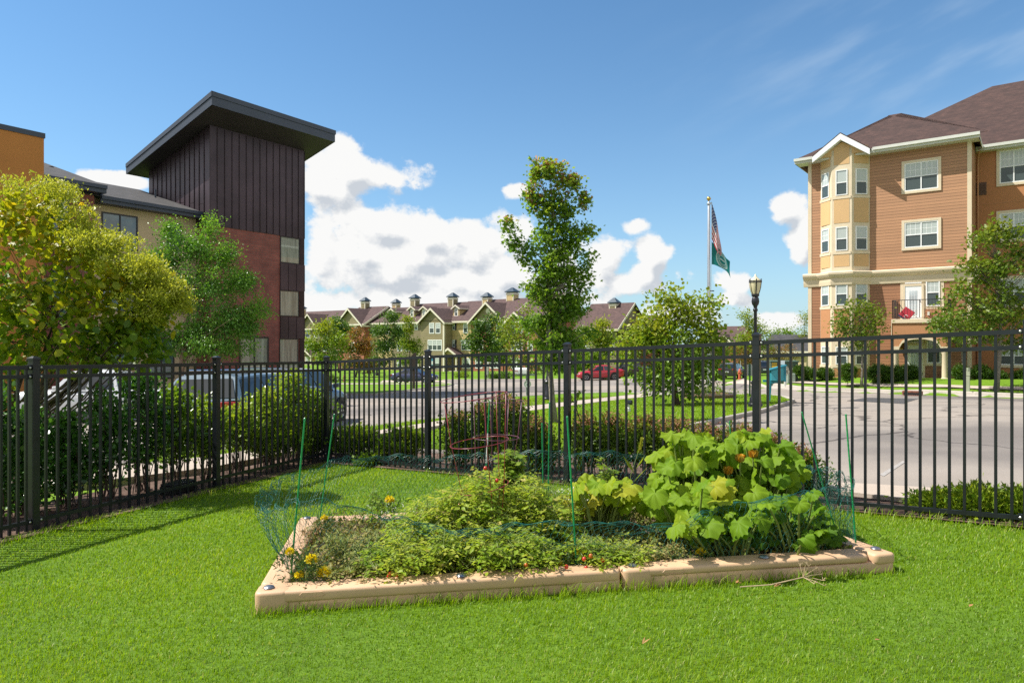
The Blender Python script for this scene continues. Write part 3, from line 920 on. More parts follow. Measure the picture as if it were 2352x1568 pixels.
# ================================================================== orange apartment building on the right
ORANGE = siding('orange_lap_siding', (.395, .205, .105), 0.16)
ORANGED = siding('rust_lap_siding', (.31, .142, .068), 0.16)
STUCCO = mat('orange_stucco', (.40, .175, .072), rough=0.85, var=0.06, scale=0.8, bump=0.15, bscale=60)
TANP = mat('tan_panel', (.56, .36, .17), rough=0.7, var=0.05, scale=0.7)
RUSTP = mat('rust_panel', (.40, .19, .085), rough=0.7, var=0.06, scale=0.7)
BROOF = shingle('brown_shingle', (.046, .024, .020), (.070, .037, .030))
GUTTER = mat('pale_gutter', (.56, .57, .52), rough=0.4, var=0.05)
RF = Fac(21.4, 36.4, .799, -.601)
zb = -1.6
bld = empty('apartment_building', (RF.o[0], RF.o[1], 0), RF.rz, 'four-storey orange apartment building with bay windows and dark brown shingle roof', 'building')
uL, uR = RF.u(1857), RF.u(2232)
OV = .6
e1 = RF.z(2001.6, 341, -OV); e2 = RF.z(2255.7, 305, -OV); ZE = (e1 + e2) / 2
P_BAY = .72
zc0, zc1 = RF.z(2060, 650), RF.z(2060, 619)
D1 = 8.4
b = MB(); b.box(uL, uR, 0, D1, zc0, ZE + .05); b.build('wall', ORANGE, bld)
b = MB(); b.box(uL, uR, 0, D1, zb, zc0); b.build('wall', ORANGED, bld)
uX = uR + 17
VS = 2.9
b = MB(); b.box(uR - 6.2, uX, VS, VS + 16, zb, ZE + .05); b.build('wall', STUCCO, bld)
# corner boards
for u in (uL, uR - .17):
    for za_, zb_ in ((zb, zc0), (zc1, ZE)):
        b = MB(); b.box(u - .02, u + .17, -.022, .1, za_, zb_); b.build('corner_board', CREAM, bld)
# roofs
PT = .63
f1, el1, rg1 = hip_roof(uL, uR - .25, 0, D1 - .2, ZE, PT, OV, True, True)
f1[0][1] = (uR + .1 + OV, -OV, ZE)
roof_part(bld, 'roof', f1, BROOF)
mu0, _ = RF.uz(2117, 273, VS + 1.2)
f2, el2, rg2 = hip_roof(uR - 7.6, uX, VS, VS + 16, ZE, .66, .5, True, False)
roof_part(bld, 'roof', f2, BROOF)
b = MB()
b.box(uL - OV, uR + OV * .6, -OV, -OV + .03, ZE - .22, ZE + .02); b.box(uL - OV, uL - OV + .03, -OV + .03, D1 + .4, ZE - .22, ZE + .02)
b.box(uL - OV, uR + OV * .6, -OV + .03, 0.3, ZE - .22, ZE - .20)
b.box(uR + OV * .6 - .03, uR + OV * .6, -OV + .03, 2.2, ZE - .22, ZE + .02)
b.box(uR + .03, uX, VS - .5, VS - .47, ZE - .22, ZE + .02); b.box(uR + .03, uX, VS - .47, VS + .1, ZE - .22, ZE - .20)
b.build('fascia', GUTTER, bld)
for a_, c_, v_ in ((RF.u(2000, -OV) + .1, uR + OV * .6 + .02, -OV), (uR + .35, uX, VS - .5), (uL - OV - .02, RF.u(1868, -OV), -OV)):
    b = MB(); b.box(a_, c_, v_ - .12, v_ - .002, ZE - .10, ZE + .05); b.build('gutter', GUTTER, bld)
b = MB(); b.tube([(uR + .2, VS - .5, ZE - .1), (uR + .12, VS - .2, ZE - .5), (uR + .1, VS - .1, ZE - .9), (uR + .1, VS - .1, zb)], .045, 8); b.build('downspout', RUSTP, bld)
# bay
ua, ub, uc, ud = RF.u(1882.6), RF.u(1910, -P_BAY), RF.u(1956.5, -P_BAY), RF.u(2000)
bpoly = [(ua, .05), (ub, -P_BAY), (uc, -P_BAY), (ud, .05)]
xm = 1933
zpan = [(378, 336), (512, 457), (612, 585), (778, 708), (868, 845)]
zwin = [(450, 389), (577, 520), (702, 648), (838, 795)]
bay = ground_wall(bld, bpoly, zb, ZE + .2, 'bay', CREAM)
fac = [((ua, 0), (ub, -P_BAY)), ((ub, -P_BAY), (uc, -P_BAY)), ((uc, -P_BAY), (ud, 0))]
for k, (A, B) in enumerate(fac):
    t = (B[0] - A[0], B[1] - A[1]); L = math.hypot(*t); M = plane(A[0], A[1], t)
    Z = lambda y: RF.z(xm, y, -P_BAY)
    for j, (y0, y1) in enumerate(zpan):
        pb = MB(); pb.M = M; pb.box(.12, L - .12, -.01, .012, Z(y0), Z(y1)); pb.build('panel', TANP if j < 3 else RUSTP, bay)
    for (y0, y1) in zwin:
        win(bay, M, .21, L - .21, Z(y0) + .03, Z(y1) - .03, 1, 0.0, fr=.05, grid=(k == 0))
    for (y0, y1) in zwin:
        b = MB(); b.M = M; b.box(.05, L - .05, -.01, .03, Z(y0) - .16, Z(y0) - .02); b.build('sill', CREAM, bay)
# gable roof over the bay
ga = RF.uz(1930, 308, -P_BAY - .35); gl = RF.uz(1867.6, 363, -P_BAY - .35); gr = RF.uz(2000, 341, -P_BAY - .35)
gz0 = (gl[1] + gr[1]) / 2; ug = ga[0]; gw = (gr[0] - gl[0]) / 2
vb = 4.5; vf = -P_BAY - .35
b = MB(); b.prism([(ug - gw + .3, vf + .35, gz0), (ug + gw - .3, vf + .35, gz0), (ug, vf + .35, ga[1] - .35)], (0, .3, 0)); b.build('gable', TANP, bld)
b = MB()
for s in (-1, 1):
    b.prism([(ug, vf, ga[1] + .03), (ug, vb, ga[1] + .03), (ug + s * gw, vb, gz0 + .03), (ug + s * gw, vf, gz0 + .03)], (0, 0, .06))
b.build('gable_roof', BROOF, bld)
b = MB()
for s in (-1, 1):
    b.prism([(ug, vf, ga[1] + .03), (ug + s * gw, vf, gz0 + .03), (ug + s * gw, vf, gz0 - .28), (ug, vf, ga[1] - .30)], (0, .04, 0))
    b.prism([(ug, vf + .04, ga[1] - .28), (ug + s * gw, vf + .04, gz0 - .26), (ug + s * (gw - .35), vf + .36, gz0 - .02), (ug, vf + .36, ga[1] - .3)], (0, 0, .02))
b.build('bargeboard', mat('white_trim', (.72, .74, .76), rough=.5, var=.04), bld)
# cornice following the bay
path = [(uL - .25, 0), (ua, 0), (ub, -P_BAY), (uc, -P_BAY), (ud, 0), (uR + .3, 0)]
def off_path(path, d):
    out = []
    for i, p in enumerate(path):
        a = Vector(path[max(0, i - 1)]); c = Vector(path[min(len(path) - 1, i + 1)]); q = Vector(p)
        n1_ = (q - a); n2_ = (c - q)
        ns = []
        for t in (n1_, n2_):
            if t.length > 1e-6: t = t.normalized(); ns.append(Vector((t.y, -t.x)))
        n = sum(ns, Vector((0, 0))); n.normalize(); k = 1 / max(.5, n.dot(ns[0]))
        out.append((p[0] + n.x * d * k, p[1] + n.y * d * k))
    return out
H = zc1 - zc0
prof = [(.0, zc0 - .02), (.05, zc0 - .02), (.06, zc0), (.09, zc0 + H * .25), (.10, zc0 + H * .5), (.20, zc0 + H * .62), (.27, zc0 + H * .78), (.28, zc0 + H * .92), (.22, zc1), (0, zc1 + .02)]
b = MB(); b.grid([[(x, y, z) for (x, y) in off_path(path, d)] for d, z in prof]); b.build('cornice', CREAM, bld)
# front windows of the projecting part
M0 = plane(0, 0)
for y0, y1 in ((446, 362), (577, 499)):
    (a, z1) = RF.uz(2071, y1); (c, _) = RF.uz(2162, y1); z1 = RF.z(2116, (y1 + (y1))/2); z0 = RF.z(2116, y0 - 4); z1 = RF.z(2116, y1 + 4)
    win(bld, M0, a + .13, c - .13, z0 + .13, z1 - .13, 2, .13)
# balcony door, window
DOORW = mat('white_door', (.70, .72, .73), rough=.4, var=.03)
def door(root, M, a, c, z0, z1, glass=True):
    b = MB(); b.M = M; b.box(a, c, -.02, .04, z0, z1)
    for (x0, x1) in ((a - .1, a), (c, c + .1)): b.box(x0, x1, -.02, .06, z0, z1 + .1, 1)
    b.box(a, c, -.02, .06, z1, z1 + .1, 1)
    d = b.build('door', [DOORW, CREAM], root)
    g = MB(); g.M = M; g.box(a + .2, c - .2, .035, .048, z0 + .25, z1 - .25); g.build('pane', glassmat('door_light', (.40, .45, .47), .08), d)
    g = MB(); g.M = M
    for i in range(1, 3):
        x = a + .2 + (c - a - .4) * i / 3; g.box(x - .008, x + .008, .048, .054, z0 + .25, z1 - .25)
    for i in range(1, 5):
        z = z0 + .25 + (z1 - z0 - .5) * i / 5; g.box(a + .2, c - .2, .048, .053, z - .008, z + .008)
    g.build('muntin', DOORW, d)
    g = MB(); g.M = M @ Matrix.Translation((c - .08, .07, z0 + 1.0)); g.lathe([(.02, -.03), (.03, 0), (.02, .03)], 8); g.build('handle', BOLT, d)
    return d
zfl2 = RF.z(2100, 735); 
b = MB(); b.M = M0; A_, B_ = RF.u(2068), RF.u(2168)
b.box(A_, B_, -.01, .02, zfl2, zc0 - .02); b.build('door_surround', CREAM, bld)
M02 = plane(0, -.022)
door(bld, M02, RF.u(2079), RF.u(2117), zfl2 + .02, RF.z(2098, 657))
win(bld, M02, RF.u(2079), RF.u(2117), RF.z(2098, 651), RF.z(2098, 641), 1, 0, kind='fix', ups=PANE_DK, name='transom')
win(bld, M02, RF.u(2127), RF.u(2159), RF.z(2143, 703), RF.z(2143, 640), 1, 0.0)
b = MB(); b.M = M02; b.box(RF.u(2127) - .05, RF.u(2159) + .1, 0.0, .02, zfl2 + .02, RF.z(2143, 709)); b.build('panel', ORANGED, bld)
# porch and balcony
PV = -1.75
pu0, pu1 = RF.u(2047, PV), RF.u(2180, PV)
zp0, zp1, zp2 = RF.z(2110, 771, PV), RF.z(2110, 741, PV), RF.z(2110, 732, PV)
b = MB(); b.box(pu0, pu1, PV, 0, zp1, zp2); b.build('balcony_floor', CREAM, bld)
# arched front beam
porch = MB(); n = 14; um = (pu0 + pu1) / 2; hw = (pu1 - pu0) / 2 - .35
za = RF.z(2110, 776, PV) - .05; zs = RF.z(2110, 800, PV)
top = []; 
for k in range(n):
    a0 = -1 + 2 * k / n; a1 = -1 + 2 * (k + 1) / n
    z0_ = zs + (za - zs) * math.sqrt(max(0, 1 - a0 * a0)); z1_ = zs + (za - zs) * math.sqrt(max(0, 1 - a1 * a1))
    porch.prism([(um + hw * a0, PV + .06, z0_), (um + hw * a1, PV + .06, z1_), (um + hw * a1, PV + .06, zp1), (um + hw * a0, PV + .06, zp1)], (0, .25, 0))
for s in (-1, 1):
    porch.box(um + s * hw, um + s * (hw + .33), PV + .06, PV + .31, zs, zp1)
    porch.box(um + s * (hw + .10), um + s * (hw + .32), PV + .31, 0, zs + .1, zp1)
porch.build('porch_beam', RUSTP, bld)
b = MB()
for k in range(n):
    a0 = -1 + 2 * k / n; a1 = -1 + 2 * (k + 1) / n
    z0_ = zs + (za - zs) * math.sqrt(max(0, 1 - a0 * a0)); z1_ = zs + (za - zs) * math.sqrt(max(0, 1 - a1 * a1))
    b.prism([(um + hw * a0, PV + .03, z0_), (um + hw * a1, PV + .03, z1_), (um + hw * a1, PV + .03, z1_ + .14), (um + hw * a0, PV + .03, z0_ + .14)], (0, .27, 0))
for s in (-1, 1):
    b.box(um + s * hw, um + s * (hw + .36), PV + .03, PV + .33, zs - .12, zs + .1); b.box(um + s * (hw + .33), um + s * (hw + .36), PV + .03, PV + .33, zs + .1, zp1)
b.build('arch_trim', CREAM, bld)
zpf = RF.z(2110, 872, PV)
for s in (-1, 1):
    b = MB(); b.lathe([(.2, zpf - .6), (.2, zpf + .08), (.15, zpf + .12), (.15, zpf + .3), (.135, zs - .3), (.16, zs - .22), (.16, zs - .12)], 16, (um + s * (hw + .17), PV + .18, 0)); b.build('column', CREAM, bld, smooth=R(40))
b = MB(); b.box(pu0 + .1, pu1 + .1, PV - .3, 0, zb, zpf); b.build('porch_step', CONC, bld)
door(bld, M0, RF.u(2083), RF.u(2120), zpf + .02, RF.z(2102, 793))
win(bld, M0, RF.u(2083), RF.u(2120), RF.z(2102, 787), RF.z(2102, 780), 1, .1, kind='fix', ups=PANE_DK, name='transom')
win(bld, M0, RF.u(2129), RF.u(2161), RF.z(2145, 834), RF.z(2145, 779), 1, .13)
# railing
rl = MB(); zr0, zr1 = zp2 + .06, RF.z(2110, 688, PV)
for (x0, y0, x1, y1) in ((pu0 + .05, PV + .05, pu1 - .05, PV + .05), (pu0 + .05, PV + .05, pu0 + .05, -.05), (pu1 - .05, PV + .05, pu1 - .05, -.05)):
    L = math.hypot(x1 - x0, y1 - y0); n = int(L / .13)
    rl.tube([(x0, y0, zr1), (x1, y1, zr1)], .025, 4); rl.tube([(x0, y0, zr0), (x1, y1, zr0)], .018, 4)
    for i in range(n + 1):
        f = i / n; rl.tube([(x0 + (x1 - x0) * f, y0 + (y1 - y0) * f, zr0), (x0 + (x1 - x0) * f, y0 + (y1 - y0) * f, zr1)], .022 if i in (0, n, n // 2) else .009, 4)
rl.build('railing', BLK, bld)
# recessed wing windows, vents
M2 = plane(0, VS)
for y0, y1 in ((420, 345), (550, 489), (702, 640), (838, 795)):
    for (xa, xb) in ((2296, 2362), (2440, 2520)):
        z0_, z1_ = RF.z(2320, y0, VS), RF.z(2320, y1, VS)
        win(bld, M2, RF.u(xa, VS), RF.u(xb, VS), z0_, z1_, 2, .14)
VENT = mat('louvre_brown', (.10, .05, .028), rough=.6, var=.1)
for y0, y1 in ((449, 420), (868, 846)):
    b = MB(); b.M = M2; a, c = RF.u(2237, VS), RF.u(2266, VS); z0_, z1_ = RF.z(2250, y0, VS), RF.z(2250, y1, VS)
    b.box(a, c, -.01, .02, z0_, z1_)
    for i in range(9): b.box(a + .04, c - .04, .02, .04, z0_ + .05 + (z1_ - z0_ - .1) * i / 9, z0_ + .05 + (z1_ - z0_ - .1) * (i + .5) / 9)
    b.build('vent', VENT, bld)
b = MB()
for zz in (RF.z(2260, 470, VS), RF.z(2260, 600, VS)): b.box(uR, uX, VS - .012, VS, zz - .015, zz + .015)
b.build('stucco_joint', RUSTP, bld)
b = MB(); b.M = M0; b.box(RF.u(2173.6), RF.u(2179.5), 0, .12, RF.z(2176, 857), RF.z(2176, 847)); b.build('outlet_box', GUTTER, bld)
b = MB(); b.M = M0; b.box(RF.u(2131), RF.u(2136), .0, .14, RF.z(2133, 724), RF.z(2133, 716)); b.build('outlet_box', GUTTER, bld)
b = MB(); b.M = M0 @ Matrix.Translation((RF.u(2070.5), .13, RF.z(2070, 803))); b.lathe([(.03, -.16), (.07, -.1), (.08, .06), (.03, .16)], 10); b.box(-.03, .03, -.13, 0, -.02, .02); b.build('wall_lantern', mat('brass', (.55, .36, .10), rough=.3, metal=.8), bld)
# folded red camp chair leaning on the balcony door
ch = empty('folding_chair', (*RF.world(RF.u(2083, -1.1), -1.1), zp2 + .30), RF.rz, 'red fabric folding chair leaning on its side on the balcony', 'chair', tilt=(R(-12), R(38)))
RED = mat('red_canvas', (.34, .012, .028), rough=.7, var=.12, scale=6)
b = MB(); b.box(-.27, .27, -.03, .03, -.26, .26); b.build('seat', RED, ch, bevel=.02)
b = MB(); b.box(-.27, .27, -.035, .035, -.33, -.262); b.build('hem', mat('navy_canvas', (.015, .02, .06), .7), ch)
b = MB()
pts = [(.08 + .09 * math.cos(a), -.037, -.15 + .075 * math.sin(a)) for a in [R(50 + 26 * i) for i in range(11)]]
b.tube(pts, .014, 5); b.build('emblem', VINYL, ch)
b = MB()
for s in (-1, 1): b.tube([(-.3, .04, s * .24), (.52, .06, s * .1)], .012, 6)
b.build('frame', BOLT, ch)
# ================================================================== dark tower and wing on the left
METAL = mat('oxblood_metal_panel', (.056, .037, .047), rough=0.38, metal=0.35, var=0.35, scale=0.55, spec=0.5, detail=3)
SEAM = mat('oxblood_seam', (.025, .012, .014), rough=0.4, metal=0.3, var=.2)
DKTRIM = mat('slate_fascia', (.030, .042, .068), rough=0.4, var=0.12, scale=1)
SOFFIT = mat('dark_soffit', (.030, .024, .026), rough=0.7, var=0.2, scale=.8)
BRICK = brickmat('red_brown_brick', (.21, .062, .048), (.275, .085, .064), (.16, .095, .08), 1.0, .42, .145)
BEIGE = mat('beige_stucco', (.50, .39, .24), rough=.85, var=.05, scale=.8, bump=.15, bscale=60)
OCHRE = mat('ochre_panel', (.42, .165, .035), rough=.75, var=.05, scale=.7)
GROOF = shingle('grey_shingle', (.036, .036, .038), (.062, .060, .062))
DKFR = mat('dark_window_frame', (.014, .012, .014), rough=.4, var=.2)
TEALGL = glassmat('green_grey_reflection_glass', (.27, .29, .24), 0.02, spec=1.0)  # pale reflections put into the pane colour, streaked upright by stretched noise
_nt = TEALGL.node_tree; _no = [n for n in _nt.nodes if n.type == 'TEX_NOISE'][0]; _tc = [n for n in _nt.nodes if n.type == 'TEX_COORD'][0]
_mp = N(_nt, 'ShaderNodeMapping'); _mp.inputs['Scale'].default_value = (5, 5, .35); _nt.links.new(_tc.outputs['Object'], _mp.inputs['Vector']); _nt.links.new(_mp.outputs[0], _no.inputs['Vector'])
TEALG2 = glassmat('blue_grey_glass', (.09, .14, .16), 0.02, spec=1.0)
TF = Fac(-16.7, 38.5, .567, .824)
tw = empty('tower_building', (TF.o[0], TF.o[1], 0), TF.rz, 'dark red brick and metal-clad tower with a slanting overhung roof and a low wing', 'building')
zt = -2.6
uT = TF.u(697)
zm = (TF.z(480, 516) + TF.z(690, 548)) / 2
zw = TF.z(482, 288)
VT = 6.3
sl_ = .277
topz = lambda v: zw - sl_ * v
b = MB(); b.box(0, uT, 0, VT, zt, zm); b.build('brick_wall', BRICK, tw)
b = MB(); b.prism([(0 - .04, -.04, zm), (-.04, VT, zm), (-.04, VT, topz(VT)), (-.04, -.04, topz(-.04))], (uT + .08, 0, 0)); mw = b.build('metal_wall', METAL, tw)
b = MB()
n = 14
for i in range(n + 1):
    u = -.04 + (uT + .08) * i / n; b.box(u - .014, u + .014, -.075, -.041, zm, topz(0) - .05)
for i in range(1, 13):
    v = VT * i / 13; b.box(-.075, -.041, v - .014, v + .014, zm, topz(v) - .05)
    for zz in ((zm + 1.1 + (i * 1.37) % 2.6), (zm + 2.9 + (i * 1.9) % 2.1)):
        if zz < topz(v) - .3: b.box(-.046, -.041, v - VT / 13 + .014, v - .014, zz, zz + .03)
b.build('standing_seam', SEAM, mw)
# roof slab
a_, b_ = 1.0, 1.8
U0, U1, V0, V1 = -a_, TF.u(768, -b_), -b_, VT + .7
zs_ = lambda v: zw - sl_ * v + .02
b = MB(); b.prism([(U0, V0, zs_(V0)), (U0, V1, zs_(V1)), (U0, V1, zs_(V1) + .5), (U0, V0, zs_(V0) + .62)], (U1 - U0, 0, 0)); rf = b.build('roof', SOFFIT, tw)
b = MB()
b.prism([(U0 - .03, V0, zs_(V0) - .02), (U0 - .03, V1, zs_(V1) - .02), (U0 - .03, V1, zs_(V1) + .56), (U0 - .03, V0, zs_(V0) + .68)], (.03, 0, 0))
b.prism([(U1, V0, zs_(V0) - .02), (U1, V1, zs_(V1) - .02), (U1, V1, zs_(V1) + .56), (U1, V0, zs_(V0) + .68)], (.03, 0, 0))
b.box(U0 - .03, U1 + .03, V0 - .03, V0, zs_(V0) - .02, zs_(V0) + .68); b.box(U0 - .03, U1 + .03, V1, V1 + .03, zs_(V1) - .02, zs_(V1) + .56)
b.prism([(U0 - .07, V0 - .07, zs_(V0) + .44), (U0 - .07, V1, zs_(V1) + .36), (U0 - .07, V1, zs_(V1) + .58), (U0 - .07, V0 - .07, zs_(V0) + .70)], (.04, 0, 0))
b.box(U0 - .07, U1 + .07, V0 - .07, V0 - .03, zs_(V0) + .44, zs_(V0) + .70)
b.build('fascia', DKTRIM, rf)
# window column on the right of the face
MT = plane(0, 0)
xa, xb = 643, 688
for k, (y0, y1) in enumerate(((605.5, 544.5), (727, 667), (872, 777))):
    xx = 665
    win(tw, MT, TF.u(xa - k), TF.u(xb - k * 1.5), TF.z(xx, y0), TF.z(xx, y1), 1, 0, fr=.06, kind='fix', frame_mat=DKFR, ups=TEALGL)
for (y0, y1) in ((667, 606), (777, 728)):
    b = MB(); u0, u1 = TF.u(643), uT + .03; b.box(u0, u1, -.06, .01, TF.z(666, y0), TF.z(666, y1)); 
    for i in range(4): u = u0 + (u1 - u0) * i / 3; b.box(u - .015, u + .015, -.085, -.061, TF.z(666, y0), TF.z(666, y1))
    b.build('metal_panel', METAL, tw)
b = MB(); b.box(TF.u(688), uT + .035, -.05, .3, zt, zm); b.build('corner_panel', SEAM, tw)
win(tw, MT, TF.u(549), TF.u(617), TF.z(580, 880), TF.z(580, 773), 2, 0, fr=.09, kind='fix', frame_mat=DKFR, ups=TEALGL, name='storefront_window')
# wing facade
VW = 1.3
uw0 = TF.u(203, VW)
zeave = TF.z(455, 488, VW - .6)
b = MB(); b.box(uw0, -.02, VW, VW + 11, zt, zeave); b.build('stucco_wall', BEIGE, tw)
VB = .75
ub0 = TF.u(-250, VB)
b = MB(); b.box(ub0, uw0 + .02, VB, VW + 11, zt, zeave + .35); b.build('brick_wall', BRICK, tw)
PW = .31
e0 = VW - .65
vr = 7.2
b = MB()
b.prism([(uw0 - 6, e0, zeave), (-.08, e0, zeave), (-.08, vr, zeave + PW * (vr - e0)), (uw0 - 6, vr, zeave + PW * (vr - e0))], (0, 0, .06))
b.prism([(uw0 - 6, vr, zeave + PW * (vr - e0)), (-.08, vr, zeave + PW * (vr - e0)), (-.08, 13, zeave), (uw0 - 6, 13, zeave)], (0, 0, .06))
b.build('wing_roof', GROOF, tw)
ue = TF.u(243, VB - .6)
b = MB(); e1 = VB - .65; zz = zeave + .40
b.prism([(ub0, e1, zz), (ue, e1, zz), (ue, vr, zz + PW * (vr - e1)), (ub0, vr, zz + PW * (vr - e1))], (0, 0, .06))
b.build('wing_roof', GROOF, tw)
b = MB(); b.box(ue - .02, -.08, e0 - .03, e0 - .001, zeave - .30, zeave + .04); b.box(ue - .02, -.08, e0, VW, zeave - .30, zeave - .28)
b.box(ub0, ue, e1 - .03, e1 - .001, zz - .32, zz + .04); b.box(ue - .03, ue, e1, VW + 1.0, zz - .32, zz + .03); b.box(ub0, ue - .03, e1, VB, zz - .32, zz - .30)
b.box(ue, -.08, e0 - .13, e0 - .031, zeave - .12, zeave + .05); b.box(ub0, ue, e1 - .13, e1 - .031, zz - .12, zz + .05)
b.build('fascia', DKTRIM, tw)
b = MB(); pu, pv = TF.u(357, 4.0), 4.0; b.tube([(pu, pv, zeave + .5), (pu, pv, zeave + PW * (pv - e0) + .55)], .05, 8); b.build('vent_pipe', DKTRIM, tw)
b = MB(); b.tube([(TF.u(118, 5), 5, zeave + 1.0), (TF.u(118, 5), 5, zeave + PW * (5 - e0) + .65)], .12, 8); b.build('vent_pipe', SOFFIT, tw)
MW = plane(0, VW)
def tl(a, c, y0, y1, x, M, V, cols=2):
    return win(tw, M, TF.u(a, V), TF.u(c, V), TF.z(x, y0, V), TF.z(x, y1, V), cols, 0, fr=.07, kind='fix', frame_mat=DKFR, ups=TEALG2)
tl(233, 316, 575, 492, 275, MW, VW); tl(384, 416, 577, 512, 400, MW, VW)
tl(233, 316, 715, 640, 275, MW, VW); tl(384, 416, 710, 645, 400, MW, VW)
tl(233, 316, 850, 780, 275, MW, VW); tl(340, 400, 870, 775, 370, MW, VW)
tl(118, 160, 560, 452, 140, plane(0, VB), VB, 1); tl(118, 160, 730, 620, 140, plane(0, VB), VB, 1)
# ochre block
VO = -1.2
uo = TF.u(101, VO)
zo = TF.z(101, 318, VO)
b = MB(); b.box(uo - 9, uo, VO, 6, zt, zo); ob = b.build('ochre_wall', OCHRE, tw)
b = MB(); b.box(uo - 9, uo + .04, VO - .04, 6.04, zo, zo + .22); b.build('parapet_cap', DKTRIM, ob)
b = MB(); b.box(uo - 9, uo - .01, VO - .008, VO, zo - 3.3, zo - 3.27); b.build('panel_joint', SEAM, ob)

# ================================================================== row of townhouses across the street
OLIVE = siding('olive_lap_siding', (.26, .215, .115), 0.2)
OLIVE2 = siding('dark_olive_siding', (.215, .175, .098), 0.2)
CREAMS = siding('cream_lap_siding', (.56, .42, .20), 0.2)
RBRICK = brickmat('orange_red_brick', (.30, .085, .045), (.36, .11, .06), (.30, .18, .13), 1.0, .4, .14)
TROOF = shingle('plum_brown_shingle', (.072, .042, .040), (.108, .064, .058))
TRIMW = mat('townhouse_trim', (.66, .61, .50), rough=.6, var=.05)
SHUT = mat('navy_shutter', (.012, .015, .025), rough=.5, var=.2)
CAPM = mat('slate_metal_cap', (.035, .055, .075), rough=.35, var=.15)
HF = Fac(-9.69, 114, .799, -.601)
ZH = gz(-9, 114)


def gable_front(root, u, w, v0, z0, pitch, depth, m, ov=.4, name='gable'):
    """front gable: triangular wall, two roof planes, white bargeboards; u = centre, w = half width of wall"""
    zr = z0 + pitch * w
    b = MB(); b.prism([(u - w, v0, z0), (u + w, v0, z0), (u, v0, zr)], (0, .2, 0)); g = b.build(name, m, root)
    b = MB(); W_ = w + ov; ze = z0 - pitch * ov
    for s in (-1, 1):
        b.prism([(u, v0 - ov, zr + .03), (u + s * W_, v0 - ov, ze + .03), (u + s * W_, v0 + depth, ze + .03), (u, v0 + depth, zr + .03)], (0, 0, .12))
    b.build('gable_roof', TROOF, root)
    b = MB()
    for s in (-1, 1):
        b.prism([(u, v0 - ov - .05, zr + .13), (u + s * (W_ + .05), v0 - ov - .05, ze + .11), (u + s * (W_ + .05), v0 - ov - .05, ze - .24), (u, v0 - ov - .05, zr - .24)], (0, .049, 0))
        b.box(u + s * (W_ - .02), u + s * (W_ + .05), v0 - ov, v0 + depth, ze - .15, ze + .12)
    b.build('bargeboard', TRIMW, g)
    return g


def chimney(root, u, v, z0, z1, w, m):
    w = w * .84; z1 = z1 - .12
    b = MB(); b.box(u - w, u + w, v - w, v + w, z0, z1); c = b.build('chimney', m, root)
    b = MB()
    for sx in (-1, 1):
        for sy in (-1, 1): b.box(u + sx * (w - .12), u + sx * (w + .03), v + sy * (w - .12), v + sy * (w + .03), z0, z1)
    b.box(u - w - .06, u + w + .06, v - w - .06, v + w + .06, z1 - .25, z1 + .06); b.build('chimney_trim', TRIMW, c)
    b = MB(); q = w + .22; t = .12
    b.grid([[(u - q, v - q, z1 + .18), (u + q, v - q, z1 + .18), (u + q, v + q, z1 + .18), (u - q, v + q, z1 + .18)], [(u - q, v - q, z1 + .28), (u + q, v - q, z1 + .28), (u + q, v + q, z1 + .28), (u - q, v + q, z1 + .28)],
            [(u - t, v - t, z1 + .95), (u + t, v - t, z1 + .95), (u + t, v + t, z1 + .95), (u - t, v + t, z1 + .95)]], close=True)
    b.box(u - w + .05, u + w - .05, v - w + .05, v + w - .05, z1 + .05, z1 + .2)
    b.build('chimney_cap', CAPM, c)


def dormer(root, F, x0, x1, ytop, ybot, v, m, depth=3.2):
    u0, u1 = F.u(x0, v), F.u(x1, v); xm_ = (x0 + x1) / 2; zt_ = F.z(xm_, ytop, v); z0 = F.z(xm_, ybot, v)
    u = (u0 + u1) / 2; w = (u1 - u0) / 2; zg = zt_ - .62 * w - .1
    b = MB(); b.box(u - w, u + w, v, v + depth, z0 - .4, zg); d = b.build('dormer', m, root)
    b = MB(); b.prism([(u - w, v, zg), (u + w, v, zg), (u, v, zg + .6 * w)], (0, .2, 0)); b.build('dormer_gable', m, d)
    b = MB()
    W_ = w + .25
    for s in (-1, 1): b.prism([(u, v - .25, zg + .62 * w + .02), (u + s * W_, v - .25, zg - .13), (u + s * W_, v + depth, zg - .13), (u, v + depth, zg + .62 * w + .02)], (0, 0, .1))
    b.build('dormer_roof', TROOF, d)
    b = MB()
    for s in (-1, 1):
        b.prism([(u, v - .30, zg + .62 * w + .12), (u + s * (W_ + .04), v - .30, zg - .05), (u + s * (W_ + .04), v - .30, zg - .28), (u, v - .30, zg + .62 * w - .14)], (0, .049, 0))
        b.box(u + s * (W_ - .02), u + s * (W_ + .04), v - .25, v + depth, zg - .25, zg - .03)
    b.build('dormer_trim', TRIMW, d)
    hw = w * .42
    win(d, plane(0, v), u - hw, u + hw, z0 + .25, zg - .1, 1, .16, TRIMW, .06)


def twin(root, F, x0, x1, y0, y1, cols=1, v=0.0, shutters=False, casing=.0):
    xm_ = (x0 + x1) / 2
    u0, u1 = F.u(x0, v), F.u(x1, v); z0, z1 = F.z(xm_, y0, v), F.z(xm_, y1, v)
    if shutters:
        w = (u1 - u0); s = w * .27; b = MB()
        wo = win(root, plane(0, v), u0 + s, u1 - s, z0, z1, 1, 0, TRIMW, .09)
        for a in (u0, u1 - s):
            b = MB(); b.box(a, a + s - .02, v - .06, v + .01, z0, z1); b.build('shutter', SHUT, wo)
        return wo
    return win(root, plane(0, v), u0, u1, z0, z1, cols, casing, TRIMW, .13)


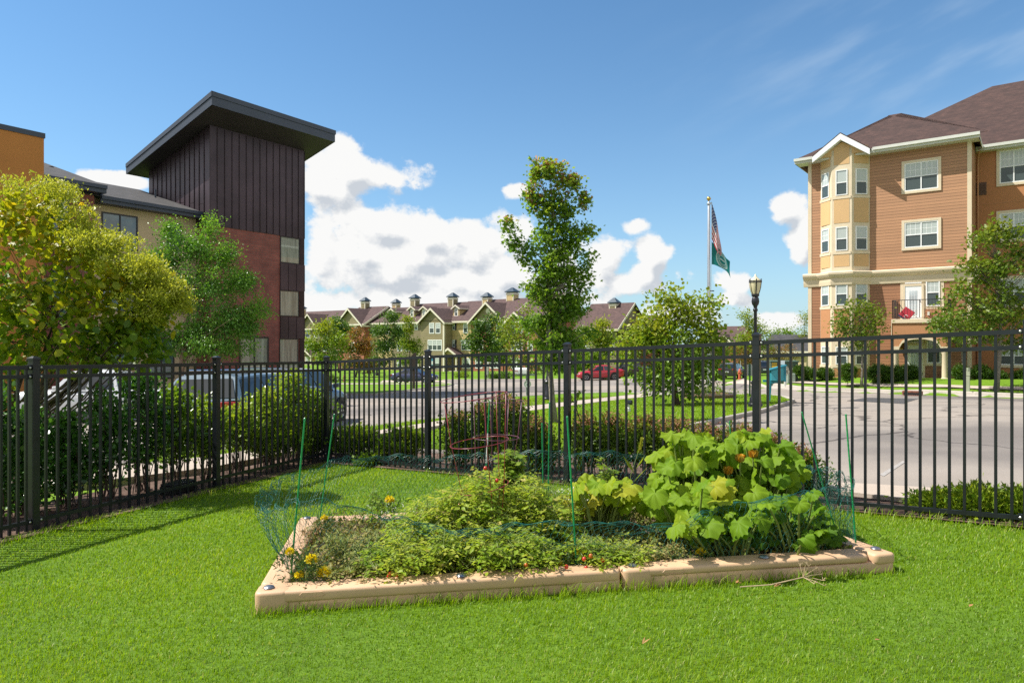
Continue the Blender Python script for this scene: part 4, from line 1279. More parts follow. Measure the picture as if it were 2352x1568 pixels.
def house(name, label, F, x0, x1, yeave, m, depth=11, ridge=3.3, v0=0.0, m_side=None, hipL=False, hipR=False, base=None, ov=.45, group='townhouses across the street'):
    u0, u1 = F.u(x0, v0), F.u(x1, v0)
    xm_ = (x0 + x1) / 2
    zE = F.z(xm_, yeave, v0)
    wx, wy = F.world((u0 + u1) / 2, v0)
    zb_ = gz(wx, wy) - .3 if base is None else base
    root = empty(name, (F.o[0], F.o[1], 0), F.rz, label, 'house', group)
    b = MB(); b.box(u0, u1, v0, v0 + depth, zb_, zE); b.build('wall', m, root)
    pit = ridge / (depth / 2 + ov)
    if not (hipL or hipR):
        b = MB()
        b.prism([(u0, v0, zE), (u0, v0 + depth, zE), (u0, v0 + depth / 2, zE + pit * depth / 2)], (u1 - u0, 0, 0)); b.build('gable_wall', m_side or m, root)
    fs, el_, rg = hip_roof(u0, u1, v0, v0 + depth, zE - pit * ov + .02, pit, ov, hipL, hipR)
    if not (hipL or hipR):
        pass
    roof_part(root, 'roof', fs, TROOF, .14)
    b = MB(); b.box(u0 - ov, u1 + ov, v0 - ov - .06, v0 - ov - .001, zE - pit * ov - .12, zE - pit * ov + .16); b.box(u0 - ov, u1 + ov, v0 - ov, v0, zE - pit * ov - .12, zE - pit * ov - .08)
    if not hipR:
        b.prism([(u1 + ov, v0 - ov, zE - pit * ov + .16), (u1 + ov, v0 + depth / 2, zE + ridge - pit * ov + .18), (u1 + ov, v0 + depth / 2, zE + ridge - pit * ov - .2), (u1 + ov, v0 - ov, zE - pit * ov - .2)], (.05, 0, 0))
    b.build('eave_trim', TRIMW, root)
    return root, u0, u1, zE, zb_, pit


def porch(root, F, xa, xb, yap, ybase, m, v=-1.6):
    u0, u1 = F.u(xa, v), F.u(xb, v); u = (u0 + u1) / 2; w = (u1 - u0) / 2; xm_ = (xa + xb) / 2
    z0 = F.z(xm_, ybase, v); zg = gz(*F.world(u, v))
    gable_front(root, u, w - .3, v, z0, .62, -v, m, .3, 'porch_gable')
    for s in (-1, 1):
        b = MB(); b.box(u + s * (w - .5) - .11, u + s * (w - .5) + .11, v + .05, v + .27, zg - .2, z0); b.build('porch_post', TRIMW, root)
    b = MB(); b.box(u - w + .2, u + w - .2, v, -.01, zg - .3, zg + .12); b.build('porch_floor', CONC, root)
    b = MB(); b.box(u + w * .1, u + w * .1 + .95, -.05, .01, zg + .12, zg + 2.2); b.build('door', mat('rust_door', (.25, .05, .03), .5), root)


# olive three-storey unit with a projecting gable
h, u0, u1, zE, zb_, pt = house('townhouse', 'olive townhouse with two dormers and a projecting front gable, beside the cream one', HF, 900, 1024, 738, OLIVE2, depth=12, ridge=3.5)
b = MB(); ua_, ub_ = HF.u(966, -2.0), HF.u(1020, -2.0); b.box(ua_, ub_, -2.0, .2, zb_, zE + .1); b.build('front_bay', OLIVE, h)
b = MB(); b.box(ub_ - .25, ub_ + .04, -2.04, -1.8, zb_, zE); b.build('corner_board', TRIMW, h)
gable_front(h, (ua_ + ub_) / 2, (ub_ - ua_) / 2, -2.0, zE - .1, .78, 6.5, OLIVE, .45)
for (a, c, y0, y1, cols) in ((986, 997.5, 766, 741.5, 1), (1000.5, 1012, 766, 741.5, 1), (982.6, 1015, 805, 780, 3), (985, 1012, 846, 822, 2)): twin(h, HF, a, c, y0, y1, cols, -2.0)
for (a, c, y0, y1) in ((912, 924, 766, 743), (930, 942, 766, 743), (912, 924, 806, 783), (930, 942, 806, 783), (912, 924, 846, 824), (952, 960, 758, 744)): twin(h, HF, a, c, y0, y1, 1, 0)
dormer(h, HF, 939.5, 953, 703, 730, 1.3, OLIVE2); dormer(h, HF, 967, 981, 703, 731.5, 1.3, OLIVE2)
chimney(h, HF.u(953, 5.2), 5.2, zE + 2, HF.z(953, 686, 5.2), .72, OLIVE); chimney(h, HF.u(910, 6.5), 6.5, zE + 2, HF.z(910, 696.5, 6.5), .65, CREAMS)
porch(h, HF, 955, 985, 806, 820, OLIVE)
# cream unit
h, u0, u1, zE, zb_, pt = house('townhouse', 'cream townhouse with navy shutters and a single dormer', HF, 1026, 1082, 736, CREAMS, depth=12, ridge=3.6)
for (a, c, y0, y1, cols, sh) in ((1036, 1049, 758, 741, 1, True), (1064, 1074.5, 765, 741, 1, False), (1036, 1049, 797.5, 780, 1, True), (1059.5, 1081, 804.5, 780, 2, False), (1062, 1080, 846, 822, 2, False)): twin(h, HF, a, c, y0, y1, cols, 0, sh)
dormer(h, HF, 1041, 1055, 700, 729, 1.2, CREAMS)
chimney(h, HF.u(1040, 5.2), 5.2, zE + 2, HF.z(1040, 683, 5.2), .72, OLIVE)
porch(h, HF, 1012, 1052, 802, 814, CREAMS)
# brick unit with the wide olive gable
h, u0, u1, zE, zb_, pt = house('townhouse', 'red brick townhouse under a wide olive gable with a round vent', HF, 1083, 1164, 734, RBRICK, depth=12, ridge=3.7)
gable_front(h, HF.u(1119.5, -.3), (HF.u(1160, -.3) - HF.u(1080, -.3)) / 2 - .3, -.3, zE - .1, .86, 6.6, OLIVE, .5)
b = MB(); b.M = plane(0, -.3) @ Matrix.Translation((HF.u(1121, -.3), .03, HF.z(1121, 714, -.3))) @ Matrix.Rotation(R(90), 4, 'X'); b.lathe([(.42, -.03), (.42, .05), (.35, .06)], 20); b.build('round_vent', TRIMW, h)
for (a, c, y0, y1, cols) in ((1092, 1102, 765, 741, 1), (1116, 1128, 765, 741, 1), (1140, 1152, 765, 741, 1), (1092, 1110, 804, 780, 2), (1125, 1150, 804, 780, 3), (1092, 1108, 846, 822, 2), (1125, 1150, 846, 822, 3)): twin(h, HF, a, c, y0, y1, cols, 0)
chimney(h, HF.u(1119, 5.0), 5.0, zE + 2, HF.z(1119, 683, 5.0), .7, CREAMS)
# olive unit at the near end of the row, taller roof behind
h, u0, u1, zE, zb_, pt = house('townhouse', 'townhouse at the near end of the row, small olive gable over brick and tallest chimney', HF, 1164, 1235, 735, RBRICK, depth=14, ridge=4.6, m_side=OLIVE2)
gable_front(h, HF.u(1184, -.4), (HF.u(1203, -.4) - HF.u(1165, -.4)) / 2, -.4, zE - .1, .80, 6, OLIVE, .4)
for (a, c, y0, y1, cols) in ((1174, 1184, 766, 742, 1), (1190, 1200, 766, 742, 1), (1174, 1200, 805, 781, 2), (1174, 1200, 848, 823, 2), (1212, 1224, 766, 742, 1), (1212, 1224, 806, 782, 1)): twin(h, HF, a, c, y0, y1, cols, 0)
chimney(h, HF.u(1177, 6), 6.0, zE + 2, HF.z(1177, 672, 6), .85, CREAMS)
# left end of the row: cream link and brick gabled end
h, u0, u1, zE, zb_, pt = house('townhouse', 'cream townhouse with one small dormer half hidden behind dark trees', HF, 838, 900, 741, CREAMS, depth=11, ridge=3.0)
for (a, c, y0, y1, cols) in ((846, 856, 768, 746, 1), (866, 876, 768, 746, 1), (884, 894, 768, 746, 1), (846, 856, 806, 784, 1), (880, 896, 806, 784, 2), (846, 856, 845, 824, 1), (866, 876, 845, 824, 1)): twin(h, HF, a, c, y0, y1, cols, 0)
dormer(h, HF, 894, 906, 708, 726, 1.3, CREAMS)
h, u0, u1, zE, zb_, pt = house('townhouse', 'brick townhouse with an olive gable at the far end of the row', HF, 776, 836, 743, RBRICK, depth=11, ridge=3.4, m_side=OLIVE2, v0=-1.5)
gable_front(h, HF.u(803, -1.8), (HF.u(833, -1.8) - HF.u(773, -1.8)) / 2 - .3, -1.8, zE - .1, .84, 6, OLIVE, .45)
for (a, c, y0, y1, cols) in ((784, 794, 770, 748, 1), (808, 820, 770, 748, 1), (784, 794, 807, 786, 1), (808, 822, 807, 786, 2)): twin(h, HF, a, c, y0, y1, cols, -1.5)
chimney(h, HF.u(839, 3.6), 3.6, zE + 1.5, HF.z(839, 692.5, 3.6), .68, OLIVE)
# far house behind the tower, detached house on the right, far brick house
HG = Fac(*at(745, 784, 150)[:2], .799, -.601)
h, u0, u1, zE, zb_, pt = house('townhouse', 'grey-olive townhouse seen past the edge of the dark tower', HG, 640, 790, 753.5, OLIVE2, depth=13, ridge=4.2, group=None)
for (a, c) in ((702, 712.5), (688, 697), (722, 733), (742, 753)):
    twin(h, HG, a, c, 776, 756.5); twin(h, HG, a, c, 807, 787); twin(h, HG, a, c, 838, 818)
gable_front(h, HG.u(709.5, -.4), 3.4, -.4, zE - .2, .95, 6, OLIVE2, .45)
chimney(h, HG.u(693, 4), 4, zE + 2, HG.z(693, 709, 4), .8, CREAMS)
porch(h, HG, 690, 716, 806, 816, OLIVE)
HR = Fac(*at(1395, 784, 98)[:2], .799, -.601)
h, u0, u1, zE, zb_, pt = house('detached_house', 'olive house with a plum roof and one chimney beyond the red car', HR, 1326, 1416, 753, OLIVE2, depth=9.5, ridge=3.9, m_side=OLIVE2, group=None)
for (a, c, y0, y1, cols) in ((1335, 1355, 773, 753.5, 2), (1363, 1374, 773, 753.5, 1), (1335, 1355, 812, 790, 2), (1400, 1411, 810, 787, 1)): twin(h, HR, a, c, y0, y1, cols, 0)
chimney(h, HR.u(1411, 4.2), 4.2, zE + 2.2, HR.z(1411, 697, 4.2), .65, OLIVE)
b = MB(); b.prism([(u1 + .05, 0, zE - .25), (u1 + .05, 9.5, zE - .25), (u1 + 1.3, 9.5, zE - .9), (u1 + 1.3, 0, zE - .9)], (0, 0, .1)); b.build('pent_roof', TROOF, h)
b = MB(); b.box(u1, u1 + 3.2, 4.5, 9.4, zb_, zE - .4); b.build('side_wing', RBRICK, h)
b = MB(); b.prism([(u1 + 3.2, 4.5, zE - .4), (u1 + 3.2, 9.4, zE - .4), (u1 + 3.2, 6.95, zE + 1.7)], (-.2, 0, 0)); b.build('gable', OLIVE, h)
b = MB()
for s in (-1, 1): b.prism([(u1 - 1, 6.95, zE + 1.8), (u1 + 3.6, 6.95, zE + 1.8), (u1 + 3.6, 6.95 + s * 2.9, zE - .75), (u1 - 1, 6.95 + s * 2.9, zE - .75)], (0, 0, .1))
b.build('gable_roof', TROOF, h)
HB = Fac(*at(1670, 784, 125)[:2], .799, -.601)
h, u0, u1, zE, zb_, pt = house('detached_house', 'distant red brick house with a tan gable near the lamp post', HB, 1625, 1695, 784, RBRICK, depth=9, ridge=2.9, group=None, ov=.4)
gable_front(h, HB.u(1665, -.4), (HB.u(1675, -.4) - HB.u(1655, -.4)) / 2 + .3, -.4, zE - .1, 1.15, 5, OLIVE, .35)
for (a, c) in ((1642, 1649), (1658, 1668)): twin(h, HB, a, c, 801, 789)
HC = Fac(*at(1800, 784, 95)[:2], .799, -.601)
h, u0, u1, zE, zb_, pt = house('low_building', 'low building with a plain grey roof beyond the parked cars', HC, 1750, 1852, 806, BEIGE, depth=12, ridge=2.3, group=None)
h.children[1].data.materials[0] = GROOF
for ch in h.children:
    if ch.name.startswith('roof'): ch.data.materials[0] = GROOF
# ================================================================== vehicles
TYRE = mat('tyre_rubber', (.012, .012, .013), rough=.85, var=.2)
RIM = mat('alloy_rim', (.42, .43, .45), rough=.3, metal=.8, var=.1)
CARGL = glassmat('car_glass', (.012, .016, .020), 0.02, spec=1.0)
BLKPL = mat('black_plastic', (.012, .012, .013), rough=.55, var=.2)
CHROME = mat('chrome', (.6, .6, .62), rough=.15, metal=1.0, var=.05)
TAIL = mat('tail_lamp', (.30, .006, .008), rough=.2, var=.1, coat=.6)
HEAD = mat('head_lamp', (.55, .58, .60), rough=.1, var=.1, coat=.8)
PLATE = mat('number_plate', (.55, .58, .62), rough=.5, var=.1)


def paint(name, c): return mat(name, c, rough=.32, var=.05, spec=.6, coat=.8, scale=1.0)


def wheel_mesh():
    t = MB(); t.M = Matrix.Rotation(R(90), 4, 'X')
    t.lathe([(.19, -.05), (.20, -.09), (.30, -.10), (.325, -.07), (.33, 0), (.325, .07), (.30, .10), (.20, .09), (.19, .05)], 24)
    r = MB(); r.M = Matrix.Rotation(R(90), 4, 'X')
    r.lathe([(.215, -.06), (.215, .085), (.20, .10), (.185, .09), (.18, .04), (.05, .05), (.04, .09), (.02, .1)], 24)
    for k in range(5):
        a = 2 * math.pi * k / 5; r.M = Matrix.Rotation(R(90), 4, 'X') @ Matrix.Rotation(a, 4, 'Z')
        r.prism([(.03, -.035, .06), (.19, -.022, .07), (.19, .022, .07), (.03, .035, .06)], (0, 0, .025))
    return t.mesh('tyre', TYRE), r.mesh('rim', RIM)


TYM, RIMM = wheel_mesh()
for me in (TYM,): me.polygons.foreach_set('use_smooth', [True] * len(me.polygons)); me.set_sharp_from_angle(angle=R(40))
SPEC = {
    'sedan': dict(st=[(-.5, .42, .82, .78), (-.488, .28, .96, .88), (-.43, .22, 1.0, .96), (-.28, .19, 1.0, 1), (0, .18, .96, 1), (.18, .18, .93, 1), (.32, .2, .88, .98), (.43, .22, .79, .92), (.485, .28, .68, .82), (.5, .36, .56, .72)],
                  cab=(.24, .07, -.20, -.40), belt=.93, split=(.07, .46, .50, .88)),
    'suv': dict(st=[(-.5, .42, .95, .86), (-.49, .32, 1.05, .93), (-.45, .26, 1.08, .98), (-.28, .24, 1.08, 1), (0, .24, 1.05, 1), (.20, .24, 1.04, 1), (.33, .26, 1.0, .98), (.44, .28, .93, .93), (.488, .34, .82, .86), (.5, .42, .70, .78)],
                cab=(.26, .13, -.44, -.495), belt=1.05, split=(.07, .34, .37, .64, .67, .95)),
    'pickup': dict(st=[(-.5, .5, 1.05, .92), (-.49, .4, 1.08, .96), (-.4, .32, 1.1, .99), (-.28, .3, 1.1, 1), (0, .3, 1.1, 1), (.20, .3, 1.1, 1), (.33, .32, 1.08, .99), (.44, .34, 1.05, .96), (.488, .4, .98, .92), (.5, .46, .80, .86)],
                   cab=(.24, .14, -.13, -.17), belt=1.1, split=(.08, .5, .54, .94)),
}


def car(name, label, cat, loc, rz, L, W, H, pm, kind, rails=False, tint=None):
    s = SPEC[kind]
    t = empty(name, loc, rz, label, cat)
    # slope: sit on the ground
    dx = gz(loc[0] + math.cos(rz), loc[1] + math.sin(rz)) - gz(loc[0], loc[1]); dy = gz(loc[0] - math.sin(rz), loc[1] + math.cos(rz)) - gz(loc[0], loc[1])
    t.rotation_euler = (math.atan(dy), -math.atan(dx), rz)
    hw = W / 2
    rows = []
    for xf, zb_, zt_, wf in s['st']:
        x = xf * L; w = hw * wf; c = .05
        half = [(0, zt_ + c), (w * .55, zt_ + c * .75), (w * .86, zt_ + c * .1), (w * .97, zt_ - .12), (w, zb_ + (zt_ - zb_) * .55), (w * .985, zb_ + (zt_ - zb_) * .22), (w * .93, zb_), (w * .4, zb_)]
        ring = [(x, y, z) for y, z in half] + [(x, 0, zb_)] + [(x, -y, z) for y, z in half[:0:-1]]
        rows.append(ring)
    b = MB(); ids = b.grid(rows, close=True); b.idx(ids[0][::-1]); b.idx(ids[-1])
    body = b.build('body', pm, t, smooth=True)
    md = body.modifiers.new('round', 'SUBSURF'); md.levels = 1; md.render_levels = 2
    xw, xf_, xr, xb = [v * L for v in s['cab']]
    zb_, zr = s['belt'], H
    wb, wt = hw * .93, hw * .72
    C = MB()
    rowsC = []
    for (u, f) in ((0, 0), (.5, .35), (1, 0)): pass
    B = lambda x, y: (x, y, zb_ - .03)
    xs_b = [xw, xw + (xb - xw) * .33, xw + (xb - xw) * .67, xb]; xs_t = [xf_, xf_ + (xr - xf_) * .33, xf_ + (xr - xf_) * .67, xr]
    top = [zr - .05, zr, zr - .01, zr - .06]
    rr = []
    for k in range(4):
        rr.append([(xs_b[k], -wb, zb_ - .03), (xs_t[k], -wt, top[k] - .07), (xs_t[k], -wt * .8, top[k] - .01), (xs_t[k], 0, top[k] + .015), (xs_t[k], wt * .8, top[k] - .01), (xs_t[k], wt, top[k] - .07), (xs_b[k], wb, zb_ - .03)])
    ids = C.grid(rr); C.idx(ids[0][::-1]); C.idx(ids[-1])
    cabin = C.build('cabin', pm, t, smooth=R(35))
    # glass
    def side_quad(s0, s1, t0, t1, sg, off=.008):
        def P(s_, t_):
            x = (xw + (xb - xw) * s_) * (1 - t_) + (xf_ + (xr - xf_) * s_) * t_
            y = wb + (wt - wb) * t_; z = zb_ - .03 + (np.interp(s_, [0, .33, .67, 1], top) - .07 - zb_ + .03) * t_
            return Vector((x, sg * (y + off), z))
        return [P(s0, t0), P(s1, t0), P(s1 , t1), P(s0, t1)]
    sp_ = s['split']
    for sg in (-1, 1):
        for k in range(0, len(sp_), 2):
            q = side_quad(sp_[k], sp_[k + 1], .10, .93, sg)
            if k == 0: q[0] = q[0] + (q[1] - q[0]) * .05
            g = MB(); g.prism(q, (0, sg * .004, 0)); g.build('side_window', tint or CARGL, t)
    def end_quad(x0, x1, zt0, name, off):
        t0, t1 = .08, .94
        z0 = zb_ - .03; z1 = zt0 - .07
        P = lambda y, t_: Vector((x0 + (x1 - x0) * t_ + off * .6, y, z0 + (z1 - z0) * t_ + abs(off) * .8))
        w0 = wb + (wt - wb) * t0 - .06; w1 = wb + (wt - wb) * t1 - .07
        g = MB(); g.prism([P(-w0, t0), P(w0, t0), P(w1, t1), P(-w1, t1)], (off * .3, 0, abs(off) * .3)); g.build(name, tint or CARGL, t)
    end_quad(xw, xf_, top[0], 'windscreen', .014); end_quad(xb, xr, top[3], 'rear_window', -.014)
    # wheels and arches
    for sx in (.305, -.285):
        for sg in (-1, 1):
            a = MB(); a.M = Matrix.Translation((sx * L, sg * (hw - .03), .36)) @ Matrix.Rotation(R(90), 4, 'X'); a.lathe([(.395, -.045), (.395, .045)], 24); a.build('wheel_arch', BLKPL, t)
            w = bpy.data.objects.new('wheel', None); link(w, t); w.location = (sx * L, sg * (hw - .075), .33); w.rotation_euler.z = 0 if sg < 0 else math.pi
            for me in (TYM, RIMM): link(bpy.data.objects.new(me.name, me), w)
    # lights, bumpers, plates, mirrors, handles
    zf = s['st'][-2][2]
    for sg in (-1, 1):
        m_ = MB(); m_.box(.462 * L, .492 * L, sg * hw * .45, sg * hw * .80, zf - .12, zf + .02); m_.build('headlight', HEAD, t, bevel=.02)
        zr_ = s['st'][1][2]; m_ = MB(); m_.box(-.502 * L, -.45 * L, sg * hw * .52, sg * hw * .90, zr_ - .22, zr_ - .06); m_.build('tail_light', TAIL, t, bevel=.02)
        m_ = MB(); m_.box(xw - .30, xw - .16, sg * (hw * .95), sg * (hw + .13), zb_ + .02, zb_ + .15); m_.build('mirror', pm, t, bevel=.03)
        for f in (.38, .62):
            x = xw + (xb - xw) * f; m_ = MB(); m_.box(x - .09, x + .09, sg * (hw - .01), sg * (hw + .018), zb_ - .17, zb_ - .14); m_.build('door_handle', pm, t)
        m_ = MB(); m_.box(-.2 * L, .2 * L, sg * (hw - .06), sg * (hw - .01), s['st'][4][1] - .01, s['st'][4][1] + .09); m_.build('sill_trim', BLKPL, t)
        if rails:
            m_ = MB(); m_.tube([(xf_ - .2, sg * wt * .86, zr - .04), (xf_ - .35, sg * wt * .88, zr + .05), (xr + .3, sg * wt * .88, zr + .05), (xr + .15, sg * wt * .86, zr - .05)], .018, 6); m_.build('roof_rail', CHROME, t)
    m_ = MB(); m_.box(.485 * L, .504 * L, -hw * .5, hw * .5, .40, .58); m_.build('grille', BLKPL, t)
    m_ = MB(); m_.box(.503 * L, .509 * L, -.15, .15, .42, .52); m_.build('number_plate', PLATE, t)
    m_ = MB(); m_.box(-.509 * L, -.497 * L, -.15, .15, .62 if kind != 'sedan' else .55, .74 if kind != 'sedan' else .67); m_.build('number_plate', PLATE, t)
    m_ = MB(); m_.box(-.505 * L, -.47 * L, -hw * .8, hw * .8, .34, .44); m_.build('bumper', BLKPL, t, bevel=.02)
    return t


def cpos(x, y): p = gnd(x, y); return (p.x, p.y, p.z + .012)


WHITEP = paint('white_car_paint', (.68, .69, .70)); BLUEG = paint('blue_grey_car_paint', (.13, .19, .245)); NAVY = paint('navy_car_paint', (.012, .020, .085)); REDP = paint('red_car_paint', (.42, .008, .022)); BLACKP = paint('black_car_paint', (.012, .012, .014)); DBLUE = paint('dark_blue_car_paint', (.016, .028, .065))
car('parked_car', 'white pickup parked behind the hedge under the yellow-green tree', 'car', cpos(235, 968), R(186), 5.3, 1.95, 1.80, WHITEP, 'pickup')
p = gnd(462, 1036); a = R(82)
car('parked_car', 'blue-grey estate car with roof rails parked behind the hedge', 'car', (p.x + 2.25 * math.cos(a), p.y + 2.25 * math.sin(a), gz(p.x + .3, p.y + 2.25) + .012), a, 4.7, 1.85, 1.60, BLUEG, 'suv', rails=True)
car('parked_car', 'navy car parked just beyond the blue-grey estate car', 'car', (-6.5, 20.6, gz(-6.5, 20.6) + .012), R(80), 4.6, 1.85, 1.68, DBLUE, 'suv')
car('parked_car', 'dark car with only its roof showing, close to the brick tower', 'car', (-9.3, 25.5, gz(-9.3, 25.5) + .012), R(80), 4.5, 1.8, 1.66, BLACKP, 'suv')
car('parked_car', 'shiny navy saloon parked across the street in front of the olive townhouse', 'car', cpos(953, 879), R(-16), 4.7, 1.82, 1.46, NAVY, 'sedan')
car('parked_car', 'bright red saloon parked across the street', 'car', cpos(1377, 873), R(183), 4.5, 1.82, 1.45, REDP, 'sedan')
car('parked_car', 'black pickup parked behind the red saloon', 'car', cpos(1450, 870), R(184), 5.2, 1.95, 1.82, BLACKP, 'pickup')
car('parked_car', 'dark saloon seen from behind beside the orange fire hydrant', 'car', cpos(1681, 869), R(62), 4.7, 1.85, 1.52, BLACKP, 'suv')
car('parked_car', 'dark blue car showing its red tail light beside the green utility cabinet', 'car', cpos(1752, 862), R(75), 4.6, 1.82, 1.62, DBLUE, 'suv')

# ================================================================== street furniture
LAMPB = mat('lamp_black', (.014, .015, .022), rough=.35, var=.2)
LGLASS = mat('frosted_lamp_glass', (.62, .55, .36), rough=.35, var=.06, spec=.6)


def lamp(label, p, first=[None]):
    if first[0] is not None:
        return copy_tree(first[0], loc=p, label=label)
    t = empty('street_lamp', p, R(20), label, 'street lamp', 'black post lamps')
    b = MB(); b.lathe([(.24, -.2), (.24, .10), (.20, .14), (.19, .30), (.145, .36), (.13, .75), (.15, .78), (.15, .84), (.10, .90), (.060, 1.1), (.054, 3.2), (.08, 3.24), (.08, 3.29), (.056, 3.32), (.07, 3.40), (.11, 3.45), (.13, 3.55), (.115, 3.66), (.09, 3.70), (.13, 3.74), (.13, 3.80)], 20)
    b.build('post', LAMPB, t, smooth=R(35))
    b = MB(); b.lathe([(.115, 3.80), (.15, 3.9), (.18, 4.02), (.197, 4.15), (.197, 4.24), (.186, 4.25), (.12, 4.32), (.06, 4.37), (.035, 4.42), (.012, 4.47), (.004, 4.48)], 20)
    g = b.build('lantern', LGLASS, t, smooth=R(50))
    b = MB()
    for k in range(6):
        a = 2 * math.pi * k / 6; pr = [(.124, 3.80), (.160, 3.9), (.190, 4.02), (.206, 4.15), (.21, 4.28)]
        for da in ((-.05, .05) if k % 2 == 0 else (0,)):
            b.tube([(r * math.cos(a + da), r * math.sin(a + da), z) for r, z in pr], .009, 5)
        b.tube([(.21 * math.cos(a), .21 * math.sin(a), 4.2), (.214 * math.cos(a), .214 * math.sin(a), 4.31)], .012, 5)
    for z in (4.19, 4.245): b.tube([(.208 * math.cos(2 * math.pi * k / 24), .208 * math.sin(2 * math.pi * k / 24), z) for k in range(25)], .008, 5)
    for k in range(18):
        a = 2 * math.pi * (k + .5) / 18; c = Vector((.21 * math.cos(a), .21 * math.sin(a), 4.217)); tx = Vector((-math.sin(a), math.cos(a), 0))
        b.tube([c + tx * .03 * math.cos(q) + Vector((0, 0, .022 * math.sin(q))) for q in [2 * math.pi * j / 8 for j in range(9)]], .005, 4)
    b.build('lantern_frame', LAMPB, g)
    t.scale = (.94, .94, .965)
    first[0] = t
    return t


lamp('black post lamp standing on the island lawn near the parking lot', gnd(1735, 934, .1))
lamp('black post lamp half hidden by the young maple', gnd(1258, 919, .1))
lamp('small far-off lamp post in front of the townhouse row', gnd(865.5, 862))
lamp('far-off lamp post beside the grey-olive townhouse at the tower edge', gnd(710, 852))

# flagpole and flags
FP = gnd(1628, 913, .1)
fp = empty('flagpole', FP, 0, 'tall silver flagpole rising from the round planter', 'flagpole')
ALU = mat('brushed_aluminium', (.50, .52, .54), rough=.3, metal=.85, var=.08)
sc_ = FP.y / FPX
hp = (913 - 466) * sc_
b = MB(); b.lathe([(.075, -.2), (.075, hp * .4), (.05, hp), (.03, hp + .03)], 14); b.build('pole', ALU, fp, smooth=R(40))
b = MB(); b.lathe([(.02, hp), (.02, hp + .08), (.001 + .05, hp + .10), (.095, hp + .17), (.05, hp + .245), (.01, hp + .26)], 14); b.build('finial', mat('gold_ball', (.60, .40, .12), rough=.25, metal=.9), fp, smooth=True)
b = MB(); b.lathe([(.085, hp - .07), (.085, hp - .02)], 12); b.tube([(0, 0, hp - .02), (.12, -.02, hp), (.12, -.02, hp - .08)], .02, 6); b.build('truck', ALU, fp)
b = MB(); b.box(.03, .22, -.02, .02, (913 - 668) * sc_ - .02, (913 - 668) * sc_ + .02); b.build('cleat', BLKPL, fp)
b = MB(); b.tube([(.11, -.03, hp - .08), (.10, -.03, hp * .5), (.09, -.03, 1.3)], .006, 4); b.build('halyard', VINYL, fp)


def flagmat(name, us):
    m, nt, b = nodemat(name)
    uv = N(nt, 'ShaderNodeUVMap'); sp_ = N(nt, 'ShaderNodeSeparateXYZ'); nt.links.new(uv.outputs[0], sp_.inputs[0])
    def mth(op, a, c=None):
        n = N(nt, 'ShaderNodeMath', operation=op)
        for i, q in enumerate((a, c)):
            if q is None: continue
            if isinstance(q, (int, float)): n.inputs[i].default_value = q
            else: nt.links.new(q, n.inputs[i])
        return n.outputs[0]
    def mix(f, a, c):
        n = N(nt, 'ShaderNodeMix', data_type='RGBA'); nt.links.new(f, n.inputs['Factor'])
        for i, q in ((6, a), (7, c)):
            if isinstance(q, tuple): n.inputs[i].default_value = c4(q)
            else: nt.links.new(q, n.inputs[i])
        return n.outputs[2]
    U, V = sp_.outputs['X'], sp_.outputs['Y']
    if us:
        st = mth('LESS_THAN', mth('FRACT', mth('MULTIPLY', V, 6.5)), .5)
        col = mix(st, (.75, .73, .72), (.48, .02, .035))
        can = mth('MULTIPLY', mth('LESS_THAN', U, .4), mth('GREATER_THAN', V, .4615))
        su = mth('SUBTRACT', mth('FRACT', mth('MULTIPLY', U, 15)), .5); sv = mth('SUBTRACT', mth('FRACT', mth('MULTIPLY', V, 9.5)), .5)
        star = mth('LESS_THAN', mth('ADD', mth('MULTIPLY', su, su), mth('MULTIPLY', sv, sv)), .07)
        col = mix(can, col, mix(star, (.018, .03, .15), (.75, .75, .78)))
    else:
        du = mth('SUBTRACT', U, .52); dv = mth('MULTIPLY', mth('SUBTRACT', V, .5), .66)
        r = mth('SQRT', mth('ADD', mth('MULTIPLY', du, du), mth('MULTIPLY', dv, dv)))
        ring = mth('MULTIPLY', mth('LESS_THAN', r, .30), mth('GREATER_THAN', r, .265))
        ring2 = mth('MULTIPLY', mth('LESS_THAN', r, .18), mth('GREATER_THAN', r, .155))
        bar = mth('MULTIPLY', mth('LESS_THAN', mth('ABSOLUTE', dv), .03), mth('LESS_THAN', mth('ABSOLUTE', du), .13))
        tick = mth('MULTIPLY', mth('MULTIPLY', mth('LESS_THAN', r, .25), mth('GREATER_THAN', r, .20)), mth('LESS_THAN', mth('FRACT', mth('MULTIPLY', mth('ARCTAN2', dv, du), 4.5)), .45))
        col = mix(mth('MAXIMUM', mth('MAXIMUM', ring, ring2), mth('MAXIMUM', bar, tick)), (.012, .20, .19), (.50, .60, .58))
    nt.links.new(col, b.inputs['Base Color']); b.inputs['Roughness'].default_value = .75
    tr = N(nt, 'ShaderNodeBsdfTranslucent'); nt.links.new(col, tr.inputs['Color'])
    ms = N(nt, 'ShaderNodeMixShader'); ms.inputs[0].default_value = .4
    nt.links.new(b.outputs[0], ms.inputs[1]); nt.links.new(tr.outputs[0], ms.inputs[2]); nt.links.new(ms.outputs[0], nt.nodes['Material Output'].inputs['Surface'])
    return m


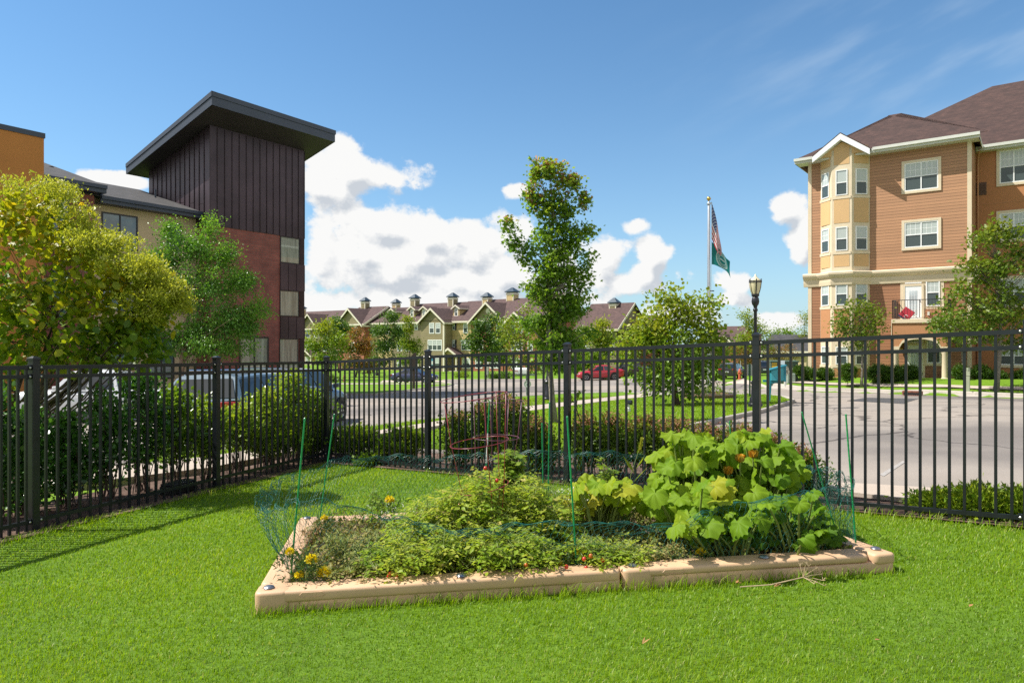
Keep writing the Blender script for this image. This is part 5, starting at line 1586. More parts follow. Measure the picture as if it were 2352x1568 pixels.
def flag(name, label, m, fn, nu=24, nv=16):
    """fn(s, t) -> x, y, z offset from the pole foot; s along the fly, t from bottom to top of the hoist"""
    b = MB(); ids = b.grid([[fn(i / nu, j / nv) for i in range(nu + 1)] for j in range(nv + 1)])
    me = b.mesh(name, m)
    uvl = me.uv_layers.new(name='UVMap'); W_ = nu + 1
    for lp in me.loops:
        v = lp.vertex_index; uvl.data[lp.index].uv = ((v % W_) / nu, (v // W_) / nv)
    me.polygons.foreach_set('use_smooth', [True] * len(me.polygons))
    o = bpy.data.objects.new(name, me); link(o); o.location = FP
    return tag(o, label, 'flag')


def zpix(y): return (913 - y) * sc_
def xpix(x): return (x - 1628) * sc_


def us_fn(s, t):
    # hoist hangs along the pole from y=462 (top) to y=548; the fly droops down into a narrow fold
    zt_ = zpix(463 + (1 - t) * 84)
    d = s * 1.0
    z = zt_ - d * (zpix(463) - zpix(575)) * (.45 + .55 * t) - .12 * d * d
    x = .11 + d * xpix(1628 + 21) * (.50 + .7 * (1 - t * .35)) * (1 - .25 * d)
    x = .11 + (xpix(1653) - .05) * (1 - (1 - d) ** 1.6) * (.55 + .45 * t)
    y = .10 * math.sin(8 * d + 3 * t) * d - .28 * (1 - t) * d
    return (x, y, max(z, zpix(584) + .15 * math.sin(6 * t) * d))


def teal_fn(s, t):
    P00, P01, P10, P11 = (1632.5, 607), (1632.5, 555), (1682, 637), (1675, 602)
    zb_ = 1
    top = (P01[0] + (P11[0] - P01[0]) * s + 2 * math.sin(3 * s), P01[1] + (P11[1] - P01[1]) * s ** 1.1 + 3 * math.sin(4 * s))
    bot = (P00[0] + (P10[0] - P00[0]) * s, P00[1] + (P10[1] - P00[1]) * s ** 1.9)
    x = bot[0] + (top[0] - bot[0]) * t; y = bot[1] + (top[1] - bot[1]) * t
    return (xpix(x) + .04, .16 * math.sin(7 * s + 2.2 * t) * s + .25 * s * (1 - t), zpix(y))


flag('flag', 'American stars and stripes flag hanging limp at the pole top', flagmat('stars_and_stripes', True), us_fn)
flag('flag', 'teal flag with a pale emblem flying below the American flag', flagmat('teal_flag', False), teal_fn)

# round stone planter under the flagpole
pl = empty('planter', (FP.x, FP.y, FP.z), 0, 'low round planter of brown blocks around the flagpole foot', 'planter')
BLOCK = brickmat('brown_wall_block', (.20, .115, .075), (.27, .16, .11), (.05, .035, .028), 1.0, .3, .1)
r_ = 59 * sc_
b = MB(); b.lathe([(r_, -.25), (r_, .12), (r_ + .03, .121), (r_ + .03, .19), (r_ - .26, .19), (r_ - .26, .05)], 40); b.build('block_ring', BLOCK, pl, recalc=True)
b = MB(); b.lathe([(r_ - .25, -.1), (r_ - .25, .12), (.1, .15)], 30); b.build('soil', SOIL, pl)

# hydrants
def hydrant(label, p, m, h, flagged=False):
    t = empty('fire_hydrant', p, R(20), label, 'fire hydrant')
    k = h / .85
    b = MB(); b.lathe([(r * k, z * k) for r, z in [(.17, -.1), (.17, .04), (.11, .05), (.105, .12), (.10, .52), (.135, .54), (.135, .58), (.115, .60), (.11, .68), (.08, .77), (.035, .81), (.035, .87), (.01, .88)]], 18); b.build('barrel', m, t, smooth=R(35))
    for a, r, L in ((90, .062, .19), (-90, .062, .19), (0, .082, .20)):
        b = MB(); b.M = Matrix.Rotation(R(a), 4, 'Z') @ Matrix.Translation((0, 0, .47 * k)) @ Matrix.Rotation(R(90), 4, 'Y')
        b.lathe([(r * .8 * k, .05), (r * .8 * k, L * .7 * k), (r * 1.1 * k, L * .7 * k), (r * 1.1 * k, L * .92 * k), (r * .35 * k, L * .94 * k), (r * .35 * k, L * 1.12 * k)], 10); b.build('outlet', m, t)
    if flagged:
        b = MB(); b.tube([(.08, 0, .5), (.09, 0, 1.75)], .012, 5); b.build('marker_rod', VINYL, t)
    return t


hydrant('dark red fire hydrant on the lawn strip by the navy saloon', gnd(791, 876), mat('hydrant_red', (.26, .018, .02), rough=.45, var=.15, scale=5), .78)
hydrant('orange-red fire hydrant with a thin white marker rod', gnd(1699, 871), mat('hydrant_orange', (.48, .10, .055), rough=.5, var=.15, scale=5), 1.0, True)

# white mailbox with round address sign
p = gnd(1211, 909, .1); k = p.y / FPX
t = empty('mailbox', p, R(-8), 'white rounded mailbox on a green post with a round sign below', 'mailbox')
GRPOST = mat('grey_green_post', (.16, .21, .17), rough=.6, var=.15)
b = MB(); b.box(-.05, .05, -.05, .05, -.2, 57 * k); b.build('post', GRPOST, t, bevel=.008)
b = MB(); b.box(-.52, .35, -.09, .09, 47 * k, 47 * k + .06); b.build('cross_arm', GRPOST, t, bevel=.01)
b = MB(); x0, x1 = -28 * k, -1 * k; z0 = 48 * k + .06; hh = 14 * k
prf = [(-.12, 0), (.12, 0), (.12, hh * .6)] + [(.12 * math.cos(R(a)), hh * .6 + .12 * math.sin(R(a))) for a in range(20, 180, 20)] + [(-.12, hh * .6)]
b.prism([(x0, y, z0 + z) for y, z in prf], (x1 - x0, 0, 0)); b.build('box', VINYL, t, smooth=R(30))
b = MB(); b.prism([(x0 - .012, y * .97, z0 + .01 + z * .97) for y, z in prf], (.011, 0, 0)); d_ = b.build('door', VINYL, t)
b = MB(); b.box(x0 + .02, x0 + .16, -.126, -.121, z0 + .15, z0 + .17); b.box(x0 + .02, x0 + .035, -.126, -.121, z0 + .08, z0 + .15); b.box(x0 + .10, x0 + .16, -.126, -.121, z0 + .10, z0 + .12); b.build('red_mark', mat('red_sticker', (.45, .03, .03), .5), t)
b = MB(); zc = (909 - 881.5) * k; b.M = Matrix.Translation((.02, -.07, zc)) @ Matrix.Rotation(R(90), 4, 'X'); b.lathe([(8.6 * k, -.012), (8.6 * k, .012)], 24); s_ = b.build('round_sign', VINYL, t)
b = MB(); b.M = Matrix.Translation((.02, -.084, zc)); 
b.tube([(7.2 * k * math.cos(q), 0, 7.2 * k * math.sin(q)) for q in [2 * math.pi * j / 24 for j in range(25)]], .006, 4)
for j in range(9):
    q = R(20 + 17.5 * j); b.box(5.6 * k * math.cos(q) - .01, 5.6 * k * math.cos(q) + .01, -.002, .002, 5.6 * k * math.sin(q) - .014, 5.6 * k * math.sin(q) + .014)
b.box(-.05, .05, -.002, .002, -.07, -.055); b.box(-.02, .02, -.002, .002, -.05, .02); b.build('emblem', mat('dark_green_print', (.02, .09, .05), .5), s_)

# lettering helper
def text(s, size, m, parent, loc, rot, name='lettering', align='CENTER'):
    c = bpy.data.curves.new(name, 'FONT'); c.body = s; c.size = size; c.extrude = .002; c.align_x = align; c.align_y = 'CENTER'
    c.materials.append(m); o = bpy.data.objects.new(name, c); COL.objects.link(o)
    bpy.context.view_layer.update()
    me = bpy.data.meshes.new_from_object(o.evaluated_get(bpy.context.evaluated_depsgraph_get())); me.name = name
    if not me.materials: me.materials.append(m)
    bpy.data.objects.remove(o); o = bpy.data.objects.new(name, me); link(o, parent); o.location = loc; o.rotation_euler = rot
    return o

INK = mat('black_print', (.015, .015, .015), .6)
# small STOP notice on a grey post
p = gnd(1804, 888, .03); k = p.y / FPX
t = empty('stop_sign', p, R(-10), 'little white octagonal STOP notice on a grey post', 'sign')
b = MB(); b.box(-.06, .06, -.05, .05, -.1, 28 * k); b.build('post', GUTTER, t, bevel=.01)
b = MB(); zc = 37 * k; ro = 10.6 * k
b.prism([(ro * math.cos(R(22.5 + 45 * j)), -.05, zc + ro * math.sin(R(22.5 + 45 * j))) for j in range(8)], (0, .02, 0)); pn = b.build('panel', mat('cream_sign', (.60, .56, .46), .5), t)
b = MB(); rb = ro * .93
b.tube([(rb * math.cos(R(22.5 + 45 * j)), -.052, zc + rb * math.sin(R(22.5 + 45 * j))) for j in range(9)], .008, 4); b.build('border', INK, pn)
text('STOP', .20, INK, pn, (0, -.054, zc + .07), (R(90), 0, 0))
b = MB()
for j in range(3): b.box(-.13, .13, -.055, -.051, zc - .03 - .05 * j, zc - .03 - .05 * j + .022)
b.build('small_print', INK, pn)
# green sign post with grey notice
p = gnd(1722, 911, .1); k = p.y / FPX
t = empty('sign_post', p, R(-5), 'thin green sign post carrying a blank grey panel, edge of the island lawn', 'sign')
GREENP = mat('green_steel_post', (.02, .11, .06), rough=.5, var=.15)
b = MB(); b.box(-.03, .03, -.012, .012, -.2, 76 * k); b.box(-.03, -.022, -.04, -.012, -.2, 76 * k); b.box(.022, .03, -.04, -.012, -.2, 76 * k); b.build('post', GREENP, t)
b = MB(); b.box(-8 * k, 7 * k, .012, .02, 48 * k, 74 * k); b.build('panel', mat('sign_back', (.36, .37, .36), rough=.4, metal=.4), t, bevel=.003)
# white leaflet board
p = gnd(1656, 869); k = p.y / FPX
t = empty('notice_board', p, R(-8), 'small blank white board on a stake beside the dark saloon', 'sign')
b = MB(); b.box(-.18, .18, -.02, .02, .12, .75); b.build('panel', VINYL, t); b = MB(); b.box(-.03, .03, .02, .05, -.1, .7); b.build('stake', GUTTER, t)
# green utility cabinet
p = gnd(1799, 876); k = p.y / FPX
t = empty('utility_cabinet', (p.x, p.y, p.z), R(-14), 'large dark green utility cabinet by the orange building', 'utility cabinet')
GREENU = mat('cabinet_green', (.055, .095, .065), rough=.55, var=.12)
hw_ = 29 * k; hz_ = 48 * k
b = MB(); b.box(-hw_, hw_, -.5, .7, -.2, hz_ - .08); b.build('body', GREENU, t, bevel=.02)
b = MB(); b.box(-hw_ - .04, hw_ + .04, -.54, .74, hz_ - .08, hz_); b.build('lid', GREENU, t, bevel=.02)
b = MB(); b.box(hw_ * .15, hw_ * .72, -.9, -.51, -.2, hz_ * .42); b.build('side_box', mat('grey_green_box', (.25, .30, .26), .6), t, bevel=.02)
b = MB(); b.box(-hw_ * .93, -hw_ * .55, -.512, -.5, hz_ * .62, hz_ * .9); w_ = b.build('warning_label', mat('warning_yellow', (.55, .36, .02), .5), t)
text('WARNING', .10, INK, w_, (-hw_ * .74, -.514, hz_ * .80), (R(90), 0, 0))
# teal literature box on a post
p = gnd(1764, 921, .1); k = p.y / FPX
t = empty('leaflet_box', p, R(-12), 'bright teal leaflet box on a slanting teal post', 'leaflet box')
TEAL = mat('teal_paint', (.012, .20, .27), rough=.5, var=.1); TEALD = mat('teal_panel', (.055, .36, .44), rough=.45, var=.08)
b = MB(); b.prism([(-.06, -.05, -.2), (.06, -.05, -.2), (.16, -.05, 72 * k), (.02, -.05, 72 * k)], (0, .1, 0)); b.build('post', TEAL, t)
b = MB(); b.box(-11 * k, -1 * k, -.045, .045, 44 * k, 49 * k); b.build('bracket', TEAL, t)
b = MB(); b.prism([(5 * k, -.2, 48 * k), (33 * k, -.2, 48 * k), (33 * k, -.2, 80 * k), (5 * k, -.2, 70 * k)], (0, .4, 0)); b.build('box', TEALD, t)
b = MB(); b.prism([(1 * k, -.25, 70 * k), (38 * k, -.25, 81 * k), (38 * k, -.25, 84 * k), (1 * k, -.25, 73 * k)], (0, .5, 0)); b.box(33 * k, 37 * k, -.22, .22, 46 * k, 80 * k); b.build('lid', TEAL, t)
b = MB(); b.prism([(5 * k, -.1, 40 * k), (30 * k, -.1, 46 * k), (33 * k, -.1, 48 * k), (5 * k, -.1, 48 * k)], (0, .2, 0)); b.build('brace', TEAL, t)
b = MB(); b.box(27 * k, 36 * k, -.05, .05, 84 * k, 93 * k); b.build('card', VINYL, t)
# pale green marker pedestal, kerb inlet
p = gnd(2222, 903, .03); k = p.y / FPX
t = empty('cable_pedestal', p, RF.rz, 'slim pale green cable pedestal on the grass by the far kerb', 'pedestal')
PGR = mat('pale_green_plastic', (.33, .37, .25), rough=.5, var=.08)
b = MB(); b.box(-.09, .09, -.09, .09, -.1, 40 * k); b.build('housing', PGR, t, bevel=.012); b = MB(); b.box(-.10, .10, -.10, .10, 40 * k, 55 * k); b.prism([(-.10, -.10, 55 * k), (.10, -.10, 55 * k), (.10, .10, 57 * k), (-.10, .10, 57 * k)], (0, 0, .03)); b.build('cap', PGR, t, bevel=.012)
b = MB(); b.box(-.14, .14, -.12, .12, -.1, .07); b.build('base', GUTTER, t)
p0, p1 = gnd(2072, 908), gnd(2119, 909)
t = empty('storm_drain', (p0 + p1) / 2, math.atan2(p1.y - p0.y, p1.x - p0.x), 'rusty cast iron storm drain set in the far kerb', 'drain')
RUST = mat('rusty_iron', (.16, .055, .03), rough=.8, var=.35, scale=8); L_ = (p1 - p0).length / 2
b = MB(); b.box(-L_, L_, -.04, .30, .03, .20); b.build('hood', RUST, t, bevel=.03); b = MB(); b.box(-L_ + .06, L_ - .06, -.052, -.041, .04, .13); b.build('throat', BLKPL, t)
b = MB()
for j in range(10): x = -L_ + .08 + (2 * L_ - .16) * j / 9; b.box(x - .02, x + .02, -.5, -.05, .015, .03)
b.box(-L_ + .02, L_ - .02, -.53, -.49, .015, .032); b.build('grate', RUST, t)
# spotlight on the island lawn
p = gnd(1444, 946, .1); k = p.y / FPX
t = empty('flood_light', p, R(-25), 'small black flood light on a stub post in the island lawn', 'flood light')
b = MB(); b.lathe([(.06, -.1), (.06, 9 * k), (.04, 11 * k), (.03, 19 * k)], 10); b.build('post', GUTTER, t)
b = MB(); b.M = Matrix.Translation((0, 0, 22 * k)) @ Matrix.Rotation(R(-25), 4, 'X'); b.box(-7 * k, 8 * k, -.07, .08, -4 * k, 5 * k); b.build('lamp_head', BLKPL, t, bevel=.01)
b = MB(); b.M = Matrix.Translation((0, 0, 22 * k)) @ Matrix.Rotation(R(-25), 4, 'X'); b.box(-6 * k, 7 * k, -.078, -.071, -3 * k, 4 * k); b.build('lens', PANE_DK, t)
# grey meter post, blue board and brown post across the street
p = gnd(1121, 871); k = p.y / FPX
t = empty('meter_post', p, R(-20), 'grey meter post with two boxes before the brick townhouse', 'utility post')
b = MB(); b.box(-.09, .09, -.06, .06, -.1, 40 * k); b.build('post', GUTTER, t, bevel=.01); b = MB(); b.box(-.17, .02, -.2, -.061, 10 * k, 30 * k); b.build('meter_box', GUTTER, t, bevel=.02)
p = gnd(995, 862); k = p.y / FPX
t = empty('banner_sign', p, R(-20), 'small blue and white yard sign in front of the olive townhouse', 'sign')
b = MB(); b.box(-.28, .28, -.02, .02, 23 * k, 42 * k); b.build('panel', mat('sky_blue_board', (.05, .26, .42), .5), t); b = MB(); b.box(-.24, .24, -.025, -.021, 25 * k, 33 * k); b.build('white_band', VINYL, t); b = MB(); b.box(-.32, -.28, -.03, .03, -.1, 44 * k); b.build('post', VINYL, t)
p = gnd(950, 893, .1); k = p.y / FPX
t = empty('sign_board', p, R(-20), 'dark brown peaked wooden sign board seen from behind, in front of the navy saloon', 'sign')
DBR = mat('dark_stained_wood', (.028, .017, .012), rough=.7, var=.25, scale=5)
b = MB(); b.box(-.07, .09, -.06, .06, -.1, 70 * k); b.build('post', DBR, t); b = MB(); b.prism([(-9 * k, -.05, 46 * k), (8 * k, -.05, 46 * k), (8 * k, -.05, 82 * k), (3 * k, -.05, 84 * k), (-9 * k, -.05, 70 * k)], (0, -.04, 0)); b.build('panel', DBR, t)
# black bait box at the fence foot
p = Vector((*off2(LP[2], ln, .22), 0)) - Vector((.325, .946, 0)) * .45
t = empty('bait_box', (p.x, p.y, gz(p.x, p.y) + .02), math.atan2(.946, .325), 'flat black plastic bait box at the foot of a fence post', 'box')
b = MB(); b.prism([(-.22, -.12, 0), (.22, -.12, 0), (.22, .10, 0), (-.22, .10, 0)], (0, 0, .12)); b.build('housing', BLKPL, t, bevel=.02); b = MB(); b.box(-.21, .21, -.11, .09, .12, .145); b.build('lid', BLKPL, t, bevel=.01)
# ================================================================== trees and shrubs
BARK = mat('grey_bark', (.19, .165, .14), rough=.9, var=.3, scale=14, bump=.6, bscale=40)
BARKD = mat('brown_bark', (.085, .060, .042), rough=.9, var=.3, scale=14, bump=.6, bscale=40)
BARKB = mat('birch_bark', (.30, .20, .14), rough=.85, var=.4, scale=10, bump=.5, bscale=30)
TWIG = mat('shrub_twig', (.07, .045, .032), rough=.9, var=.3)

L_MAPLE = leafmat('maple_leaf', [(0.055, 0.125, 0.014), (0.105, 0.207, 0.021), (0.178, 0.290, 0.026), (0.271, 0.332, 0.039), (0.445, 0.178, 0.111)], transl=.5)
L_MAPLE2 = leafmat('maple_leaf_dull', [(.07, .125, .012), (.11, .185, .016), (.17, .225, .020), (.26, .22, .04)])
L_YELLOW = leafmat('yellow_green_leaf', [(0.061, 0.131, 0.008), (0.128, 0.213, 0.010), (0.230, 0.275, 0.012), (0.365, 0.325, 0.016), (0.486, 0.312, 0.020)], transl=.45)
L_PANIC = leafmat('pale_panicle', [(.25, .29, .025), (.35, .37, .045), (.45, .45, .08)], transl=.4)
L_BIRCH = leafmat('birch_leaf', [(0.048, 0.130, 0.020), (0.091, 0.220, 0.025), (0.163, 0.320, 0.030), (0.259, 0.420, 0.037)], rough=.35)
L_LIME = leafmat('lime_leaf', [(0.083, 0.161, 0.012), (0.136, 0.231, 0.016), (0.212, 0.280, 0.020), (0.302, 0.308, 0.030)])
L_DARK = leafmat('dark_tree_leaf', [(0.040, 0.091, 0.017), (0.071, 0.143, 0.022), (0.121, 0.204, 0.026), (0.187, 0.254, 0.036)])
L_RUST = leafmat('rusty_leaf', [(0.098, 0.130, 0.016), (0.211, 0.143, 0.030), (0.351, 0.117, 0.045), (0.421, 0.130, 0.050)])
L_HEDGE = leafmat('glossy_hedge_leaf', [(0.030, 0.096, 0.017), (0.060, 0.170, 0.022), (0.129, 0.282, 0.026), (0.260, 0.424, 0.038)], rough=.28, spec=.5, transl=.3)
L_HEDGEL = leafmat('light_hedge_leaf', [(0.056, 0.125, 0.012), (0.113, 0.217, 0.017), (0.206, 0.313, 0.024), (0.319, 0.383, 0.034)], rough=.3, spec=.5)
L_JUNI = leafmat('juniper_spray', [(0.049, 0.112, 0.010), (0.097, 0.188, 0.012), (0.178, 0.270, 0.016), (0.275, 0.330, 0.020)], rough=.6, transl=.25)
L_SPIR = leafmat('spirea_leaf', [(0.049, 0.105, 0.010), (0.097, 0.173, 0.014), (0.162, 0.232, 0.020), (0.227, 0.240, 0.030)])
L_BLOOM = leafmat('faded_spirea_bloom', [(.26, .10, .06), (.36, .16, .10), (.30, .20, .08), (.42, .20, .16)], transl=.15, rough=.8)
L_BOX = leafmat('clipped_shrub_leaf', [(0.032, 0.078, 0.010), (0.055, 0.120, 0.013), (0.089, 0.158, 0.016), (0.138, 0.180, 0.020)])


def px_ell(e, Y, jit=0):
    """(px, py, rx, ry, n) in photograph pixels at depth Y -> centre, radii, n"""
    s = Y / FPX
    return Vector(((e[0] - CX) * s, Y, EYE - (e[1] - CY) * s)), (e[2] * s, e[3] * s), e[4]


def sample_ell(rng, c, r, n, deep=1.0, p=2.0):
    d = rvec(rng, n) * (rng.random(n) ** (1 / p))[:, None]
    return np.array(c)[None] + d * np.array([r[0], r[0] * deep, r[1]])[None]


def foliage(rng, cl, center, nleaf, cr, size, lm, parent, tpl='oval', droop=-.15, out=.6, up=.7, tint0=None, name='crown', tvar=.35, bias=None):
    k = len(cl); n = k * nleaf
    cen = np.repeat(cl, nleaf, axis=0) + rng.normal(size=(n, 3)) * np.array([cr, cr, cr * .8])
    o = cen - np.array(center)[None]; o /= np.linalg.norm(o, axis=1, keepdims=True) + 1e-6
    axis = o * out + rvec(rng, n) * .8 + np.array([0, 0, droop])
    nrm = rvec(rng, n) * .75 + np.array([0, 0, up])
    t0 = rng.random(k) * .45 + .2 if tint0 is None else tint0
    tint = np.clip(np.repeat(t0, nleaf) + (rng.random(n) - .5) * tvar, 0, .97)
    sz = size * (.6 + .7 * rng.random(n))
    return leaf_object(name, cen, axis, nrm, sz, tint, tpl, lm, parent)


def limbs(b, rng, base, top, cl, r0, tfrac=.35, rl=.35, n_max=60, sides=6, start=.0):
    """trunk plus limbs from the trunk to foliage clusters"""
    base = Vector(base); top = Vector(top); H = (top - base).length
    pts = []
    bend = Vector((rng.normal() * .03 * H, rng.normal() * .03 * H, 0))
    for i in range(8):
        f = i / 7; pts.append(base.lerp(top, f) + bend * math.sin(math.pi * f))
    rad = [r0 * (1.35 if i == 0 else 1.0) * (1 - .85 * (i / 7) ** 1.1) for i in range(8)]
    b.tube(pts, rad, max(sides, 8))
    idx = rng.permutation(len(cl))[:n_max]
    for i in idx:
        c = Vector(cl[i]); hz = math.hypot(c.x - base.x, c.y - base.y)
        zf = (c.z - base.z - hz * .75) / max(.1, H); zf = min(max(zf, tfrac * (.8 + .4 * rng.random())), .92)
        q = zf * 7; k = int(q); s = pts[k].lerp(pts[min(7, k + 1)], q - k)
        if (c - s).length < .05: continue
        mid = s.lerp(c, .5) + Vector((rng.normal() * .04, rng.normal() * .04, -.06 * (c - s).length + rng.normal() * .03))
        r1 = max(.006, min(r0 * (1 - .85 * zf) * .7, rl * r0))
        b.tube([s, s.lerp(mid, .5) + Vector((0, 0, -.02 * (c - s).length)), mid, mid.lerp(c, .5) + Vector((0, 0, .02)), c], [r1, r1 * .8, r1 * .6, r1 * .4, r1 * .2], 5, caps=False)


def tree(label, base, ells, lm, leaf=.10, nleaf=24, r0=.06, bark=BARK, seed=1, tpl='oval', deep=1.0, group=None, cat='tree', name='tree', off=0.0, cr=None, droop=-.15, nmax=60, stems=1, tips=0, top=None, p=2.0, Y=None, up=.7, dmul=1.7):
    rng = np.random.default_rng(seed)
    if Y is None: p0 = gnd(*base, off)
    else: p0 = Vector(((base[0] - CX) / FPX * Y, Y, gz((base[0] - CX) / FPX * Y, Y)))
    Y = p0.y
    root = empty(name, p0, 0, label, cat, group)
    P0 = np.array(p0)
    cls = []; tn = []
    allc = []
    zs = [px_ell(e, Y)[0].z for e in ells]
    for e in ells:
        c, r, n = px_ell(e, Y)
        q = sample_ell(rng, c - p0, r, n, deep, p); cls.append(q)
        tn.append(np.full(n, e[5] if len(e) > 5 else .35) + (rng.random(n) - .5) * .4)
    cl = np.concatenate(cls); tn = np.clip(np.concatenate(tn), 0, 1)
    zt = cl[:, 2].max()
    cen = (cl[:, 0].mean(), cl[:, 1].mean(), cl[:, 2].min() + (zt - cl[:, 2].min()) * .35)
    s = Y / FPX; cr = cr or max(leaf * 1.9, 11 * s)
    nleaf = int(nleaf * dmul)
    foliage(rng, cl, cen, nleaf, cr, leaf, lm, root, tpl, droop, tint0=tn, up=up)
    if tips:
        # reddish young shoots at the branch ends
        hi = cl[np.argsort(-(cl[:, 2] + .5 * np.hypot(cl[:, 0], cl[:, 1])))[:tips]]
        foliage(rng, hi + np.array([0, 0, cr * .7]), cen, 13, cr * .7, leaf * .85, lm, root, tpl, -.5, tint0=np.full(len(hi), .93), tvar=.2, name='young_leaves')
    b = MB()
    tx = top or (cl[:, 0].mean() * .6, cl[:, 1].mean() * .6, zt * .86)
    for k in range(stems):
        o = Vector((rng.normal() * .12, rng.normal() * .08, 0)) * (stems > 1)
        t_ = Vector(tx) + (Vector((rng.normal() * .3, rng.normal() * .2, rng.normal() * .2)) * zt * .25 if stems > 1 else Vector((0, 0, 0)))
        limbs(b, rng, Vector((0, 0, -.15)) + o, t_, cl, r0, n_max=nmax // stems)
    b.build('trunk', bark, root, smooth=True)
    return root


# ---- young maple in the middle
tree('slender young maple with red-tipped shoots in the middle of the lawn strip', (1275, 980),
     [(1234, 396, 6, 30, 9, .5), (1262, 396, 7, 34, 9, .5), (1288, 412, 6, 32, 7, .5), (1316, 424, 6, 32, 7, .5), (1340, 468, 7, 28, 6, .45), (1222, 452, 12, 40, 12), (1256, 476, 26, 46, 22), (1300, 486, 26, 40, 17),
      (1168, 522, 4, 22, 5, .5), (1183, 556, 10, 22, 7), (1210, 592, 18, 26, 9), (1262, 560, 46, 52, 36), (1318, 552, 28, 38, 18), (1350, 530, 9, 18, 5, .5), (1348, 600, 10, 20, 4), (1270, 636, 52, 50, 44), (1236, 672, 34, 34, 18), (1326, 632, 26, 36, 14),
      (1283, 712, 44, 46, 36), (1320, 690, 28, 34, 14), (1240, 745, 40, 34, 20), (1282, 785, 46, 42, 34), (1300, 836, 34, 16, 14), (1262, 822, 30, 20, 12), (1340, 715, 10, 8, 2), (1352, 760, 10, 10, 3)],
     L_MAPLE, .098, 27, .085, BARK, 3, 'maple', nmax=120, tips=60, deep=.85, droop=-.35, cr=.11, dmul=1.2)
tree('bushy light green maple filling the gap left of the slender young maple', (1212, 900), [(1165, 745, 22, 16, 6, .6), (1200, 752, 36, 22, 10, .6), (1180, 782, 40, 24, 12, .5), (1225, 790, 38, 26, 12, .5), (1190, 822, 42, 22, 12), (1235, 835, 30, 20, 8), (1215, 715, 16, 16, 4, .6)], L_LIME, .14, 24, .06, BARK, 8, 'maple', off=.0)
# ---- big yellow-green shrub tree at the left edge
tree('large yellow-green hydrangea tree at the left edge', (-10, 1100), [(60, 520, 90, 70, 24, .6), (150, 570, 100, 90, 34, .6), (50, 690, 110, 100, 40, .35), (190, 680, 115, 90, 40, .5), (290, 650, 80, 55, 20, .6), (345, 690, 45, 38, 12, .6), (105, 475, 36, 16, 7, .6), (15, 490, 46, 28, 9, .55), (200, 815, 110, 26, 20, .3), (330, 795, 46, 20, 8, .3), (245, 760, 100, 50, 26, .3), (70, 800, 100, 45, 22, .3), (320, 745, 50, 32, 10, .35), (-10, 870, 40, 40, 8, .3), (-80, 650, 90, 160, 24, .4)],
     L_YELLOW, .10, 9, .05, BARKD, 5, 'round', cr=.125, stems=5, nmax=50, Y=8.7, deep=.8, droop=-.35, top=(.5, .2, 2.6))
_t = bpy.data.objects['tree.002']
rng = np.random.default_rng(77)
pan = []
for (x, y, rx, ry, n) in ((395, 675, 30, 30, 40), (345, 615, 34, 26, 36), (255, 560, 46, 30, 36), (90, 438, 80, 12, 26), (420, 705, 14, 14, 10), (130, 440, 40, 14, 20), (30, 465, 50, 14, 16), (215, 560, 40, 40, 34), (290, 610, 40, 26, 34), (340, 650, 36, 22, 28), (385, 690, 26, 20, 26), (360, 725, 30, 18, 16), (180, 500, 30, 30, 18), (330, 690, 40, 26, 20)):
    c, r, _n = px_ell((x, y, rx, ry, n), 8.6); pan.append(sample_ell(rng, c - _t.location, r, n, 2.5))
pan = np.concatenate(pan)
foliage(rng, pan, (0.6, 0, 1.6), 52, .06, .036, L_PANIC, _t, 'oval', .35, out=.7, name='flower_panicle')
# ---- birch by the tower
tree('dense green birch with drooping sprays in front of the brick tower', (412, 940), [(480, 522, 16, 32, 7, .6), (388, 530, 18, 30, 7, .5), (438, 575, 58, 42, 22), (520, 590, 42, 42, 16, .5), (380, 600, 46, 42, 18), (465, 655, 88, 52, 40), (560, 650, 38, 42, 14, .5), (592, 705, 26, 22, 8, .6), (390, 690, 58, 52, 24), (515, 735, 72, 52, 34), (425, 775, 88, 40, 32), (560, 755, 36, 34, 12), (350, 755, 40, 42, 14), (500, 800, 80, 26, 18)],
     L_BIRCH, .115, 42, .10, BARKB, 11, 'oval', cr=.24, stems=2, nmax=70, droop=-.7, dmul=2.9)
# ---- round-crowned tree on the island
tree('round-crowned lilac tree with yellowish seed heads on the island lawn', (1557, 930), [(1530, 692, 26, 24, 9, .7), (1572, 715, 40, 28, 14, .75), (1622, 700, 20, 18, 6, .7), (1510, 742, 50, 34, 18, .75), (1600, 755, 50, 36, 20, .6), (1470, 782, 40, 32, 14, .65), (1540, 790, 70, 42, 30, .4), (1640, 790, 20, 34, 9, .4), (1448, 815, 22, 18, 5, .6), (1530, 848, 72, 28, 24, .3), (1610, 848, 40, 30, 14, .3), (1580, 890, 34, 10, 6, .3), (1500, 880, 36, 14, 7, .3)],
     L_LIME, .13, 24, .085, BARKD, 14, 'round', off=.1, nmax=60, droop=-.4)
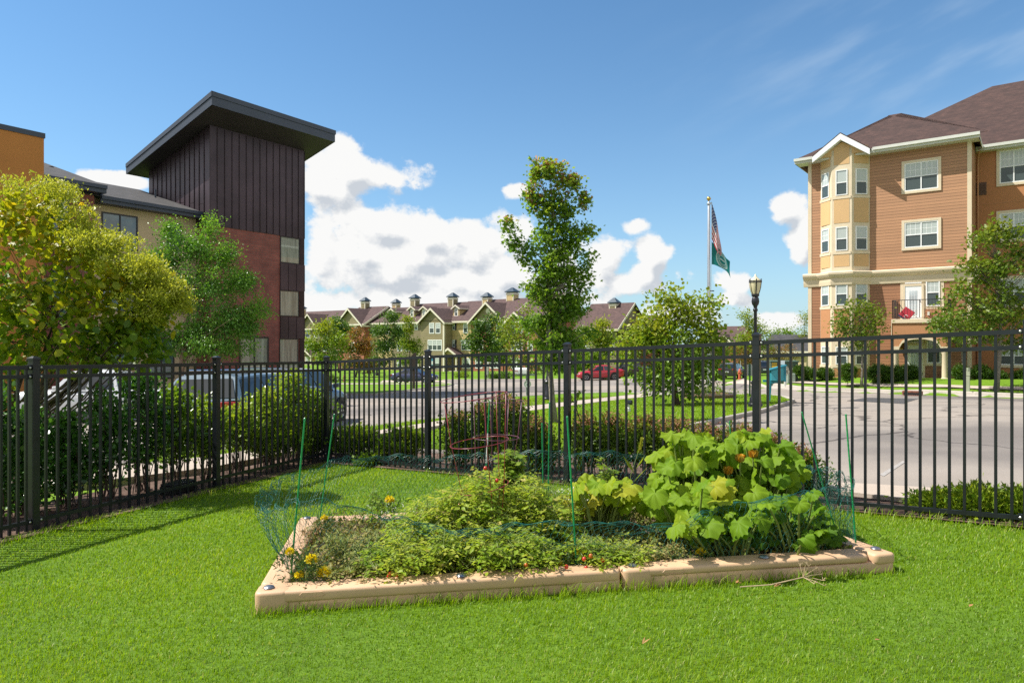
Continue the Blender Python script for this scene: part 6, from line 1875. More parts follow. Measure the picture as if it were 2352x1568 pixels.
# ---- trees beside the orange building
tree('small round tree with a pale trunk in front of the bay windows', (1978, 872), [(1975, 704, 24, 16, 7, .5), (1950, 724, 28, 20, 9), (2000, 728, 28, 20, 9, .45), (1930, 745, 15, 14, 4), (1975, 758, 48, 24, 18), (2020, 742, 14, 16, 4), (1968, 788, 34, 10, 7)], L_MAPLE2, .13, 34, .07, BARK, 21, 'maple', Y=34.2, dmul=1.1, cr=.26)
tree('tall maple with a pale grey trunk at the right edge', (2287, 893), [(2290, 520, 20, 18, 6, .6), (2258, 560, 28, 32, 10, .5), (2320, 550, 30, 28, 10, .5), (2235, 612, 34, 32, 12, .5), (2300, 640, 52, 52, 26), (2352, 600, 34, 50, 16), (2210, 670, 36, 30, 12, .5), (2268, 718, 62, 38, 26), (2345, 715, 46, 52, 20), (2178, 722, 32, 22, 9), (2160, 745, 18, 12, 4), (2250, 768, 52, 18, 12), (2330, 785, 34, 18, 8)], L_MAPLE2, .15, 38, .10, BARK, 22, 'maple', nmax=90, Y=29.5, dmul=.85, cr=.24)
tree('low forked tree beside the porch columns', (2218, 873), [(2186, 748, 26, 18, 7), (2222, 738, 28, 24, 8), (2205, 772, 26, 12, 6)], L_MAPLE2, .13, 30, .07, BARK, 23, 'maple', Y=33.5)
# ---- trees across the street
BG = 'trees across the street'
def bt(label, base, ells, lm, seed, leaf=.31, nl=40, **k): return tree(label, base, ells, lm, leaf, nl, .10, BARKD, seed, 'oval', group=BG, nmax=24, cr=.42, **k)
bt('yellow-green tree nearest the tower edge', (745, 873), [(745, 758, 26, 16, 14, .7), (728, 795, 24, 18, 14), (768, 788, 24, 20, 14, .6), (745, 824, 36, 14, 14)], L_LIME, 31)
bt('tree turning red on one side, before the brick townhouse', (816, 866), [(805, 795, 24, 20, 12, .1), (836, 795, 14, 26, 14, .5), (815, 768, 12, 10, 6, .35), (806, 832, 26, 14, 10, .1), (840, 838, 20, 12, 10, .5)], L_RUST, 32)
bt('dark spreading tree behind the reddening tree', (778, 856), [(770, 744, 30, 14, 18), (790, 762, 26, 18, 18), (760, 772, 22, 16, 12), (785, 800, 26, 18, 12)], L_DARK, 33)
bt('tall dark honey locust behind the far lamp post', (884, 862), [(898, 732, 16, 12, 10), (874, 756, 22, 16, 14), (906, 768, 20, 16, 14), (886, 796, 30, 20, 22), (872, 830, 24, 14, 12)], L_DARK, 34)
bt('pale lime tree in front of the olive gable', (940, 858), [(936, 736, 12, 9, 6, .7), (936, 762, 19, 14, 12, .7), (925, 790, 23, 13, 14, .6), (950, 800, 20, 16, 14, .6), (935, 826, 26, 11, 12)], L_LIME, 35)
bt('dark green tree before the cream townhouse', (1118, 864), [(1110, 748, 24, 15, 14), (1132, 734, 13, 10, 6), (1098, 774, 24, 15, 14), (1088, 792, 16, 13, 10), (1130, 790, 30, 20, 20), (1110, 818, 34, 14, 16)], L_DARK, 36)
bt('mid green tree between the brick townhouse and the bushy maple', (1156, 860), [(1150, 772, 32, 18, 18), (1140, 804, 36, 16, 18), (1172, 822, 30, 12, 12)], L_MAPLE2, 37)
bt('small golden-green tree in front of the olive house', (1382, 866), [(1382, 748, 11, 10, 6, .8), (1370, 774, 20, 14, 12, .7), (1391, 788, 21, 15, 14, .6), (1380, 818, 30, 14, 14)], L_LIME, 38)
bt('dull green tree just right of the slender young maple', (1342, 862), [(1346, 768, 22, 18, 12), (1334, 800, 20, 22, 14), (1352, 830, 24, 14, 12)], L_MAPLE2, 39)
bt('thin yellow-green tree behind the post lamp', (1735, 862), [(1714, 724, 6, 8, 4, .7), (1724, 742, 14, 10, 8, .6), (1746, 764, 22, 13, 12, .7), (1708, 775, 15, 11, 8, .6), (1730, 792, 32, 13, 16, .6)], L_LIME, 40, .22)
bt('slim yellowing tree beside the corner of the orange building', (1848, 850), [(1850, 735, 9, 22, 8, .8), (1846, 770, 12, 16, 8, .7), (1842, 800, 16, 16, 8, .6)], L_LIME, 41, .22)
bt('brownish bush tree behind the dark saloon', (1712, 862), [(1700, 812, 26, 14, 12, .3), (1722, 826, 26, 14, 12, .3)], L_RUST, 42, .2)
bt('olive brown bush tree behind the utility cabinet', (1788, 856), [(1772, 806, 24, 14, 12, .25), (1806, 812, 26, 16, 12, .25), (1788, 830, 30, 12, 10, .2)], L_RUST, 43, .2)
far = tree('distant round green trees above the low grey roof', (1800, 812), [(1790, 768, 18, 12, 16), (1815, 768, 16, 12, 16), (1802, 782, 30, 10, 16)], L_LIME, .5, 16, .2, BARKD, 44, 'oval', group=BG, Y=170, cr=.8)
for k, (x, y0, lm) in enumerate(((1255, 848, L_DARK), (1330, 846, L_DARK), (1480, 846, L_MAPLE2), (1590, 846, L_DARK), (1640, 848, L_MAPLE2))):
    bt(['dark far tree behind the maple trunk', 'dark far tree at the left corner of the olive house', 'dull green far tree right of the olive house', 'dark far tree hidden behind the lilac tree', 'far tree left of the distant brick house'][k], (x, y0), [(x - 10, 800, 26, 16, 14), (x + 14, 808, 24, 16, 14), (x, 828, 36, 14, 12)], lm, 50 + k, .3)

# ---- clipped shrubs by the orange building
def shrub(label, p0, ells, Y, lm, leaf, nleaf, seed, tpl='oval', group=None, stems=8, name='shrub', cat='shrub', cr=None, up=.5, droop=0.0, out=.7, stem_r=.008, deep=1.0, p=3.0, twig=TWIG):
    rng = np.random.default_rng(seed)
    root = empty(name, p0, 0, label, cat, group)
    p0 = Vector(p0)
    cls = []; tn = []
    for e in ells:
        c, r, n = px_ell(e, Y)
        cls.append(sample_ell(rng, c - p0, r, n, deep, p)); tn.append(np.full(n, e[5] if len(e) > 5 else .35) + (rng.random(n) - .5) * .4)
    cl = np.concatenate(cls); cl[:, 2] = np.maximum(cl[:, 2], .03); tn = np.clip(np.concatenate(tn), 0, 1)
    s = Y / FPX
    foliage(rng, cl, (cl[:, 0].mean(), cl[:, 1].mean(), 0), nleaf, cr or leaf * 1.1, leaf, lm, root, tpl, droop, out, up, tn, 'foliage')
    b = MB()
    for i in rng.permutation(len(cl))[:stems]:
        c = Vector(cl[i]); a = Vector((c.x * .25 + rng.normal() * .06, c.y * .25 + rng.normal() * .06, -.05))
        m_ = a.lerp(c, .5) + Vector((rng.normal() * .03, rng.normal() * .03, .05))
        b.tube([a, m_, c], [stem_r, stem_r * .8, stem_r * .4], 5, caps=False)
    b.build('stems', twig, root)
    return root, cl


BX = 'clipped shrubs along the orange building'
for k, (x, y, rx, ry, lb) in enumerate(((1838, 852, 8, 9, 'tiny clipped shrub just left of the orange building corner'), (1857, 858, 13, 11, 'low clipped shrub at the corner of the orange building'), (1895, 859, 17, 12, 'rounded clipped shrub under the left bay window'), (1947, 855, 15, 19, 'upright clipped shrub right under the bay'), (2018, 858, 27, 20, 'broad clipped shrub, left of the three before the porch'), (2054, 861, 28, 19, 'clipped shrub in the middle of the three before the porch'), (2086, 859, 23, 20, 'clipped shrub nearest the white porch door'),
                                      (2208, 856, 14, 15, 'clipped shrub behind the pale green pedestal'), (2254, 858, 17, 18, 'clipped shrub between the two pale tree trunks'), (2293, 865, 11, 9, 'small clipped shrub behind the tall maple trunk'), (2348, 864, 17, 11, 'low clipped shrub at the right edge'))):
    Y = 34.6 - max(0, (x - 2100)) * .002 if x > 1900 else 37.5
    if x > 2200: Y = 33.2
    sx = (x - CX) / FPX * Y
    shrub(lb, (sx, Y, gz(sx, Y)), [(x, y, rx * .9, ry * .92, 130)], Y, L_BOX, .085, 36, 60 + k, group=BX, stems=5, cr=.09, p=5.0)

# ---- dark hedge behind the left fence
HG_ = 'hedge shrubs behind the left fence'
def dl(x): return 11712 / (1726 - x)
def dr(x): return 21000 / (x + 1000)
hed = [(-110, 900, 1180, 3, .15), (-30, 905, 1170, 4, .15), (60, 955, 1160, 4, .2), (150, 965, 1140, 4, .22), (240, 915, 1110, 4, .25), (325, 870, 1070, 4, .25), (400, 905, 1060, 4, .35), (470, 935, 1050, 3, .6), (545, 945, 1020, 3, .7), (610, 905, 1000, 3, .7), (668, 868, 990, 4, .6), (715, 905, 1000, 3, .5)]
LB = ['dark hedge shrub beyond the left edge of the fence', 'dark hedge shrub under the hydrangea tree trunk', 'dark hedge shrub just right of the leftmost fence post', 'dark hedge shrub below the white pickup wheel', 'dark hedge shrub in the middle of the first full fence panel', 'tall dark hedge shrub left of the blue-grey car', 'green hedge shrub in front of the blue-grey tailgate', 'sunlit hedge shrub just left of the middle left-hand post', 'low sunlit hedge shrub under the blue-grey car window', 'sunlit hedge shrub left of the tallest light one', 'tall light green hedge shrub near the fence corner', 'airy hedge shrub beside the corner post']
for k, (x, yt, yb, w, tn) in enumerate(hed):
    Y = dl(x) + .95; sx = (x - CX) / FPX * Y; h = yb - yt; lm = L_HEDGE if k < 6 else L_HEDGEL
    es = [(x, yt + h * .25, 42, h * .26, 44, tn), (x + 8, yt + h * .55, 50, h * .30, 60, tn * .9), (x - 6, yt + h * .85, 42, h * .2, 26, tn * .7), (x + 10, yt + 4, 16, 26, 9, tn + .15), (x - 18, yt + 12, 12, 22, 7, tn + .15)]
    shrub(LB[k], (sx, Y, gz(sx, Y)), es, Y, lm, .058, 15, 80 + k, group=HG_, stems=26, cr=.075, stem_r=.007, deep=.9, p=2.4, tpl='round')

# ---- junipers
JG = 'spreading junipers at the fence'
def juniper(lb, x, y, rx, ry, Y, seed, n=70, tn=.45):
    sx = (x - CX) / FPX * Y
    return shrub(lb, (sx, Y, gz(sx, Y)), [(x, y, rx, ry, n, tn), (x + rx * .3, y - ry * .5, rx * .6, ry * .5, n // 3, tn + .2)], Y, L_JUNI, .075, 52, seed, 'spray', JG, 10, 'juniper', 'shrub', cr=.055, up=.9, droop=.25, out=1.0, deep=1.1, p=2.2)
juniper('feathery juniper below the sunlit hedge, left of the corner post', 640, 1015, 62, 36, dl(640) + .65, 101, 90)
juniper('feathery juniper hugging the corner post', 722, 1015, 48, 34, dl(722) + .7, 102, 80)
juniper('feathery juniper just right of the corner post', 812, 1015, 55, 30, dr(812) + .7, 103, 80)
juniper('feathery juniper left of the second post from the corner', 915, 1022, 60, 30, dr(915) + .7, 104, 80)
juniper('small juniper reaching through the pickets onto the lawn', 855, 1062, 34, 12, dr(855) + .15, 105, 30)
juniper('golden-green juniper below the pavement slab, left of three', 2150, 1172, 52, 24, dr(2150) + .35, 106, 90, .6)
juniper('golden-green juniper below the pavement slab, middle of three', 2240, 1172, 62, 34, dr(2240) + .35, 107, 110, .6)
juniper('golden-green juniper running out at the right edge', 2335, 1175, 60, 34, dr(2335) + .4, 108, 100, .6)

# ---- spirea behind the right-hand fence
SG = 'spirea shrubs behind the fence'
sp = [(1052, 1005, 40, 60, .3), (1118, 985, 48, 66, .35), (1178, 970, 46, 70, .4), (1240, 1025, 40, 60, .35), (1350, 1015, 46, 58, .3), (1420, 1010, 50, 56, .35), (1492, 1015, 50, 54, .4), (1565, 1020, 54, 50, .4), (1640, 1030, 50, 46, .4), (1705, 1030, 46, 50, .4), (1780, 1050, 40, 40, .35), (1842, 1085, 38, 52, .3)]
SL = ['behind the left leg of the red cage', 'behind the red tomato cage', 'tallest of the row, right of the red cage', 'under the pale maple trunk', 'right of the middle post', 'below the flood light', 'at the middle of the row', 'below the lilac tree', 'behind the squash top', 'left of the lamp post', 'right of the lamp post', 'last before the pavement slab']
for k, (x, y, rx, ry, tn) in enumerate(sp):
    Y = dr(x) + .75; sx = (x - CX) / FPX * Y
    r_, cl = shrub('spirea shrub with faded pinkish flower heads, ' + SL[k], (sx, Y, gz(sx, Y)), [(x, y, rx, ry * .75, 90, tn), (x + 6, y + ry * .5, rx * 1.05, ry * .5, 50, tn * .7), (x - 10, y - ry * .6, rx * .6, ry * .3, 16, tn + .2)], Y, L_SPIR, .055, 20, 120 + k, 'oval', SG, 14, 'spirea_shrub', cr=.07, p=2.4)
    rng = np.random.default_rng(300 + k)
    topc = cl[np.argsort(-cl[:, 2])[:34]] + np.array([0, 0, .07])
    foliage(rng, topc, (0, 0, 0), 34, .038, .028, L_BLOOM, r_, 'oval', 0, name='flower_heads', up=1.2)
# climbing vine on the middle post
rng = np.random.default_rng(5)
x0 = 1318; Y = dr(1318) + .1; p0 = ((x0 - CX) / FPX * Y, Y, gz((x0 - CX) / FPX * Y, Y))
t = empty('climbing_vine', p0, 0, 'leafy vine shoot climbing beside the middle fence post', 'vine')
pts = [Vector(((1330 - x0 + 6 * math.sin(i * .9)) / FPX * Y * (1 if i < 8 else 1), .03 * math.sin(i * 1.7), i * .085)) for i in range(15)]
b = MB(); b.tube(pts, [.006] * 15, 5); b.build('stem', TWIG, t)
cl = np.array([p + Vector((rng.normal() * .03, rng.normal() * .03, 0)) for p in pts[3:] for _ in range(2)])
foliage(rng, cl, (0, 0, .5), 3, .03, .09, L_LIME, t, 'oval', -.5, name='foliage')
# flowers in the planter
t = empty('planter_flowers', FP + Vector((0, 0, .16)), 0, 'clump of low perennials growing in the round planter', 'plant')
cl = np.stack([rng.normal(size=40) * .55, rng.normal(size=40) * .4, np.abs(rng.normal(size=40)) * .16], -1)
foliage(rng, cl, (0, 0, -.3), 16, .07, .09, L_LIME, t, 'oval', .2, name='foliage')
cl = np.stack([np.array([-.5, -.35, .25, .4, .5, .6]), rng.normal(size=6) * .1, np.full(6, .45)], -1)
foliage(rng, cl, (0, 0, -.3), 24, .08, .05, L_BLOOM, t, 'oval', .2, name='flower_spikes')
# grasses and small plants across the street
for k, (x, y, rx, ry, lm, lb) in enumerate(((722, 862, 14, 9, L_BLOOM, 'tuft of pale ornamental grass on the far mound'), (1060, 862, 16, 5, L_LIME, 'low perennial bed in front of the cream townhouse'), (1160, 864, 10, 7, L_DARK, 'rounded dark shrub beside the meter post'), (1136, 866, 8, 5, L_DARK, 'small rounded shrub right of the meter post'), (765, 872, 10, 6, L_DARK, 'low dark shrub left of the red hydrant'), (975, 868, 8, 5, L_DARK, 'low shrub at the foot of the townhouse porch'), (1500, 864, 12, 6, L_LIME, 'low yellow-green planting on the far kerb'))):
    p = gnd(x, y + ry); shrub(lb, p, [(x, y, rx, ry, 40, .4)], p.y, lm, .2, 16, 160 + k, stems=4, cr=.22)
# ================================================================== raised bed of tan plastic timbers
TANPL = mat('tan_moulded_plastic', (.56, .365, .22), rough=.5, var=.07, scale=3.5, bump=.05, bscale=120, dirt=(.50, .315, .185))
PIN = mat('galvanised_pin', (.30, .31, .33), rough=.35, metal=.85, var=.2)
TH = .145
FL = gnd(584, 1362, TH); FR = gnd(2061, 1270, TH); BL = gnd(690, 1187, TH)
_q = gnd(1884, 1210, TH); _d = (Vector((_q.x - FR.x, _q.y - FR.y))).normalized()
sideL = math.hypot(BL.x - FL.x, BL.y - FL.y)
BR = Vector((FR.x + _d.x * sideL, FR.y + _d.y * sideL, 0))
for v in (FL, FR, BL, BR): v.z = gz(v.x, v.y)
MIDF = FL.lerp(FR, (1365 - 583) / (2061 - 583) * 1.005 + .012); MIDL = FL.lerp(BL, .47); MIDB = BL.lerp(BR, .5); MIDR = FR.lerp(BR, .52)


def timber(label, A, B, pins=(), a_block=True, b_block=True, tongue=0.0, holes=False, a_up=False, w=.185, gap=.012, flip=False):
    """moulded plastic border timber from A to B on the ground; outer face at local y=0"""
    A = Vector(A); B = Vector(B); d = (B - A); L = d.length - gap
    rz = math.atan2(d.y, d.x); til = -math.atan2(d.z, math.hypot(d.x, d.y))
    t = empty('garden_timber', A + Vector((0, 0, -.0)), rz, label, 'timber edging', 'tan plastic timbers round the vegetable bed'); t.rotation_euler = (0, til, rz)
    z0 = .068
    # upper beam with rounded ends
    b = MB()
    def rr(x0, x1, y0, y1, za, zb, r, n=4):
        nonlocal b
        pts = []
        for cx, cy, a0 in ((x1 - r, y1 - r, 0), (x0 + r, y1 - r, 90), (x0 + r, y0 + r, 180), (x1 - r, y0 + r, 270)):
            pts += [(cx + r * math.cos(R(a0 + 90 * k / n)), cy + r * math.sin(R(a0 + 90 * k / n)), za) for k in range(n + 1)]
        b.prism(pts, (0, 0, zb - za))
    rr(0, L, 0, w, z0 if not holes else .088, TH, .04)
    o = b.build('beam', TANPL, t, bevel=.02, seg=3, smooth=R(50))
    b = MB()
    x1 = L + tongue
    rr(.02, L - .01, .018, w - .02, -.06, z0 + (.02 if not holes else .03), .03)
    if not a_up:
        bb = MB(); b, keep = bb, b; rr(-.003, .22, -.0035, w + .0035, -.06, TH + .0015, .045); bb.build('end_block', TANPL, t, bevel=.022, seg=3, smooth=R(50)); b = keep
    if not holes: rr(L - .34, L, .004, w - .004, -.06, z0 + .02, .035)
    base = b.build('base', TANPL, t, bevel=.012, seg=2, smooth=R(50))
    if holes:
        b = MB(); rr(L - .75, L + tongue, .004, w - .004, -.06, .087, .035); base = b.build('tongue', TANPL, t, bevel=.012, seg=2, smooth=R(50))
    if holes:
        b = MB()
        for x in (L - .18, L - .40, L - .62):
            b.M = Matrix.Translation((x, -.02, .052)) @ Matrix.Rotation(R(-90), 4, 'X'); b.lathe([(.027, -.01), (.027, .045), (.02, .055)], 20)
        b.M = None
        b.prism([(L - .60, -.02, .075), (L - .40, -.02, .075), (L - .27, -.02, -.06), (L - .50, -.02, -.06)], (0, .045, 0))
        cut = b.build('cutter', TANPL)
        md = base.modifiers.new('cut', 'BOOLEAN'); md.operation = 'DIFFERENCE'; md.object = cut; md.solver = 'EXACT'
        bpy.context.view_layer.update()
        me = bpy.data.meshes.new_from_object(base.evaluated_get(bpy.context.evaluated_depsgraph_get()))
        base.modifiers.clear(); base.data = me; me.name = 'tongue'
        bpy.data.objects.remove(cut)
    for x in pins:
        x = x * L
        b = MB(); b.lathe([(.013, TH - .05), (.013, TH + .004), (.034, TH + .005), (.036, TH + .010), (.030, TH + .017), (.012, TH + .022)], 18, (x, .075, 0)); b.build('pin', PIN, t, smooth=R(40))
        b = MB(); b.lathe([(.055, TH - .02), (.055, TH + .0025), (.045, TH + .003), (.04, TH - .004)], 20, (x, .075, 0), sy=.8); b.build('pin_seat', TANPL, t, smooth=R(40))
    # moulded outline on the outer face near the A end
    b = MB(); xs = .30
    b.tube([(xs, -.001, .10), (xs + .13, -.001, .10), (xs + .145, -.001, .115), (xs + .13, -.001, .13), (xs, -.001, .13), (xs - .015, -.001, .115), (xs, -.001, .10)], .0025, 4); b.build('moulded_mark', TANPL, t)
    return t


timber('front timber at the left, meeting the near left corner', FL, MIDF, pins=(.032, .55))
timber('front timber at the right, with round holes near its end', MIDF, FR - (FR - FL).normalized() * .20, pins=(.05, .58), tongue=.20, holes=True)
nl = Vector((-(BL - FL).y, (BL - FL).x, 0)).normalized()
timber('left side timber nearest the camera', MIDL, FL + (BL - FL).normalized() * .19, pins=())
timber('left side timber towards the back, behind the netting', BL, MIDL, pins=(.08,))
timber('back timber on the left side of the bed', MIDB, BL + (BR - BL).normalized() * .2, pins=())
timber('back timber on the right, hidden by the squash', BR, MIDB, pins=(.06,))
timber('right side timber nearest the camera with a rounded corner block', FR, MIDR, pins=(.10,), a_up=True)
timber('right side timber towards the back, under the bean leaves', MIDR, BR, pins=())


def bed_pt(u, v):
    a = FL.lerp(FR, u); c = BL.lerp(BR, u); return a.lerp(c, v)


def soilz(x, y): return gz(x, y) + .02 * math.sin(x * 5.1 + 1) * math.sin(y * 6.3) + .012 * math.sin(x * 13 + y * 9)


sheet('garden_soil', [tuple(bed_pt(u, v)[:2]) for u, v in ((.045, .09), (.96, .09), (.955, .92), (.05, .92))], .085, SOIL, .08, zfun=soilz)

# ------------------------------------------------------------------ green stakes
STAKE = mat('green_plastic_stake', (.010, .24, .075), rough=.35, var=.12, scale=30)
STK = [((700, 962), (667, 1333), 'front left stake, tallest at the left corner of the bed', 0), ((768, 952), (733, 1203), 'stake at the back left corner of the bed', 0), ((1124, 922), (1112, 1165), 'stake with a white worn patch behind the red cage', 1),
       ((1245, 973), (1248, 1168), 'shorter stake of the close pair at the back', 0), ((1262, 925), (1259, 1164), 'taller stake of the close pair at the back', 0), ((1303, 958), (1325, 1311), 'stake at the middle of the front edge', 0),
       ((1676, 968), (1686, 1150), 'stake poking out behind the squash', 0), ((1842, 947), (1911, 1188), 'strongly leaning stake at the right side', 0), ((1943, 953), (1967, 1262), 'stake at the right front corner', 0)]
stake_y = {}
for (tx, ty), (bx, by), lb, worn in STK:
    p = gnd(bx, by, .09); Y = p.y; stake_y[bx] = Y
    top = at(tx, ty, Y + .02)
    t = empty('garden_stake', p, 0, lb, 'garden stake', 'green stakes round the vegetable bed')
    v = top - p; n = 26
    pts = []; rad = []
    for i in range(n + 1):
        for q in (0, .35):
            f = (i + q) / (n + .4)
            pts.append(v * f); rad.append(.0072 if q else .0062)
    pts.insert(0, v * -.12); rad.insert(0, .006)
    b = MB(); b.tube(pts, rad, 8); b.build('rod', STAKE, t, smooth=True)
    b = MB(); b.tube([v * .992, v * 1.004, v * 1.008], [.0078, .0078, .004], 8); b.build('end_cap', STAKE, t)
    if worn:
        b = MB(); b.tube([v * .42, v * .70], .0078, 8); b.build('worn_patch', mat('worn_white', (.55, .60, .56), .6), t)

# ------------------------------------------------------------------ chicken wire round the bed
WIRE = mat('green_coated_wire', (.010, .115, .095), rough=.35, var=.25, scale=20)
cols = [((667, 1335), (685, 1149), 0), ((730, 1331), (740, 1152), 0), ((800, 1327), (800, 1163), 0), ((900, 1322), (900, 1187), 0), ((1009, 1318), (1009, 1209), 0), ((1096, 1314), (1096, 1206), 0), ((1235, 1311), (1235, 1206), 0), ((1325, 1308), (1321, 1205), 0),
        ((1460, 1302), (1460, 1203), 0), ((1564, 1298), (1564, 1189), 0), ((1669, 1293), (1669, 1161), 0), ((1740, 1288), (1740, 1145), 0), ((1835, 1280), (1835, 1138), 0), ((1910, 1270), (1905, 1118), 0), ((1966, 1262), (1957, 1108), 0),
        ((1948, 1234), (1935, 1088), 0), ((1911, 1190), (1888, 1078), 0), ((1880, 1172), (1850, 1070), 0), ((1780, 1160), (1760, 1052), 0), ((1686, 1150), (1682, 1046), 0), ((1500, 1160), (1500, 1042), 0), ((1358, 1165), (1358, 1039), 0), ((1248, 1167), (1247, 1036), 0), ((1112, 1168), (1112, 1043), 0),
        ((1009, 1172), (1009, 1048), 0), ((863, 1180), (863, 1046), 0), ((790, 1188), (790, 1052), 0), ((733, 1203), (750, 1062), 0), ((705, 1218), (690, 1087), -.05), ((684, 1240), (640, 1104), -.15), ((668, 1262), (607, 1128), -.15), ((661, 1285), (606, 1158), -.05), ((662, 1312), (640, 1160), 0), ((667, 1335), (685, 1149), 0)]
bot = []; top = []
for (bx, by), (tx, ty), dy in cols:
    p = gnd(bx, by, .10); bot.append(np.array(p)); top.append(np.array(at(tx, ty, p.y + dy)))
bot = np.array(bot); top = np.array(top)
mid = (bot + top) / 2
S = np.concatenate([[0], np.cumsum(np.linalg.norm(np.diff(mid, axis=0), axis=1))])
cw, rows_n = .047, 13
nc = int(S[-1] / cw)
rng = np.random.default_rng(9)
ph = rng.random((6, 3)) * 6.28
def wire_pt(s, t):
    s = np.mod(s, S[-1])
    B_ = np.stack([np.interp(s, S, bot[:, k]) for k in range(3)], -1); T_ = np.stack([np.interp(s, S, top[:, k]) for k in range(3)], -1)
    h = np.linalg.norm(T_ - B_, axis=-1)
    e = np.clip(1.0 - (.58 - h) * 1.6, .45, 1.0)
    tt = t ** e
    P = B_ + (T_ - B_) * tt[:, None]
    sl = np.clip((.58 - h) / .25, 0, 1)
    w = .012 * np.stack([np.sin(9 * s + 5 * t * 3 + ph[0, k]) + .7 * np.sin(23 * s + 11 * t + ph[1, k]) for k in range(3)], -1)
    fold = .03 * sl[:, None] * np.stack([np.sin(4 * s + ph[2, k]) * np.sin(t * 9) for k in range(3)], -1)
    k = np.clip(1 - np.abs(s - S[30]) / 1.0, 0, 1) + np.clip(1 - np.abs(s - S[15]) / .9, 0, 1) * .8
    cr = .035 * k[:, None] * np.stack([np.sin(31 * s + 17 * t + ph[3, q]) for q in range(3)], -1)
    bul = -np.clip(1 - np.abs(s - S[31]) / .8, 0, 1) * .10 * np.sin(np.pi * t)
    P = P + (w + fold + cr) * (.25 + t)[:, None]
    P[:, 0] += bul
    return P
ij = [(c, r) for r in range(rows_n) for c in range(nc)]
C_ = np.array([c for c, r in ij], float); R_ = np.array([r for c, r in ij], float)
s0 = (C_ + (R_ % 2) / 2) * cw
p0 = wire_pt(s0, R_ / rows_n); p1 = wire_pt(s0, (R_ + .36) / rows_n)
pl_ = wire_pt(s0 - cw / 2, (R_ + 1) / rows_n); pr_ = wire_pt(s0 + cw / 2, (R_ + 1) / rows_n)
E0 = np.concatenate([p0, p1, p1]); E1 = np.concatenate([p1, pl_, pr_])
rad = np.concatenate([np.full(len(p0), .0019), np.full(len(p0) * 2, .0011)])
# selvedge wires
for t_ in (0.0, 1.0, .985, .97, .95, .93):
    ss = np.linspace(0, S[-1], nc * 2 + 1); q = wire_pt(ss, np.full(len(ss), t_) + (0 if t_ in (0, 1) else .03) * np.sin(ss * 37 + t_ * 900)); E0 = np.concatenate([E0, q[:-1]]); E1 = np.concatenate([E1, q[1:]]); rad = np.concatenate([rad, np.full(len(q) - 1, .0016)])
def tubes(name, E0, E1, rad, m, parent=None):
    d = E1 - E0; L = np.linalg.norm(d, axis=1, keepdims=True); d = d / (L + 1e-9)
    a = np.where(np.abs(d[:, 2:3]) < .9, np.array([[0, 0, 1.0]]), np.array([[1.0, 0, 0]]))
    u = np.cross(d, a); u /= np.linalg.norm(u, axis=1, keepdims=True); v = np.cross(d, u)
    V = []
    for E in (E0, E1):
        for k in range(3):
            an = 2 * math.pi * k / 3; V.append(E + rad[:, None] * (u * math.cos(an) + v * math.sin(an)))
    V = np.stack(V, 1).reshape(-1, 3); n = len(E0); base = np.arange(n)[:, None] * 6
    f = np.array([[0, 1, 4, 3], [1, 2, 5, 4], [2, 0, 3, 5]]).ravel()
    return np_object(name, V, (base + f[None]).ravel(), np.arange(n * 3) * 4, np.full(n * 3, 4), m, parent)
wn_ = tubes('wire_netting', E0, E1, rad, WIRE)
tag(wn_, 'sagging green chicken wire netting wrapped round the vegetable bed', 'wire netting')

# ------------------------------------------------------------------ tomato cages
CAGER = mat('red_coated_wire', (.21, .018, .030), rough=.3, var=.35, scale=9)
CAGEP = mat('plum_coated_wire', (.11, .03, .06), rough=.35, var=.35, scale=9)
def cage(label, Y, rings, legs, m, r=.0032):
    base = gnd(*legs[0][-1], .08)
    k = Y / FPX
    cx, cy = legs[0][-1]
    o = Vector(((cx - CX) * k, Y, gz((cx - CX) * k, Y)))
    t = empty('tomato_cage', o, 0, label, 'plant cage')
    for (lx, ly, rx_, ry_, dep) in rings:
        c = (at(lx, ly, Y) + at(rx_, ry_, Y)) / 2; h = (at(rx_, ry_, Y) - at(lx, ly, Y)) / 2; rr_ = h.length
        b = MB(); b.tube([c - o + h * math.cos(a) + Vector((0, rr_ * math.sin(a), rr_ * dep * math.sin(a))) for a in [2 * math.pi * q / 40 for q in range(41)]], r, 6, caps=False); b.build('ring', m, t, smooth=True)
    for lg in legs:
        b = MB(); b.tube([at(x, y, Y + (d_ if False else 0)) - o + Vector((0, yy, 0)) for (x, y), yy in lg[0]], r * .95, 6); b.build('leg', m, t, smooth=True)
    return t
def leg(pts, off0, off1): return [list(zip(pts, np.linspace(off0, off1, len(pts)))), pts[-1]]
cage('leaning red wire tomato cage above the tomato plants', 5.5, [(1013, 922, 1165, 901, .02), (1034, 1024, 1168, 1007, .03), (1058, 1131, 1168, 1106, .03), (1080, 1202, 1160, 1192, .03)],
     [leg([(1020, 922), (1036, 1020), (1058, 1117), (1095, 1230), (1108, 1262)], 0, 0), leg([(1115, 916), (1121, 1020), (1130, 1130), (1137, 1230), (1140, 1266)], -.26, -.05), leg([(1138, 904), (1142, 1015), (1147, 1120), (1143, 1230), (1142, 1255)], .2, .04), leg([(1162, 903), (1160, 1010), (1158, 1110), (1150, 1220), (1146, 1260)], 0, 0)], CAGER)
cage('darker plum-coloured tomato cage standing behind the red one', 6.15, [(1087, 919, 1203, 921, .0), (1086, 1004, 1192, 1005, 0.0), (1098, 1092, 1182, 1092, .0)],
     [leg([(1088, 920), (1092, 1056), (1100, 1150), (1115, 1215)], 0, 0), leg([(1168, 921), (1164, 1015), (1160, 1100), (1150, 1210)], .2, .05), leg([(1198, 922), (1190, 1000), (1176, 1066), (1160, 1212)], 0, 0), leg([(1128, 920), (1130, 1010), (1132, 1100), (1134, 1212)], -.2, -.05)], CAGEP)

